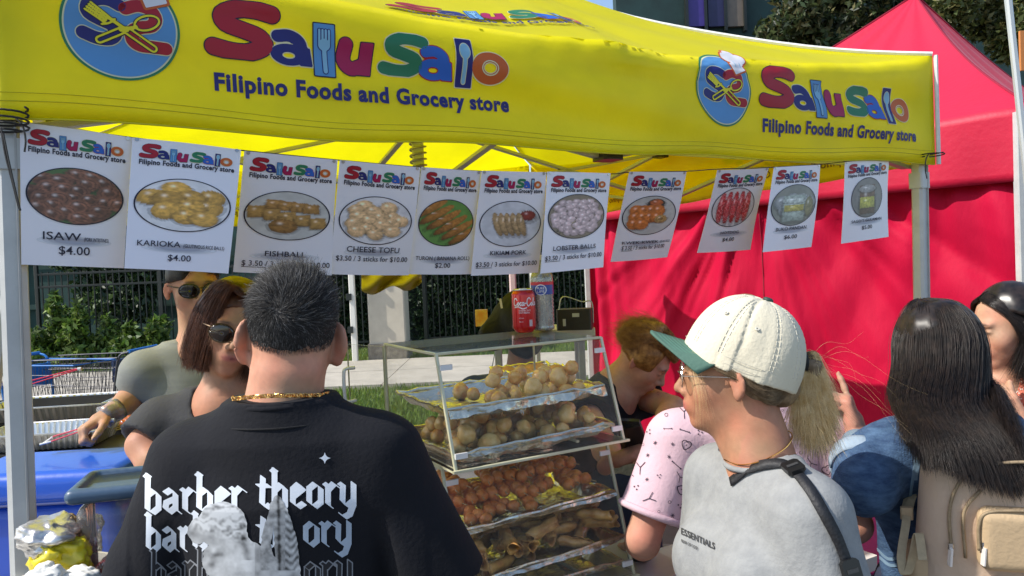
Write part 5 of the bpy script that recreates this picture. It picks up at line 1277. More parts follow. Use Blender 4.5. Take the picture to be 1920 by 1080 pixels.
def folds(p, amp, axis=(0, 0, 1), fr=16, seed=0):
    """cloth creases, longer along the axis"""
    a = unit(axis); s = p @ a; q = p - s[:, None] * a * .72
    n = fbm(q * fr + 11, 2, seed); n2 = 1 - np.abs(fbm(q * fr * .55 + 3, 2, seed + 5)) * 2
    return amp * (n * .55 + np.clip(n2, 0, 1) * .6 - .2)
def wb(F, lo, hi):
    c = np.array([wor((x, y, z), F) for x in (lo[0], hi[0]) for y in (lo[1], hi[1]) for z in (lo[2], hi[2])]); return c.min(0), c.max(0)
def cloth(name, parent, fn, lo, hi, h, m): v, q = sdf_mesh(fn, lo, hi, h); return mesh(name, (v, q), m, parent, smooth=True)
def legs(person, c, az, m, hip=.92, w=.10, shoe=None, s=1.0):
    """trousers and shoes below the torso"""
    F = HF(c, az); L = lambda x, y, z: wor((x, y, z), F)
    pr = [('e', L(0, 0, hip), (.17 * s, .17 * s, .13))]
    for sg in (-1, 1): pr += [('c', L(sg * w, 0, hip - .06), L(sg * w * 1.05, .02, .50), .095 * s, .070 * s), ('c', L(sg * w * 1.05, .02, .50), L(sg * w * 1.1, -.01, .09), .070 * s, .060 * s)]
    lo, hi = bounds(pr, .03); mesh('trousers', sdf_mesh(lambda p: blend(p, pr, .04) + folds(p, .006, seed=4), lo, hi, .013), m, person, smooth=True)
    for sg in (-1, 1):
        sp2 = [('c', L(sg * w * 1.1, -.04, .045), L(sg * w * 1.15, .13, .035), .043, .034)]; lo, hi = bounds(sp2, .02)
        mesh('shoe', sdf_mesh(lambda p: np.maximum(blend(p, sp2), .004 - p[:, 2]), lo, hi, .009), shoe or mat('dark shoe', (.03, .03, .03), .5), person, smooth=True)
def torso_prims(F, sh=.19, dep=.115, top=0.0, waist=.15, chest=.17, hipw=.165, L=.52):
    """F sits at the base of the neck; the torso hangs below it"""
    W = lambda x, y, z: wor((x, y, z), F)
    return [('c', W(-sh * .80, 0, -.075), W(sh * .80, 0, -.075), .058, .058), ('c', W(-sh * .45, 0, -.045), W(sh * .45, 0, -.045), .055, .055)], W
def slab_torso(p, F, sh, chest, waist, hipw, depth, L=.55, k=.05):
    """smooth trunk: an oval section whose width and depth change with height"""
    q = loc(p, F); z = np.clip(-q[:, 2], -.02, L)
    w = np.interp(z, [0, .06, .14, .28, .40, L], [sh * .50, sh * .93, chest, waist * .5 + chest * .5, waist, hipw])
    dpt = np.interp(z, [0, .06, .16, .28, .40, L], [depth * .5, depth * .78, depth, depth * .97, depth * .92, depth * 1.02])
    yo = np.interp(z, [0, .1, .3, L], [-.012, 0, .004, 0])
    r = np.sqrt((q[:, 0] / w) ** 2 + ((q[:, 1] - yo) / dpt) ** 2 + 1e-9)
    d = (r - 1) * np.minimum(w, dpt) * .92
    return np.maximum(d, np.maximum(-q[:, 2] - L, q[:, 2] - .0)) * F[2]
def raydec(name, v2, f, bvh, m, parent, lift=.0016, fmat=None, smooth=False, colors=None, maxd=9):
    """lay a flat print, given in photo coordinates, on the cloth it is printed on"""
    vv = []; ok = []; o = WL[parent.name]
    for x, y in v2:
        d = Vector(unit(P(x, y, 1) - CAM)); hit = bvh.ray_cast(Vector(CAM), d)
        if hit[0] is None or hit[3] > maxd: vv.append(CAM); ok.append(False)
        else:
            n = hit[1]; n = n if n.dot(d) < 0 else -n
            vv.append(np.array(hit[0] - d * lift)); ok.append(True)
    dist = [np.linalg.norm(q - CAM) for q in vv]
    ff = [q for q in f if all(ok[i] for i in q) and max(dist[i] for i in q) - min(dist[i] for i in q) < .03]
    if not ff: return None
    us = sorted({i for q in ff for i in q}); mp = {a: b for b, a in enumerate(us)}
    return mesh(name, ([vv[i] for i in us], [tuple(mp[i] for i in q) for q in ff]), m, parent, colors=None if colors is None else colors[us], smooth=smooth)
def bvh_of(o):
    me = o.data; w = WL[o.name]; return BVHTree.FromPolygons([v.co + Vector(w) for v in me.vertices], [tuple(p.vertices) for p in me.polygons])
def scalp_strands(F, n, lenf, dirf, keep, seed, k=5, rad=(.0765, .0965, .0915), cz=.033, cy=-.014, droop=.0, curl=.0):
    """n short hairs rooted on the skull; dirf gives each its lean"""
    r = rr(seed); d = r.normal(size=(n * 2, 3)); d /= np.linalg.norm(d, axis=1)[:, None]; root = d * np.array(rad) + np.array([0, cy, cz])
    nr = d / np.array(rad); nr /= np.linalg.norm(nr, axis=1)[:, None]; ok = keep(root); root, nr = root[ok][:n], nr[ok][:n]; m = len(root)
    t = dirf(root, nr, r); ln = lenf(root)[:, None] * (.6 + .6 * r.random((m, 1)))
    pts = np.zeros((m, k, 3))
    for j in range(k):
        s = j / (k - 1); pts[:, j] = root + ln * (s * (nr * (1 - .55 * s) * t[1][:, None] + t[0] * (.35 + .65 * s))) + np.array([0, 0, -1.0]) * droop * s * s * ln
        if curl: pts[:, j] += curl * s * np.stack([np.sin(root[:, 2] * 90 + s * 4), np.cos(root[:, 0] * 80 + s * 3), 0 * root[:, 0]], 1)
    return (pts.reshape(-1, 3) * F[2]) @ F[1].T.copy() if False else np.einsum('ij,nkj->nki', F[1], pts * F[2]) + F[0]
def guide_strands(guides, n, jit, seed, k=14, frizz=0.0, ends=0.0, var=.12):
    """guides: list of polylines; hairs blend between neighbouring guides"""
    r = rr(seed); gs = []
    for g in guides:
        s = np.array(spline(g, 6)); L = np.r_[0, np.cumsum(np.linalg.norm(np.diff(s, axis=0), axis=1))]; t = np.linspace(0, L[-1], k); gs.append(np.stack([np.interp(t, L, s[:, c]) for c in range(3)], 1))
    gs = np.array(gs); u = r.random(n) * (len(gs) - 1); i = np.minimum(u.astype(int), len(gs) - 2); w = (u - i)[:, None, None]
    p = gs[i] * (1 - w) + gs[i + 1] * w
    fac = 1 - var * r.random(n) ** 1.5; jj = np.arange(k)[None, :] * fac[:, None]; j0 = np.minimum(jj.astype(int), k - 2); fr = (jj - j0)[:, :, None]; ar = np.arange(n)[:, None]
    p = p[ar, j0] * (1 - fr) + p[ar, j0 + 1] * fr
    tt = np.linspace(0, 1, k)[None, :, None]; o = r.normal(size=(n, 1, 3)) * jit; o2 = r.normal(size=(n, 1, 3)) * (frizz + ends * tt)
    p = p + o * (.35 + .65 * tt) + o2 * tt ** 2
    ph = r.random((n, 1)) * 6.28
    p[:, :, 2] += frizz * .4 * np.sin(tt[:, :, 0] * 9 + ph); return p
def hairm(nm, c1, c2=None, rough=.48): return mat('hair ' + nm, c1, rough, .5, 60, col2=c2, spec=.35)
def hair_mass(parent, name, prims, m, k=.02, h=.006, amp=.004, axis=(0, 0, 1), fr=40, cut=None):
    lo, hi = bounds(prims, .02)
    def f(p):
        d = blend(p, prims, k) + amp * fbm((p - (p @ unit(axis))[:, None] * unit(axis) * .85) * fr, 2, 2)
        return d if cut is None else np.maximum(d, cut(p))
    return mesh(name, sdf_mesh(f, lo, hi, h), m, parent, smooth=True)
cottonB = mat('black cotton jersey', (.0075, .008, .0115), .88, .15, 6, .3, 130, sheen=.02, spec=.25)
jeans = mat('dark blue jeans', (.02, .03, .06), .85, .2, 20, .3, 120)
gold = mat('gold chain', (.80, .45, .14), .22, .1, 60, metal=1.0)
SILV = mat('silver metal', (.75, .75, .75), .2, metal=1.0)

# ---------------------------------------------------------------- man with his back to us
MF = HF(P(548, 630, 1.41), math.radians(104), .05, .10, 1.0)
MN = HF(P(531, 752, 1.38), math.radians(90), 0, .0, 1.0)
man = thing('person', 'man from behind in a black t-shirt printed with gothic lettering and a winged statue', 'person', (MN[0][0], MN[0][1], 0))
mw = lambda x, y, z: wor((x, y, z), MN)
mp_ = [('c', wor((0, -.012, -.03), MF), mw(0, 0, -.01), .064, .070), ('c', mw(-.10, 0, -.09), mw(.10, 0, -.09), .035, .035), ('c', mw(0, 0, -.12), mw(0, .0, -.5), .06, .10), ('e', wor((0, -.06, -.055), MF), (.050, .035, .035))]
ma_ = []
for sg in (-1, 1): ma_ += [('c', mw(sg * .17, 0, -.11), mw(sg * .255, .0, -.36), .050, .043), ('c', mw(sg * .255, 0, -.36), mw(sg * .22, .24, -.42), .043, .030)]
for sg in (-1, 1): ma_ += hand_prims(mw(sg * .24, .25, -.42), V3(0, 1, .05), V3(0, 0, -1), -sg, (.3, .32, .35, .4))
make_body(man, MF, (.50, .255, .165), mp_, ma_, h=.0052, headkw=dict(full=1.15, ear=1.12, post=lambda d, q: d + .0022 * np.exp(-((q[:, 2] + .055 + .35 * q[:, 0]) / .0035) ** 2) * (q[:, 1] < 0) + .0016 * np.exp(-((q[:, 2] + .075 + .2 * q[:, 0]) / .003) ** 2) * (q[:, 1] < 0)))
def shirtM(p):
    q = loc(p, MN); d = slab_torso(p, MN, .195, .212, .205, .21, .13, L=.62)
    for sg in (-1, 1):
        d = smin(d, cap(p, mw(sg * .055, -.002, -.052), mw(sg * .165, 0, -.122), .048, .070), .05)
        d = smin(d, tcone(p, mw(sg * .166, 0, -.11), mw(sg * .264, .0, -.345), .080, .090), .035)
    neck = cap(p, mw(0, .01, .16), mw(0, .0, .055), .073, .073); d = smin(d, np.maximum(cap(p, mw(0, .004, .12), mw(0, 0, -.05), .083, .088), q[:, 2] - .004 + .06 * q[:, 0] * 0), .03)
    d = smax(d, -neck, .006)
    s = np.clip((-q[:, 2] - .12) / .2, 0, 1)
    wr = folds(p, .0080, (.1, 0, 1), 6.5, 3) * s * (np.abs(q[:, 0]) < .26) + folds(p, .0055, (1, 0, .15), 9, 7) * np.exp(-((q[:, 2] + .10) / .05) ** 2) + .004 * np.sin(q[:, 0] * 60 + q[:, 2] * 30) * np.clip((np.abs(q[:, 0]) - .14) / .08, 0, 1) * s
    # long creases falling from the armpits
    for sg in (-1, 1): wr = wr + .014 * np.exp(-(((q[:, 0] * sg - .185 + .05 * (q[:, 2] + .3)) / .016) ** 2)) * np.clip((-q[:, 2] - .18) / .08, 0, 1)
    return d + wr
shirt = cloth('t_shirt', man, shirtM, *wb(MN, (-.44, -.22, -.64), (.44, .24, .04)), .0058, cottonB)
# ribbed collar band
cpts = [mw(.088 * math.sin(a), .004 - .088 * math.cos(a), .0 - .006 * math.cos(a)) for a in np.linspace(0, 2 * math.pi, 40, endpoint=False)]
cpts = [mw(.0865 * math.sin(a), -.086 * math.cos(a), .001) for a in np.linspace(0, 2 * math.pi, 48, endpoint=False)]
mesh('collar', tube(cpts, .0062, 8, closed=True), cottonB, man, smooth=True)
mesh('collar_seam', tube([mw(.118 * math.sin(a), -.100 * math.cos(a), -.030) for a in np.linspace(-1.15, 1.15, 30)], .0014, 5), mat('black seam thread', (.006, .006, .007), .8), man)
SB = bvh_of(shirt)
legs(man, (MN[0][0], MN[0][1], 0), math.radians(90), jeans)
# chain
ch_pts = []
for i in range(70):
    a = -1.5 + 3.0 * i / 69; ch_pts.append(mw(.086 * math.sin(a), -.084 * math.cos(a) - .002, .024 - .012 * abs(math.sin(a)) ** 2))
g = G()
for i in range(69):
    c = (ch_pts[i] + ch_pts[i + 1]) / 2; t = unit(ch_pts[i + 1] - ch_pts[i]); up = V3(0, 0, 1); pr2 = [c + t * (.0034 * math.cos(b)) + up * (.0030 * math.sin(b)) + np.cross(t, up) * .0010 * math.sin(b + i) for b in np.linspace(0, 6.283, 9)[:-1]]
    g.add(tube(pr2, .0011, 4, closed=True))
mesh('necklace', g.vf, gold, man)
# cropped hair
def nape(q): return -.040 + .5 * np.clip(q[:, 1] + .02, 0, 1) + .014 * np.sin(q[:, 0] * 60)
def keepM(q): return (q[:, 2] > -.058 + .020 * np.sin(q[:, 0] * 70) * .2 + .75 * np.clip(q[:, 1] + .045, 0, .2)) & (q[:, 1] < .070)
hb_ = mat('hair cropped base', (.022, .020, .020), .7, .4, 90)
def capM(p):
    q = loc(p, MF); d = ell(q, (0, -.014, .033), (.0755, .0955, .0895))
    return np.maximum(d + .0012 * fbm(q * 130, 2), -(q[:, 2] + .050 - .75 * np.clip(q[:, 1] + .045, 0, .2)))
v, f = sdf_mesh(capM, MF[0] - .13, MF[0] + .15, .004)
mesh('hair_base', (v, f), hb_, man, smooth=True)
WH = V3(-.022, -.098, .055)
def dirM(root, nr, r):
    t = root - WH; t = t - (t * nr).sum(1)[:, None] * nr; L = np.linalg.norm(t, axis=1)[:, None]; t = t / np.maximum(L, 1e-6)
    sw = np.cross(nr, t); t = t * .9 + sw * .45 + r.normal(size=root.shape) * .28
    low = np.clip((.045 - root[:, 2]) / .05, 0, 1)[:, None]; t = t * (1 - low) + np.array([0, 0, -1.0]) * low
    return t, np.where(root[:, 2] > .04, 1.0, .5)
def lenM(root): return np.interp(root[:, 2], [-.06, -.02, .02, .055, .08, .12], [.0025, .004, .007, .016, .022, .028])
hairobj('hair', scalp_strands(MF, 15000, lenM, dirM, keepM, 1), .00033, hairm('near black', (.010, .009, .009), (.03, .027, .025)), man)
hairobj('grey_sunlit_hair', scalp_strands(MF, 3400, lenM, dirM, keepM, 2), .00034, hairm('grey', (.11, .105, .10), (.24, .235, .23)), man)  # greying strands, with sun sheen on the dark hair put into their colour
nl = lambda root: np.full(len(root), .006)
hairobj('nape_hair', scalp_strands(MF, 4500, nl, lambda a, b, r: (np.tile([0, 0, -.8], (len(a), 1)) + r.normal(size=a.shape) * .1, np.full(len(a), .3)), lambda q: (q[:, 2] < .0) & (q[:, 2] > -.070 + .004 * np.sin(q[:, 0] * 90)) & (q[:, 1] < -.02), 3, rad=(.0745, .0935, .0885)), .00028, hairm('near black', (.01, .01, .01)), man)
# printed lettering, pen-drawn gothic minuscules
GL = {
 'b': ([[(.12, 1.62), (.10, .14), (.32, .0), (.56, .2), (.56, .74), (.36, .95), (.14, .78)], [(.02, 1.5), (.16, 1.62)]], .74),
 'a': ([[(.10, .82), (.34, .97), (.52, .78), (.52, .14), (.68, .0)], [(.50, .58), (.14, .42), (.10, .16), (.27, .0), (.52, .2)]], .78),
 'r': ([[(.02, .88), (.14, .96), (.14, .10), (.26, .0)], [(.16, .74), (.38, .98), (.56, .84)]], .62),
 'e': ([[(.58, .16), (.34, .0), (.12, .18), (.12, .76), (.36, .98), (.56, .80), (.14, .46)]], .68),
 't': ([[(.20, 1.30), (.16, .16), (.34, .0), (.50, .12)], [(.0, .93), (.46, .93)]], .56),
 'h': ([[(.12, 1.62), (.12, .06), (.20, -.02)], [(.14, .74), (.38, .98), (.56, .80), (.56, .12), (.44, -.22)], [(.02, 1.5), (.16, 1.62)]], .76),
 'o': ([[(.12, .20), (.12, .78), (.36, .98), (.60, .80), (.60, .20), (.36, .0), (.12, .20)]], .76),
 'y': ([[(.02, .88), (.14, .96), (.12, .22), (.32, .0), (.56, .22)], [(.58, .98), (.58, .10), (.42, -.34), (.20, -.46), (.06, -.34)]], .76)}
def gothic(word, x0, x1, y0, y1, xh, fat=1.0, grow=0.0, h=1.1):
    """word from photo column x0 to x1, baseline running from y0 to y1, x-height xh"""
    tot = sum(GL[c][1] for c in word); sx = (x1 - x0) / tot; cx = x0; strokes = []
    for c in word:
        st, w = GL[c]
        for s in st: strokes.append([(cx + a * sx, (y0 + (y1 - y0) * (cx + a * sx - x0) / (x1 - x0)) - b * xh) for a, b in s])
        cx += w * sx
    nb = (.20 * sx * fat, .15 * xh * fat)
    out = []
    for s in strokes:
        pass
    def f(p):
        d = None
        for s in strokes:
            xs = [q[0] for q in s]; m = (p[:, 0] > min(xs) - 30) & (p[:, 0] < max(xs) + 30); e = np.full(len(p), 30.0)
            if m.any(): e[m] = nib2(p[m], s, nb) - .9
            d = e if d is None else np.minimum(d, e)
        return d - grow
    return sdf2(f, (x0 - 12, min(y0, y1) - xh * 1.8), (x1 + 14, max(y0, y1) + xh * .62), h)
pw_ = mat('white shirt print', (.66, .70, .76), .55, .06, 20); pg_ = mat('blue grey shirt print', (.40, .47, .56), .55, .12, 14); po_ = mat('faint grey shirt print', (.22, .23, .25), .6, .1, 14)
rows = [('barber', 272, 461, 962, 957, 44, pw_, 1.0), ('theory', 484, 671, 952, 949, 44, pw_, 1.0), ('barb', 274, 392, 1033, 1030, 43, pw_, .95), ('th', 484, 548, 1027, 1026, 43, pw_, .95), ('ory', 568, 662, 1023, 1021, 43, pg_, .95)]
for w, a, b, y0, y1, xh, mm, fat in rows:
    v, f = gothic(w, a, b, y0, y1, xh, fat); raydec('gothic_lettering', v, f, SB, mm, man, .0016)
for w, a, b in (('barb', 284, 400), ('ory', 570, 664)):
    v, f = gothic(w, a, b, 1100, 1094, 43, .95, .7); raydec('outline_lettering', v, f, SB, po_, man, .0014); v, f = gothic(w, a, b, 1100, 1094, 43, .95, -1.6, .9); raydec('outline_lettering', v, f, SB, mat('black shirt print', (.012, .012, .015), .8), man, .0018)
v, f = sdf2(lambda p: (np.sqrt(np.abs(p[:, 0] - 609)) + np.sqrt(np.abs(p[:, 1] - 859)) - 3.75) * 2, (592, 842), (626, 876), .8); raydec('star_print', v, f, SB, pw_, man, .0016)
# printed winged statue: grey tones are ink, flat on the cloth
def statue(p):
    d = ell2(p, (416, 985), (47, 44)); d = np.minimum(d, ell2(p, (372, 995), (20, 24)))
    d = np.minimum(d, ell2(p, (432, 1026), (38, 46))); d = np.minimum(d, ell2(p, (412, 1050), (32, 38)))
    d = np.minimum(d, line2(p, [(455, 1040), (475, 1050), (520, 1085)], 30)); d = np.minimum(d, ell2(p, (470, 1085), (62, 40)))
    wing = line2(p, [(520, 948), (527, 985), (530, 1050), (535, 1095)], 14); wing = np.minimum(wing, line2(p, [(520, 938), (535, 970), (548, 1010), (552, 1050), (555, 1090)], 9)); wing = np.minimum(wing, line2(p, [(518, 950), (505, 985), (498, 1020), (508, 1060)], 9))
    d = np.minimum(d, wing)
    return np.maximum(d + 1.6 * vnoise(np.stack([p[:, 0] * .16, p[:, 1] * .16, 0 * p[:, 0]], 1)), p[:, 1] - 1092)
v, f = sdf2(statue, (345, 925), (570, 1095), 1.5)
p3 = np.stack([v[:, 0], v[:, 1], 0 * v[:, 0]], 1); x, y = v[:, 0], v[:, 1]
wx, wy = x + 9 * vnoise(p3 * .07, 11), y + 9 * vnoise(p3 * .07, 12); curl_ = np.sin(.34 * wy + .9 * np.sin(wx * .16) + 1.5 * vnoise(p3 * .11, 4)) * .7 + .8 * vnoise(p3 * .22, 6); hair_z = np.clip((1008 - y + .25 * (x - 400)) / 14, 0, 1) * (x < 478)
tone = .50 + .10 * fbm(p3 * .06, 3, 9); tone = tone + hair_z * (.16 * curl_ + .10) + (1 - hair_z) * .10 * np.clip((x - 395) / 60, -1, 1) * (x < 478)
tone -= .22 * np.exp(-((x - 408) / 10) ** 2 - ((y - 1040) / 5) ** 2) + .15 * np.exp(-((x - 398) / 6) ** 2 - ((y - 1062) / 8) ** 2)
tone -= .25 * np.exp(-(((x - 455) - .2 * (y - 1000)) / 8) ** 2) * (y > 980) * (y < 1050)
wz = (x > 488) & (y < 1070); tone = np.where(wz, .44 + .12 * np.sin((y + 5 * np.sin(x * .25)) * .42 + x * .12) * (x > 535) + .10 * fbm(p3 * .12, 3, 5) - .2 * np.exp(-((x - 522 - .02 * (y - 950)) / 3) ** 2), tone)
tone = np.clip((tone - .38) * 1.35 + .22, .02, .62)[:, None] * np.array([.94, .97, 1.0])
raydec('statue_print', v, f, SB, mat('statue print ink', (.5, .5, .5), .6, vcol=True), man, .0022, colors=tone)

# ---------------------------------------------------------------- woman in the cap
HFm = HF(P(1371, 700, 1.45), math.radians(166), -.03, -.02, .93)
HN = HF(P(1424, 856, 1.42), math.radians(200), 0, 0, .86)
wom = thing('person', 'woman in profile with a cream and green cap, grey t-shirt and blonde ponytail', 'person', (HN[0][0], HN[0][1], 0))
hw = lambda x, y, z: wor((x, y, z), HN); hh_ = lambda x, y, z: wor((x, y, z), HFm)
hp_ = [('c', hh_(0, -.020, -.045), hw(0, -.005, -.02), .056, .066), ('c', hw(-.09, 0, -.08), hw(.09, 0, -.08), .033, .033), ('c', hw(0, .01, -.10), hw(0, .0, -.45), .06, .09), ('c', hh_(0, .03, -.075), hh_(0, -.01, -.12), .035, .045)]
ha_ = []
for sg in (-1, 1): ha_ += [('c', hw(sg * .150, 0, -.09), hw(sg * .195, -.02, -.34), .044, .040), ('c', hw(sg * .195, -.02, -.34), hw(sg * .17, .18, -.46), .040, .027)]
for sg in (-1, 1): ha_ += hand_prims(hw(sg * .17, .19, -.465), HN[1] @ V3(0, 1, -.2), V3(0, 0, -1), -sg, (.3, .3, .3, .35), .9)
make_body(wom, HFm, (.42, .20, .115), hp_, ha_, h=.0050, lip=(.50, .13, .12), headkw=dict(full=1.18))
greyT = mat('heather grey jersey', (.29, .295, .29), .88, .05, 40, .3, 150, col2=(.235, .24, .24))
def shirtH(p):
    q = loc(p, HN); d = slab_torso(p, HN, .170, .172, .165, .19, .112, L=.62)
    d = smin(d, ell(q, (-.075, .095, -.235), (.085, .075, .085)), .06); d = smin(d, ell(q, (.075, .095, -.235), (.085, .075, .085)), .06)
    for sg in (-1, 1):
        d = smin(d, cap(p, hw(sg * .05, -.004, -.035), hw(sg * .145, 0, -.085), .045, .058), .04)
        d = smin(d, tcone(p, hw(sg * .150, 0, -.085), hw(sg * .205, -.012, -.33), .068, .080), .035)
    d = smax(d, -cap(p, hw(0, .010, .14), hw(0, .004, .030), .060, .062), .006)
    return d + folds(p, .0075, (.2, .1, 1), 9, 13) * np.clip(-q[:, 2] / .15, 0, 1) + .007 * np.exp(-(((q[:, 2] + .30 + .5 * (q[:, 0] + .2)) / .014) ** 2)) * (q[:, 0] < 0)
hs = cloth('t_shirt', wom, shirtH, *wb(HN, (-.36, -.28, -.64), (.36, .30, .04)), .0056, greyT)
mesh('collar', tube([hw(.0665 * math.sin(a), .004 - .069 * math.cos(a) * 1.0, .001 - .03 * (-math.cos(a) + 1) * .28) for a in np.linspace(0, 2 * math.pi, 48, endpoint=False)], .0055, 8, closed=True), greyT, wom, smooth=True)
HB = bvh_of(hs); legs(wom, (HN[0][0], HN[0][1], 0), math.radians(200), jeans, w=.085, s=.95)
def px_text(s, x0, x1, y0, y1, size, bold=.01):
    """lettering in photo coordinates along a sloping baseline"""
    v, f, w = text2(s, bold); out = v.copy(); out[:, 0] = x0 + v[:, 0] / w * (x1 - x0); out[:, 1] = y0 + (y1 - y0) * v[:, 0] / w - v[:, 1] * size; return out, [tuple(reversed(q)) for q in f]
dkp = mat('dark shirt print', (.03, .03, .03), .7)
v, f = px_text('ESSENTIALS', 1277, 1340, 1001, 1030, 17, .025); raydec('shirt_lettering', v, f, HB, dkp, wom, .004)
v, f = px_text('FEAR OF GOD', 1277, 1308, 1016, 1031, 8, .02); raydec('shirt_lettering', v, f, HB, dkp, wom, .004)
# cap
CF_f = unit(math.cos(.42) * (HFm[1] @ V3(0, 1, 0)) + math.sin(.42) * V3(0, 0, 1)); CF_s = unit(np.cross(V3(0, 0, 1), CF_f)); CF_u = np.cross(CF_f, CF_s)   # s = wearer's left
CFR = np.stack([-CF_s, CF_f, CF_u], 1); CFo = P(1383, 690, 1.452); CFm = (CFo, CFR, 1.0); cw_ = lambda x, y, z: wor((x, y, z), CFm)
creamC = mat('cream cotton twill', (.68, .62, .47), .8, .05, 4, .3, 160); greenC = mat('green cotton twill', (.065, .14, .105), .75, .08, 6, .3, 160)
def crown(p):
    q = loc(p, CFm); z = q[:, 2] / .141; n = 2.35
    yr = np.where(q[:, 1] > 0, .110, .115)
    r = (np.abs(q[:, 0] / .089) ** n + np.abs(q[:, 1] / yr) ** n + np.abs(np.maximum(z, 0)) ** 2.3) ** (1 / n)
    d = (r - 1) * .085
    d = np.maximum(d, -q[:, 2] - .004)
    d = np.maximum(d, -ell(q, (0, -.136, -.002), (.036, .05, .036)))            # opening at the back
    th = np.arctan2(q[:, 0], q[:, 1]); R_ = np.hypot(q[:, 0], q[:, 1])
    seam = np.min([np.abs((th - k * math.pi / 3 - 1e-6 + math.pi) % (2 * math.pi) - math.pi) * R_ for k in range(6)], axis=0)
    d = d + .0016 * np.exp(-(seam / .002) ** 2) + .0035 * np.maximum(0, -fbm(np.stack([th * 3.2, q[:, 2] * 9, 0 * th], 1), 2, 8)) * (q[:, 1] < .02)
    return np.maximum(d, -(d + .004 + .0 * d)) if False else d
v, f = sdf_mesh(crown, CFo - .18, CFo + .2, .0032)
hat = mesh('cap_crown', (v, f), creamC, wom, smooth=True)
HTB = bvh_of(hat)
def brim(u, v):
    x = (u * 2 - 1); an = x * 1.12; bx = .090 * math.sin(an); by = .110 * math.cos(an) - .004; fwd = .072 * math.cos(x * 1.35) ** .7 * v
    return cw_(bx * (1 + .03 * v), by + fwd, .010 - .055 * abs(x) ** 2.2 * (.25 + .75 * v) * .62 - .004 * v)
mesh('brim', slab(grid(brim, 40, 12), .0042), greenC, wom, smooth=True)
for k in range(6):
    vv_ = .12 + k * .14
    mesh('brim_stitch', tube([brim(u, vv_) + CF_u * .0024 for u in np.linspace(.04, .96, 40)], .0005, 4), mat('green thread', (.08, .22, .16), .7), wom)
mesh('cap_button', lathe(cw_(0, -.006, .1395), [(.010, 0), (.0095, .004), (.006, .0065), (.001, .007)], 16, axis=CF_u), mat('dark green button', (.02, .05, .04), .6), wom, smooth=True)
def on_cap(x, y, z):
    d = V3(x, y, z); q0 = cw_(0, 0, .02); dr = Vector(unit(CFR @ d)); hit = HTB.ray_cast(Vector(q0 + np.array(dr) * .3), -dr); return np.array(hit[0]) + np.array(dr) * .0006 if hit[0] else q0
thr = mat('cream thread', (.60, .57, .48), .8)
for th in (-2.6, -2.09, -1.05, -.52, .52, 1.05, 2.09, 3.14):
    for o_ in (-.035, .035):
        pts = [on_cap(math.sin(th + o_ * (1 + s)), math.cos(th + o_ * (1 + s)), .05 + s * 3.0) for s in np.linspace(0, 1, 16) ** 1.6]
        g = G()
        for i in range(0, 15): g.add(tube([pts[i] + (pts[i + 1] - pts[i]) * .1, pts[i] + (pts[i + 1] - pts[i]) * .8], .0007, 4))
        mesh('seam_stitching', g.vf, thr, wom)
for z_ in (.010, .022):
    pts = [cw_(.0905 * math.sin(a) * 1.0, (.111 if math.cos(a) > 0 else .116) * math.cos(a), z_) for a in np.linspace(-2.6, 2.6, 60)]; mesh('band_stitching', tube(pts, .0005, 4), thr, wom)
for th in (-1.57, -.78, .78, 1.57): mesh('eyelet', lathe(on_cap(math.sin(th), math.cos(th), .9) - .0005, [(.0045, 0), (.004, .0018), (.002, .0018), (.0018, 0)], 14, axis=unit(on_cap(math.sin(th), math.cos(th), .9) - CFo)), thr, wom)
# glasses
for sg in (-1, 1):
    mesh('glasses_lens', lathe(hh_(sg * .033, .100, .002), [(.024, -.0006), (.024, .0006)], 24, axis=HFm[1] @ V3(sg * .12, 1, 0), squash=.85), clear_mat('tinted lens', (.93, .91, .88), .03, .18), wom)
    mesh('glasses_rim', tube([hh_(sg * .033 + .0245 * math.cos(a), .100 - sg * .0 - .003 * abs(math.cos(a)), .002 + .021 * math.sin(a)) for a in np.linspace(0, 6.283, 28, endpoint=False)], .0009, 5, closed=True), SILV, wom)
    mesh('glasses_temple', tube(spline([hh_(sg * .057, .098, .008), hh_(sg * .073, .06, .008), hh_(sg * .080, .0, .004), hh_(sg * .080, -.018, -.012)], 4), .0011, 5), SILV, wom)
mesh('glasses_bridge', tube([hh_(-.010, .103, .006), hh_(0, .107, .009), hh_(.010, .103, .006)], .0009, 5), SILV, wom)
mesh('necklace', tube(spline([hw(x, y, z) for x, y, z in ((.03, -.064, .052), (-.03, -.062, .050), (-.062, -.025, .034), (-.0675, .02, .018), (-.055, .052, .006), (-.02, .070, -.004), (.03, .070, -.004))], 5), .0011, 5), gold, wom)
# hair: under the cap, ponytail, loose front locks
blo = hairm('blonde', (.72, .48, .19), (.92, .72, .40)); brn = hairm('dark blonde', (.12, .075, .04), (.30, .21, .12))
hair_mass(wom, 'hair', [('e', hh_(0, -.045, .0), (.078, .070, .075)), ('c', hh_(.0, -.085, -.02), hh_(0, -.10, -.035), .045, .03)], brn, cut=lambda p: loc(p, HFm)[:, 1] - .0 - .2 * loc(p, HFm)[:, 2])
pb = P(1500, 678, 1.475)
def pony(dx, dy, dd): return [pb, P(1522 + dx * .4, 668 + dy * .3, 1.475), P(1535 + dx, 720 + dy * .6, 1.47 + dd), P(1541 + dx * 1.2, 770 + dy, 1.46 + dd), P(1550 + dx * 1.4, 822 + dy * 1.2, 1.45 + dd)]
mesh('hair_tie', tube([pb + .020 * (math.cos(a) * V3(0, 0, 1) + math.sin(a) * V3(.0, 1, 0)) + V3(.004, 0, 0) for a in np.linspace(0, 6.283, 20, endpoint=False)], .006, 6, closed=True), mat('black hair tie', (.01, .01, .01), .7), wom, smooth=True)
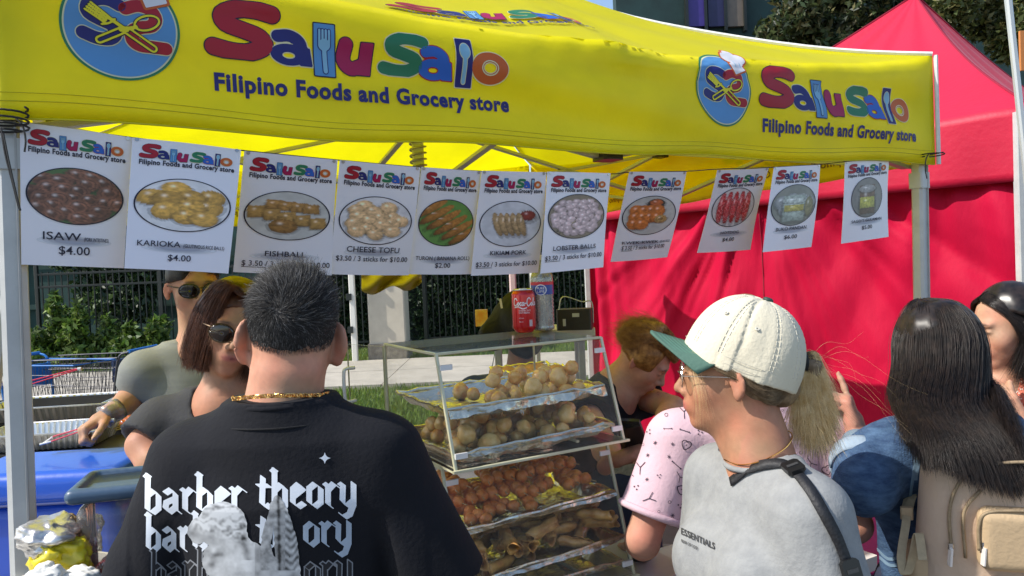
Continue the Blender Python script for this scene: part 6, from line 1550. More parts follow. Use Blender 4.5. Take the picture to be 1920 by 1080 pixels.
hair_mass(wom, 'ponytail_base', [('c', pb, P(1520, 690, 1.48), .014, .018), ('c', P(1520, 690, 1.48), P(1522, 760, 1.475), .018, .018), ('c', P(1522, 760, 1.475), P(1530, 810, 1.47), .018, .006)], brn, amp=.005, fr=60)
hairobj('ponytail', guide_strands([pony(-40, 0, -.02), pony(-25, 10, -.01), pony(-12, 20, -.02), pony(0, 5, -.01), pony(9, -20, -.01)], 6000, .0055, 5, frizz=.005, ends=.010, var=.42), .00032, blo, wom)
hairobj('ponytail', guide_strands([pony(-30, 0, .0), pony(-10, 20, .02), pony(5, 0, .0)], 1200, .008, 6, frizz=.006, ends=.01), .00045, brn, wom)
hairobj('flyaway_hair', guide_strands([[pb, P(1560, 640, 1.46), P(1620, 640, 1.45), P(1660, 650, 1.44)], [pb, P(1560, 670, 1.46), P(1610, 700, 1.45), P(1650, 740, 1.44)], [pb, P(1560, 700, 1.46), P(1600, 760, 1.45), P(1620, 830, 1.44)]], 11, .012, 7, frizz=.02, ends=.02), .00014, blo, wom)
hairobj('front_locks', guide_strands([[hh_(-.050, .085, .055), hh_(-.068, .078, .01), hh_(-.070, .070, -.04), hh_(-.060, .066, -.10)], [hh_(-.060, .070, .055), hh_(-.076, .060, .01), hh_(-.078, .050, -.04), hh_(-.070, .048, -.095)]], 45, .006, 8, frizz=.003, ends=.006, var=.4), .00013, blo, wom)
hairobj('side_hair', guide_strands([[hh_(-.066, .055, .05), hh_(-.078, .03, .025), hh_(-.080, -.02, .0), hh_(-.070, -.06, -.015), hh_(-.03, -.10, -.01)], [hh_(-.070, .03, .03), hh_(-.082, .0, .02), hh_(-.078, -.04, -.02), hh_(-.060, -.075, -.04), hh_(-.02, -.11, -.015)], [hh_(-.060, -.04, -.03), hh_(-.056, -.06, -.05), hh_(-.045, -.085, -.05), hh_(-.02, -.10, -.03), hh_(-.0, -.115, -.01)]], 2600, .004, 9, frizz=.003), .0004, brn, wom)
# sling bag strap over the shoulder
def strap_on(name, label, cat, pxs, bvh, w, m, lift=.004, parent=None, th=.0025, n=7):
    c = []
    for x, y in spline([np.array(q, float) for q in pxs], n):
        d = Vector(unit(P(x, y, 1) - CAM)); hit = bvh.ray_cast(Vector(CAM), d)
        if hit[0] is not None: c.append((np.array(hit[0]), np.array(hit[1] if hit[1].dot(d) < 0 else -hit[1])))
    v = []
    for i, (q, nn) in enumerate(c):
        t = unit(c[min(i + 1, len(c) - 1)][0] - c[max(i - 1, 0)][0]); s = unit(np.cross(nn, t)); nn = unit(sum(c[j][1] for j in range(max(0, i - 2), min(len(c), i + 3))))
        v += [q + nn * lift + s * w / 2, q + nn * lift - s * w / 2]
    f = [(2 * i, 2 * i + 1, 2 * i + 3, 2 * i + 2) for i in range(len(c) - 1)]
    return slab((v, f), th), c
web = mat('black nylon webbing', (.014, .014, .016), .6, .2, 60, .4, 160)
sv_, sc_ = strap_on('', '', '', [(1372, 905), (1400, 885), (1440, 872), (1478, 876), (1515, 915), (1545, 965), (1568, 1010), (1585, 1055), (1592, 1078)], HB, .019, web)
sb = thing('sling_bag', 'black webbing strap of a sling bag across the grey t-shirt, with buckles', 'bag', sc_[len(sc_) // 2][0])
mesh('strap', sv_, web, sb, smooth=True)
for i_ in (int(len(sc_) * .42), int(len(sc_) * .93)):
    q, nn = sc_[i_]; t = unit(sc_[min(i_ + 2, len(sc_) - 1)][0] - sc_[i_ - 2][0]); s = unit(np.cross(nn, t)); mesh('buckle', box(q + nn * .009, (.032, .036, .008), np.stack([s, t, nn], 1), bev=.15), mat('black buckle plastic', (.01, .01, .01), .35), sb)
    mesh('buckle_slot', box(q + nn * .0135, (.020, .006, .002), np.stack([s, t, nn], 1)), mat('grey buckle groove', (.04, .04, .04), .5), sb)
# ---------------------------------------------------------------- helper for the simpler figures
def person(label, HFr, BN, skin, tee, sh=.19, chest=.18, waist=.165, hip=.175, dep=.115, arms=(), sleeve=.62, seed=0, hk={}, h=.006, neck=.050, teehole=.068, trous=None, az=0, bust=0, extra=None, lipon=1.0, th=.0065, lip=(.45, .14, .12), vdeep=0.0, long_sleeve=False, hair_hand=None, scale=1.0):
    """arms: (side, elbow, wrist, finger direction, palm normal, curls) in world space; side -1 is the wearer's left... +1 right"""
    t = thing('person', label, 'person', (BN[0][0], BN[0][1], 0))
    w = lambda x, y, z: wor((x, y, z), BN); hf = lambda x, y, z: wor((x, y, z), HFr)
    pr = [('c', hf(0, -.016, -.04), w(0, 0, -.01), neck, neck + .008), ('c', w(-.09, 0, -.065), w(.09, 0, -.065), .040, .040), ('c', w(0, .01, -.05), w(0, .0, -.42), .085, .10)]
    am = []; S = {}
    for sd, el, wr, fd, pn, cu in arms:
        so = w(sd * sh * .88, 0, -.085); S[sd] = (so, np.asarray(el, float)); am += [('c', so, el, .047, .041), ('c', el, el + (wr - el) * .35, .041, .042), ('c', el + (wr - el) * .35, wr, .042, .026)]
        if fd is not None: am += hand_prims(np.asarray(wr, float), fd, pn, cu[0], cu[1], .95, **(cu[2] if len(cu) > 2 else {}))
    make_body(t, HFr, skin, pr, am, h=h if not arms else min(h, .0056), headkw=hk, lip=lip, lipon=lipon)
    def sf(p):
        q = loc(p, BN); d = slab_torso(p, BN, sh, chest, waist, hip, dep, L=.60)
        if bust:
            for sg in (-1, 1): d = smin(d, ell(q, (sg * .075, dep * .72, -.22), (.075, .07, .075)), .05)
        for sg in (-1, 1): d = smin(d, cap(p, w(sg * .05, -.003, -.035), w(sg * sh * .85, 0, -.085), .042, .060), .04)
        for sd, (so, el) in S.items():
            e = so + (el - so) * sleeve; d = smin(d, tcone(p, so, e, .068, .075), .03)
        d = smax(d, -cap(p, w(0, .03 + vdeep * .3, .14), w(0, .025 + vdeep, -.008 - vdeep), teehole, teehole - .01), .006)
        if extra is not None: d = extra(p, d, q)
        return d + folds(p, th, (0, 0, 1), 9, seed) * np.clip(-q[:, 2] / .1, .1, 1)
    sh_ = cloth('shirt', t, sf, *wb(BN, (-.5, -.4, -.62), (.5, .5, .05)), .0068, tee)
    legs(t, (BN[0][0], BN[0][1], 0), az, trous or jeans, s=.92)
    return t, sh_, w, hf
def sunglasses(t, hf, m=None, fr=None, w=.027, R=None):
    m = m or mat('dark sunglass lens', (.006, .006, .006), .06, coat=.6); fr = fr or mat('black glasses frame', (.01, .01, .01), .3)
    for sg in (-1, 1):
        def ln(u, v, sg=sg):
            a = u * 6.2832; r = v; x = sg * .035 + .0300 * r * math.cos(a); z = .000 + .0235 * r * math.sin(a) - .003 * r * math.cos(a) * sg * 0; return hf(x, .107 - 4.5 * (x) ** 2 - .5 * r * r * .004, z)
        mesh('glasses_lens', slab(grid(ln, 24, 5), .0015), m, t, smooth=True); mesh('glasses_rim', tube([ln(k / 24, 1.02) for k in range(24)], .0016, 5, closed=True), fr, t)
        mesh('glasses_temple', tube(spline([hf(sg * .059, .090, .010), hf(sg * .076, .055, .010), hf(sg * .083, .0, .008), hf(sg * .080, -.018, -.01)], 4), .0020, 5), fr, t)
    mesh('glasses_bridge', tube([hf(-.011, .103, .008), hf(0, .108, .010), hf(.011, .103, .008)], .0016, 5), fr, t)
GB = HF
# ---------------------------------------------------------------- vendor in grey, holding the tongs
VF = HF(P(364, 538, 2.45), math.radians(-56), -.12, 0, .95)
VN = HF(P(372, 640, 2.47), math.radians(-62), 0, 0, 1.0)
heatT = mat('grey marl jersey', (.21, .22, .20), .85, .12, 3, .3, 150, col2=(.16, .17, .155), stretch=(1, 1, 6))
wr_ = P(206, 776, 2.27)
vend, vsh, vw, vhf = person('vendor in sunglasses and grey t-shirt reaching out over the grill', VF, VN, (.42, .22, .13), heatT, arms=[
    (1, P(262, 738, 2.42), wr_, P(165, 800, 2.22) - wr_, V3(.1, -.2, -1), (1, (1.1, 1.15, 1.2, 1.25))), (-1, VN[0] + V3(.30, -.06, -.36), VN[0] + V3(.20, -.22, -.42), V3(-.4, -1, 0), V3(0, 0, -1), (-1, (.3, .3, .3, .3)))], sleeve=.66, seed=21, az=math.radians(-62), lipon=.6)
sunglasses(vend, vhf)
vbl = hairm('vendor black', (.012, .011, .010), (.03, .026, .022))
hair_mass(vend, 'hair', [('e', vhf(0, -.016, .040), (.078, .095, .090))], vbl, cut=lambda p: np.maximum(-(loc(p, VF)[:, 2] - .012 - .25 * np.abs(loc(p, VF)[:, 1] + .02)), loc(p, VF)[:, 1] - .07 + .0 * loc(p, VF)[:, 2]))
hairobj('hair_strands', scalp_strands(VF, 4000, lambda r_: np.full(len(r_), .016), lambda a, b, r: (np.tile([0, .5, .2], (len(a), 1)) + r.normal(size=a.shape) * .3, np.full(len(a), .8)), lambda q: (q[:, 2] > .03 + .25 * np.clip(q[:, 1], 0, 1)) & (q[:, 1] < .075), 15), .0005, vbl, vend)
gl_ = clear_mat('thin plastic glove', (.97, .97, .97), .2, .45, .10, (.85, .85, .85))
mesh('glove_cuff', lathe(wr_, [(.032, -.035), (.034, -.02), (.031, 0), (.036, .02)], 20, axis=unit(P(165, 800, 2.22) - wr_)), gl_, vend, smooth=True)

# ---------------------------------------------------------------- vendor woman with the bob
WF = HF(P(434, 618, 1.96), math.radians(-64), -.10, -.26, .97)
WN = HF(P(424, 728, 1.98), math.radians(-88), 0, 0, 1.0)
woB, wsh, ww, whf = person('woman vendor with a brown bob, sunglasses and black t-shirt behind the counter', WF, WN, (.42, .215, .13), mat('faded black jersey', (.028, .029, .034), .85, .2, 5, .35, 120), sh=.195, arms=[
    (1, P(268, 835, 1.93), P(330, 930, 1.85), V3(.6, -.6, -.3), V3(0, 0, -1), (1, (.4, .4, .4, .4))), (-1, P(600, 860, 1.93), P(560, 940, 1.85), V3(-.5, -.7, -.3), V3(0, 0, -1), (-1, (.4, .4, .4, .4)))], sleeve=.92, seed=31, az=math.radians(-88), bust=1, vdeep=.022, teehole=.078, lip=(.42, .12, .11))
sunglasses(woB, whf, fr=mat('dark bronze frame', (.10, .06, .03), .3, metal=.5), m=mat('brown sunglass lens', (.022, .012, .008), .08, coat=.5))
bob = hairm('chestnut', (.045, .016, .008), (.13, .045, .02), .38)
gs_ = []
for a in np.linspace(-150, 150, 13):
    r_ = math.radians(a); sx, cx_ = math.sin(r_), math.cos(r_)
    gs_.append([whf(.010 * sx, .085, .105), whf(.060 * sx, .0 - .045 * cx_ + .045, .122), whf(.088 * sx, -.016 - .098 * cx_, .05), whf(.098 * sx, -.018 - .104 * cx_, -.03), whf(.092 * sx, -.012 - .092 * cx_, -.115)])
hair_mass(woB, 'hair', [('c', whf(0, -.02, .045), whf(0, -.03, -.04), .093, .088), ('e', whf(0, -.02, -.075), (.086, .075, .045))], bob, cut=lambda p: np.maximum(loc(p, WF)[:, 1] - .026 - 1.0 * np.clip(loc(p, WF)[:, 2] - .02, 0, 1), loc(p, WF)[:, 1] + .0 - .09), amp=.003)
hairobj('hair_strands', guide_strands(gs_, 7000, .005, 33, frizz=.002, ends=.003), .00055, bob, woB)

# ---------------------------------------------------------------- person in the pink printed shirt
KF = HF(P(1395, 650, 1.86), math.radians(100), -.15, 0, .93)
KN = HF(P(1408, 750, 1.84), math.radians(92), 0, 0, 1.0)
pinkM = mat('pale pink cotton', (.66, .45, .50), .8, .05, 5, .3, 130)
kEl = P(1205, 1010, 1.80); kEr = P(1602, 985, 1.80)
kid, ksh, kw_, khf = person('person in a pale pink short sleeved shirt with tiny doodles, behind the capped woman', KF, KN, (.55, .27, .18), pinkM, sh=.215, chest=.198, waist=.18, hip=.19, arms=[
    (-1, kEl, kEl + V3(.03, .20, -.10), V3(.2, 1, 0), V3(0, 0, -1), (1, (.4, .4, .4, .4))), (1, kEr, kEr + V3(-.03, .20, -.10), V3(-.2, 1, 0), V3(0, 0, -1), (-1, (.4, .4, .4, .4)))], sleeve=.76, seed=41, az=math.radians(92), th=.0065)
hair_mass(kid, 'hair', [('e', khf(0, -.02, .035), (.080, .098, .093)), ('c', khf(0, -.05, -.02), khf(0, -.06, -.06), .06, .03)], brn, cut=lambda p: loc(p, KF)[:, 1] - .05 - .3 * loc(p, KF)[:, 2])
for sd, el in ((-1, kEl), (1, kEr)):
    so = kw_(sd * .215 * .88, 0, -.085); e = so + (el - so) * .74; ax = unit(el - so); X, Y, _ = frame_from(ax)
    mesh('sleeve_cuff', tube([e + (X * math.cos(a) + Y * math.sin(a)) * .0735 for a in np.linspace(0, 6.283, 40, endpoint=False)], .0085, 8, closed=True), pinkM, kid, smooth=True)
KB = bvh_of(ksh); rg = rr(77); gD = []
def doodle(kind, cx, cy, s, an):
    c_, s_ = math.cos(an), math.sin(an); R2 = np.array([[c_, -s_], [s_, c_]])
    def f(p):
        q = (p - np.array([cx, cy])) @ R2 / s
        if kind == 0: d = np.minimum.reduce([seg2(q, (-.8 * math.cos(a), -.8 * math.sin(a)), (.8 * math.cos(a), .8 * math.sin(a)), .13) for a in (0, 1.05, 2.09)])
        elif kind == 1: d = np.abs(np.minimum(ell2(q, (-.42, -.3), (.52, .52)), np.minimum(ell2(q, (.42, -.3), (.52, .52)), line2(q, [(-.5, 0), (0, .6), (.5, 0)], .34)))) - .10
        elif kind == 2: d = np.minimum.reduce([ell2(q, (a, b), (.26, .26)) for a, b in ((0, -.6), (-.55, .4), (.55, .4))])
        elif kind == 3: d = np.minimum.reduce([line2(q, [(0, -1.3), (0, 1.3)], .09), ell2(q, (0, -1.3), (.22, .22)), ell2(q, (0, 1.3), (.22, .22))])
        elif kind == 4: d = np.minimum.reduce([seg2(q, (0, 0), (math.cos(a) * 1.4, math.sin(a) * 1.4), .09) for a in (-.9, -2.3, 1.55)])
        else: d = np.abs(ell2(q, (0, 0), (.6, .6))) - .10
        return d * s
    return sdf2(f, (cx - 1.7 * s, cy - 1.7 * s), (cx + 1.7 * s, cy + 1.7 * s), max(.5, s * .16))
g = G(); gvv = []; gff = []
for _ in range(900):
    x, y = 1165 + rg.random() * 445, 748 + rg.random() * 330
    if all(math.hypot(x - a, y - b) > 21 for a, b in gD):
        gD.append((x, y)); k = int(rg.integers(0, 6)); s = {0: 4.2, 1: 8.5, 2: 5.5, 3: 7.5, 4: 8.5, 5: 4.5}[k] * (.75 + .4 * rg.random()); v, f = doodle(k, x, y, s, rg.random() * 6.28)
        n0 = len(gvv); gvv += [tuple(q) for q in v]; gff += [tuple(i + n0 for i in q) for q in f]
dd_ = raydec('doodle_print', gvv, gff, KB, mat('dark doodle ink', (.06, .04, .06), .7), kid, .0018)
if dd_: dd_['kind'] = 'stuff'

# ---------------------------------------------------------------- woman in the denim jacket with the backpack
DF = HF(P(1752, 664, 1.76), math.radians(88), -.08, 0, .97)
DN = HF(P(1768, 768, 1.72), math.radians(100), 0, -.05, 1.0)
denim = mat('blue denim', (.018, .048, .115), .85, .3, 26, .7, 190, col2=(.070, .135, .24), stretch=(1, 1, 2.5))
dE = P(1614, 908, 1.62); dW = P(1608, 818, 1.76)
def jack(p, d, q):
    so = wor((-.138, 0, -.088), DN); d = smin(d, cap(p, so, dE, .072, .060), .04); d = smin(d, tcone(p, dE, dE + (dW - dE) * .45, .062, .052), .02)
    return d + .003 * fbm(p * 26, 2, 9)
den, dsh, dw_, dhf = person('woman with very long dark hair and a blue denim jacket raising one finger', DF, DN, (.52, .27, .18), denim, sh=.158, chest=.160, waist=.165, hip=.175, arms=[
    (-1, dE, dW, P(1576, 702, 1.80) - dW, V3(-.9, .5, 0), (-1, (.06, 1.25, 1.3, 1.35), dict(thumb=(.2, .6)))), (1, P(1900, 900, 1.8), P(1890, 930, 1.95), V3(0, 1, 0), V3(0, 0, -1), (1, (.4, .4, .4, .4)))], sleeve=.25, seed=51, az=math.radians(112), extra=jack, th=.014)
lc_ = mat('pale turned denim', (.30, .38, .46), .8, .1, 20, .3, 150)
cax = unit(dW - dE); cc_ = dE + (dW - dE) * .46; X, Y, _ = frame_from(cax)
mesh('cuff', slab(grid(lambda u, v: cc_ + cax * (v * .045 - .03) + (X * math.cos(u * 6.2832) + Y * math.sin(u * 6.2832)) * (.058 + .004 * math.sin(v * 3.1)), 30, 4), .004), lc_, den, smooth=True)
mesh('watch_strap', lathe(dW - cax * .03, [(.0345, -.012), (.036, -.008), (.036, .008), (.0345, .012)], 24, axis=cax), mat('grey blue watch strap', (.16, .22, .27), .5), den, smooth=True)
mesh('watch_face', box(dW - cax * .03 + unit(V3(0, -1, 0) - cax * (V3(0, -1, 0) @ cax)) * .037, (.03, .03, .009), np.stack([X, cax, np.cross(X, cax)], 1), bev=.2), mat('blue grey watch', (.12, .17, .22), .3, coat=.4), den)
DB = bvh_of(dsh); seamT = mat('pale blue denim stitching', (.16, .25, .34), .8)
for nm, px in (('jacket_seam', [(1690, 758), (1712, 800), (1722, 850), (1716, 900)]), ('jacket_seam', [(1646, 1030), (1668, 1048), (1700, 1040)]), ('jacket_seam', [(1650, 1045), (1672, 1060), (1702, 1052)]), ('jacket_seam', [(1718, 850), (1706, 930), (1700, 1000)])):
    vf_, c_ = strap_on('', '', '', px, DB, .007, seamT, lift=.0015, th=.001)
    if len(c_) > 2: mesh(nm, vf_, seamT, den)
lhair = hairm('long dark', (.010, .008, .007), (.030, .019, .014), .40)
gl2 = []
def hp2(a, down, out, sx=0.0):
    return dhf(.0 + .088 * math.sin(a) * out + sx, -.016 - .108 * math.cos(a) * out, down)
tips = [P(x, y, d) for x, y, d in ((1692, 815, 1.57), (1714, 855, 1.53), (1738, 880, 1.46), (1768, 880, 1.44), (1805, 900, 1.435), (1845, 915, 1.43), (1882, 925, 1.43), (1912, 935, 1.43), (1925, 915, 1.435), (1915, 860, 1.445), (1900, 815, 1.47), (1880, 775, 1.52))]
az_ = np.radians(np.linspace(-105, 95, 12)); mids = [P(x, y, d) for x, y, d in ((1673, 735, 1.70), (1680, 750, 1.65), (1694, 758, 1.60), (1714, 762, 1.57), (1742, 766, 1.55), (1772, 768, 1.545), (1800, 768, 1.545), (1824, 768, 1.55), (1842, 762, 1.57), (1850, 745, 1.61), (1848, 725, 1.66), (1838, 700, 1.72))]
for a, tp, md in zip(az_, tips, mids): gl2.append([dhf(.012 * math.sin(a) - .01, .015, .128), dhf(.055 * math.sin(a), -.010 - .058 * math.cos(a), .112), hp2(a, .045, 1.0), hp2(a, -.03, 1.0) * .6 + md * .4 + V3(0, 0, .02), md, (md + tp) / 2 + V3(0, -.022, .006), tp])
hair_mass(den, 'hair', [('c', dhf(0, -.02, .04), dhf(0, -.03, -.03), .090, .086), ('c', dhf(0, -.05, -.03), P(1752, 745, 1.70), .080, .075), ('c', P(1745, 745, 1.71), P(1775, 800, 1.60), .072, .05), ('c', P(1790, 750, 1.64), P(1840, 800, 1.57), .060, .035), ('c', P(1720, 770, 1.61), P(1745, 830, 1.52), .04, .02)], lhair, cut=lambda p: loc(p, DF)[:, 1] - .055, amp=.004)
hairobj('hair_strands', guide_strands(gl2, 24000, .0050, 52, k=18, frizz=.002, ends=.004, var=.30), .00050, lhair, den)
hairobj('hair_strands', guide_strands(gl2, 900, .007, 53, k=18, frizz=.004, ends=.008, var=.3), .00032, lhair, den)

# backpack
bq = P(1862, 1005, 1.52); BR_ = Rz(-.34) @ Rx(.08); BPF = (bq, BR_, 1.0); bw = lambda x, y, z: wor((x, y, z), BPF)
beige = mat('beige pack cloth', (.60, .45, .33), .75, .06, 4, .3, 110, col2=(.56, .41, .29)); beigeT = mat('tan pack cloth', (.54, .39, .23), .75, .06, 4, .3, 110)
pack = thing('backpack', 'beige backpack with zipped pockets on the back of the denim jacket woman', 'backpack', bw(0, 0, -.2))
def pk(p): 
    q = loc(p, BPF); w = 1 + .10 * np.clip(-(q[:, 2]) / .2, -1, 1)
    qq = q / np.stack([w, np.ones(len(q)), np.ones(len(q))], 1); return rbox(qq, (0, 0, 0), (.27, .12, .36), .05) + folds(p, .004, (0, 0, 1), 10, 6)
mesh('main_compartment', sdf_mesh(pk, *wb(BPF, (-.2, -.1, -.25), (.2, .1, .25)), .005), beige, pack, smooth=True)
mesh('upper_pocket', sdf_mesh(lambda p: rbox(loc(p, BPF), (.045, -.068, .025), (.175, .045, .125), .021) + folds(p, .002, (0, 0, 1), 12, 8), *wb(BPF, (-.1, -.12, -.08), (.2, .0, .14)), .0045), beigeT, pack, smooth=True)
mesh('lower_pocket', sdf_mesh(lambda p: rbox(loc(p, BPF), (.062, -.072, -.120), (.17, .05, .135), .024) + folds(p, .002, (0, 0, 1), 12, 9), *wb(BPF, (-.1, -.13, -.25), (.2, .0, .0)), .0045), beige, pack, smooth=True)
mesh('side_pocket', sdf_mesh(lambda p: rbox(loc(p, BPF), (-.135, .0, -.115), (.05, .10, .17), .02) + folds(p, .004, (0, 0, 1), 14, 10), *wb(BPF, (-.2, -.1, -.25), (-.05, .1, .0)), .005), beigeT, pack, smooth=True)
zipm = mat('tan zip tape', (.30, .22, .13), .6, .2, 60); pullm = mat('pale zip pull', (.80, .74, .68), .3, coat=.3)
def zipl(pts, nm='zip'): mesh(nm, tube(spline([bw(*p) for p in pts], 8), .0032, 6), zipm, pack, smooth=True)
def pull(x, y, z): mesh('zip_pull', beam(bw(x, y - .007, z), bw(x - .003, y - .010, z - .034), .012, .005, bev=.25), pullm, pack); mesh('zip_slider', box(bw(x, y - .004, z + .004), (.009, .008, .012), BR_, bev=.15), mat('silver metal'), pack)
zipl([(-.085, -.066, -.02), (-.088, -.066, .08), (-.06, -.064, .145), (.0, -.062, .172), (.10, -.062, .178)]); zipl([(-.062, -.066, -.02), (-.064, -.066, .07), (-.035, -.064, .118)]); pull(-.088, -.066, .0); pull(-.034, -.078, .012)
zipl([(-.042, -.083, .005), (-.042, -.083, .055), (-.025, -.083, .082), (.05, -.086, .090), (.128, -.083, .088)]); zipl([(-.022, -.085, -.165), (-.024, -.085, -.10), (-.005, -.088, -.062), (.06, -.092, -.056), (.145, -.088, -.060)]); pull(-.022, -.086, -.115)
for sx in (-1, 1):
    st = [bw(sx * .075, .0, .150), bw(sx * .080, .04, .160), bw(sx * .085, .11, .140), bw(sx * .085, .17, .05)]
    mesh('shoulder_strap', slab(grid(lambda u, v: np.array(spline(st, 8))[min(24, int(round(u * 24)))] + BR_[:, 0] * (v - .5) * .055, 24, 3), .012), beige, pack, smooth=True)
mesh('grab_loop', tube(spline([bw(-.03, .03, .17), bw(-.025, .03, .20), bw(.025, .03, .20), bw(.03, .03, .17)], 6), .006, 7), beige, pack)
wst = [P(1712, 930, 1.63), P(1702, 955, 1.60), P(1698, 985, 1.57), P(1690, 1040, 1.54), P(1694, 1072, 1.53), P(1702, 1074, 1.53), P(1712, 1040, 1.53), P(1722, 1000, 1.53), P(1730, 1050, 1.50)]
wq = np.array(spline(wst, 7)); mesh('strap_tail', slab(([*(wq + V3(.009, 0, 0)), *(wq - V3(.009, 0, 0))], [(i, i + 1, len(wq) + i + 1, len(wq) + i) for i in range(len(wq) - 1)]), .002), mat('tan webbing', (.42, .33, .20), .7, .1, 80), pack)
mesh('strap_buckle', box(P(1700, 962, 1.59), (.024, .010, .026), BR_, bev=.2), beigeT, pack); mesh('lower_strap', beam(P(1712, 905, 1.66), P(1700, 960, 1.60), .022, .004), mat('tan webbing'), pack)

# ---------------------------------------------------------------- woman in coral at the right edge
RF = HF(P(1888, 612, 2.22), math.radians(181), -.20, .04, .95)
RN = HF(P(1876, 706, 2.26), math.radians(215), 0, 0, 1.0)
coral = mat('coral patterned blouse', (.62, .15, .085), .7, .08, 8, .3, 90)
rW = P(1914, 806, 2.10)
rt, rsh, rw_, rhf = person('smiling woman with parted black hair, coral dotted blouse and red fingernails', RF, RN, (.52, .27, .175), coral, sh=.19, arms=[
    (-1, P(1960, 880, 2.15), rW, P(1885, 755, 2.12) - rW, V3(.6, .7, 0), (-1, (.5, .7, .8, .9))), (1, P(1870, 900, 2.42), P(1880, 860, 2.30), V3(.3, -1, 0), V3(0, 0, -1), (1, (.5, .5, .5, .5)))], sleeve=.6, seed=61, az=math.radians(215), bust=1, vdeep=.004, teehole=.064, lip=(.50, .06, .07), h=.0048)
bk = hairm('glossy black', (.009, .008, .008), (.03, .022, .02), .30)
hair_mass(rt, 'hair', [('e', rhf(0, -.022, .040), (.083, .098, .092)), ('c', rhf(-.055, -.03, -.01), rhf(-.072, -.01, -.13), .040, .030), ('c', rhf(.055, -.03, -.01), rhf(.072, -.01, -.13), .040, .030), ('c', rhf(0, -.07, -.02), rhf(0, -.07, -.15), .06, .05)], bk, cut=lambda p: loc(p, RF)[:, 1] - np.where(loc(p, RF)[:, 2] > .02, .085 - .9 * np.abs(loc(p, RF)[:, 0]) * .2 - 1.3 * np.clip(.085 - loc(p, RF)[:, 2], 0, 1), .012 + .0 * loc(p, RF)[:, 2]), amp=.002)
rg2 = []
for sg in (-1, 1):
    for k, (fy_, e_) in enumerate(((.070, .015), (.045, .0), (.01, -.03), (-.04, -.05), (-.08, -.06))): rg2.append([rhf(.004 * sg, fy_ * .9, .118 - .4 * max(0, fy_ - .03)), rhf(.052 * sg, fy_ * .85, .102 - .3 * max(0, fy_)), rhf(.080 * sg, fy_ * .55, .040), rhf(.086 * sg, e_, -.03), rhf(.085 * sg + .01, e_ + .012, -.09), rhf(.080 * sg + .02, e_ + .03, -.15)])
for half in (rg2[:5], rg2[5:]): hairobj('hair_strands', guide_strands(half, 3600, .004, 62, frizz=.006, ends=.012), .0005, bk, rt)
RBv = bvh_of(rsh); dv, df_ = [], []
for _ in range(320):
    x, y = 1845 + 75 * rg.random(), 690 + 190 * rg.random(); n0 = len(dv); dv += [(x + 1.3 * math.cos(a), y + 1.6 * math.sin(a)) for a in np.linspace(0, 6.28, 7)[:-1]]; df_.append(tuple(n0 + i for i in range(6)))
o = raydec('dot_print', dv, df_, RBv, mat('cream dot ink', (.75, .6, .5), .7), rt, .002)
if o: o['kind'] = 'stuff'
hpr = hand_prims(rW, P(1885, 755, 2.12) - rW, V3(.6, .7, 0), -1, (.5, .7, .8, .9), .95)
for i in (7, 10, 13, 16): q = hpr[i][2]; dq = unit(hpr[i][2] - hpr[i][1]); X, Y, _ = frame_from(dq); v, f = blob(.0052, 3, (1, 1, 1), 0, 8, 6); mesh('fingernail', (v @ np.diag([1, 1, 1]) + q + dq * .003 + V3(-.002, -.004, 0), f), mat('red nail lacquer', (.35, .01, .03), .15, coat=.6), rt, smooth=True)
mesh('necklace', tube(spline([rw_(x, y, z) for x, y, z in ((-.06, .02, .0), (-.045, .08, -.03), (0, .115, -.06), (.045, .08, -.03), (.06, .02, 0))], 5), .0012, 5), gold, rt)

# ---------------------------------------------------------------- woman with orange hair bending over the next counter
OF = HF(P(1207, 672, 2.62), math.radians(-22), -.75, 0, .95)
ON = HF(P(1158, 712, 2.66), math.radians(-40), -.45, 0, 1.0)
oW = P(1150, 868, 2.02)
orr, osh, ow_, ohf = person('woman with orange hair and black top bending over the counter with a phone', OF, ON, (.50, .25, .16), mat('black cotton jersey'), sh=.18, arms=[
    (1, P(1130, 830, 2.32), oW, P(1196, 846, 1.98) - oW, V3(0, .3, -1), (1, (.55, .6, .65, .7))), (-1, P(1262, 765, 2.55), P(1235, 812, 2.4), V3(-.6, -.6, -.3), V3(0, 0, -1), (-1, (.5, .5, .5, .5)))], sleeve=.35, seed=71, az=math.radians(-40), lipon=.7)
org_ = hairm('orange', (.16, .06, .012), (.42, .20, .05), .5)
hair_mass(orr, 'hair', [('e', ohf(0, -.022, .040), (.086, .100, .094)), ('e', ohf(0, -.09, .045), (.055, .05, .05))], org_, cut=lambda p: np.maximum(loc(p, OF)[:, 1] - .055 - .0 * loc(p, OF)[:, 2], -loc(p, OF)[:, 2] - .05), amp=.011, fr=26, axis=(0.01, 0, 0))
go = []
for a in np.linspace(-120, 120, 9): a = math.radians(a); go.append([ohf(.02 * math.sin(a), .085, .075), ohf(.07 * math.sin(a), .02, .125 - .03 * abs(math.sin(a))), ohf(.088 * math.sin(a), -.06, .05 + .06 * math.cos(a)), ohf(.05 * math.sin(a), -.115, .035)])
hairobj('hair_strands', guide_strands(go, 4500, .009, 72, frizz=.012, ends=.012), .0005, org_, orr)
phq = P(1186, 822, 1.99); ph = thing('phone', 'dark smartphone held low between the display case and the pink shirt', 'phone', phq)
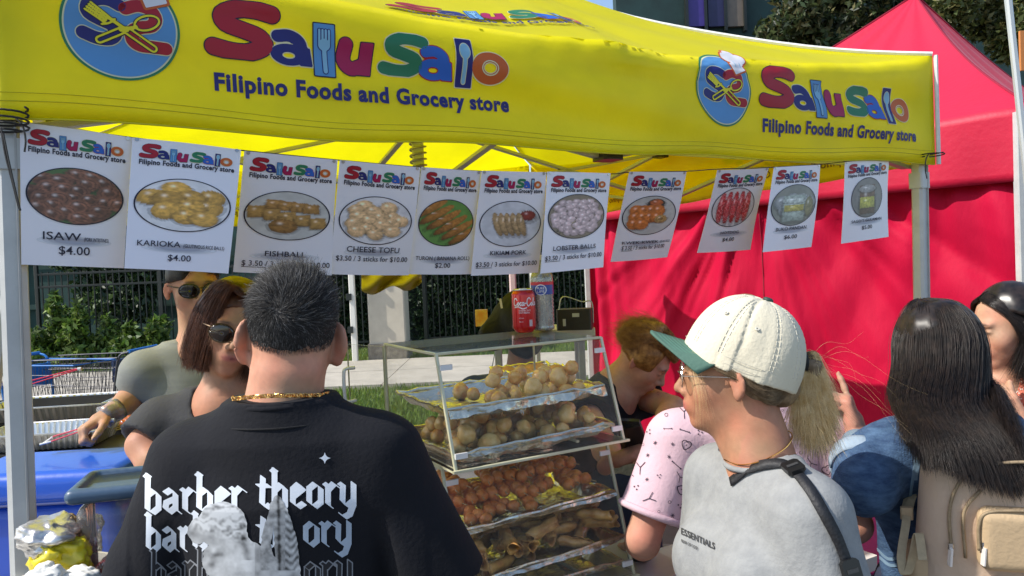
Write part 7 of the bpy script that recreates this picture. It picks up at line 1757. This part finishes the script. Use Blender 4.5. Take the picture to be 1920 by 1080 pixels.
PR_ = Rz(-.5) @ Rx(-.9); mesh('phone_body', box(phq, (.074, .150, .009), PR_, bev=.0), mat('black phone glass', (.01, .012, .014), .08, coat=.6), ph); mesh('phone_screen', box(phq + PR_ @ V3(0, 0, .0056), (.066, .140, .0012), PR_), mat('dim phone screen', (.03, .06, .07), .05, coat=.8), ph)
nt = mesh('banknotes', slab(grid(lambda u, v: P(1145 + 60 * u, 876 + 16 * v - 6 * u + 3 * math.sin(u * 8 + v * 3), 1.97), 14, 6), .003), mat('green grey notes', (.20, .22, .12), .7, .6, 90, col2=(.45, .42, .25))); tag(nt, 'folded banknotes held under the phone', 'money')

# ---------------------------------------------------------------- dark haired figure behind the can
SF = HF(P(985, 612, 3.05), math.radians(60), -.25, 0, .98)
SNf = HF(P(975, 700, 3.05), math.radians(60), -.2, 0, 1.0)
sp_e, ssh, sw_, shf = person('dark haired person turned away behind the drink can, in a navy top', SF, SNf, (.28, .13, .08), mat('navy jersey', (.02, .03, .055), .85, .2, 6, .3, 100), sh=.20, arms=[
    (1, P(1080, 740, 2.95), P(1010, 760, 2.75), V3(-.6, -.4, 0), V3(0, 0, -1), (1, (.4, .4, .4, .4))), (-1, P(885, 740, 2.95), P(940, 770, 2.8), V3(.6, -.4, 0), V3(0, 0, -1), (-1, (.4, .4, .4, .4)))], sleeve=.7, seed=81, az=math.radians(60))
hair_mass(sp_e, 'hair', [('e', shf(0, -.03, .03), (.11, .125, .115)), ('c', shf(-.05, -.05, .0), P(925, 630, 3.0), .085, .06), ('c', shf(.03, -.06, -.02), P(985, 640, 3.0), .085, .07)], hairm('matt black', (.004, .004, .004), (.008, .007, .006), .7), cut=lambda p: loc(p, SF)[:, 1] - .05)
hairobj('hair_strands', guide_strands([[shf(.0, .03, .13), shf(s_ * .08, -.06, .09), P(x, 600, 2.98), P(x + dx, 638, 2.96)] for s_, x, dx in ((-1, 935, -35), (-.5, 950, -20), (0, 972, 0), (.5, 1000, 5), (1, 1022, 8))], 2500, .008, 82, frizz=.006, ends=.006), .0008, mat('hair matt black'), sp_e)
mesh('hair_clip', beam(P(938, 560, 2.93), P(941, 578, 2.93), .012, .008), mat('cream clip', (.7, .62, .5), .4), sp_e)
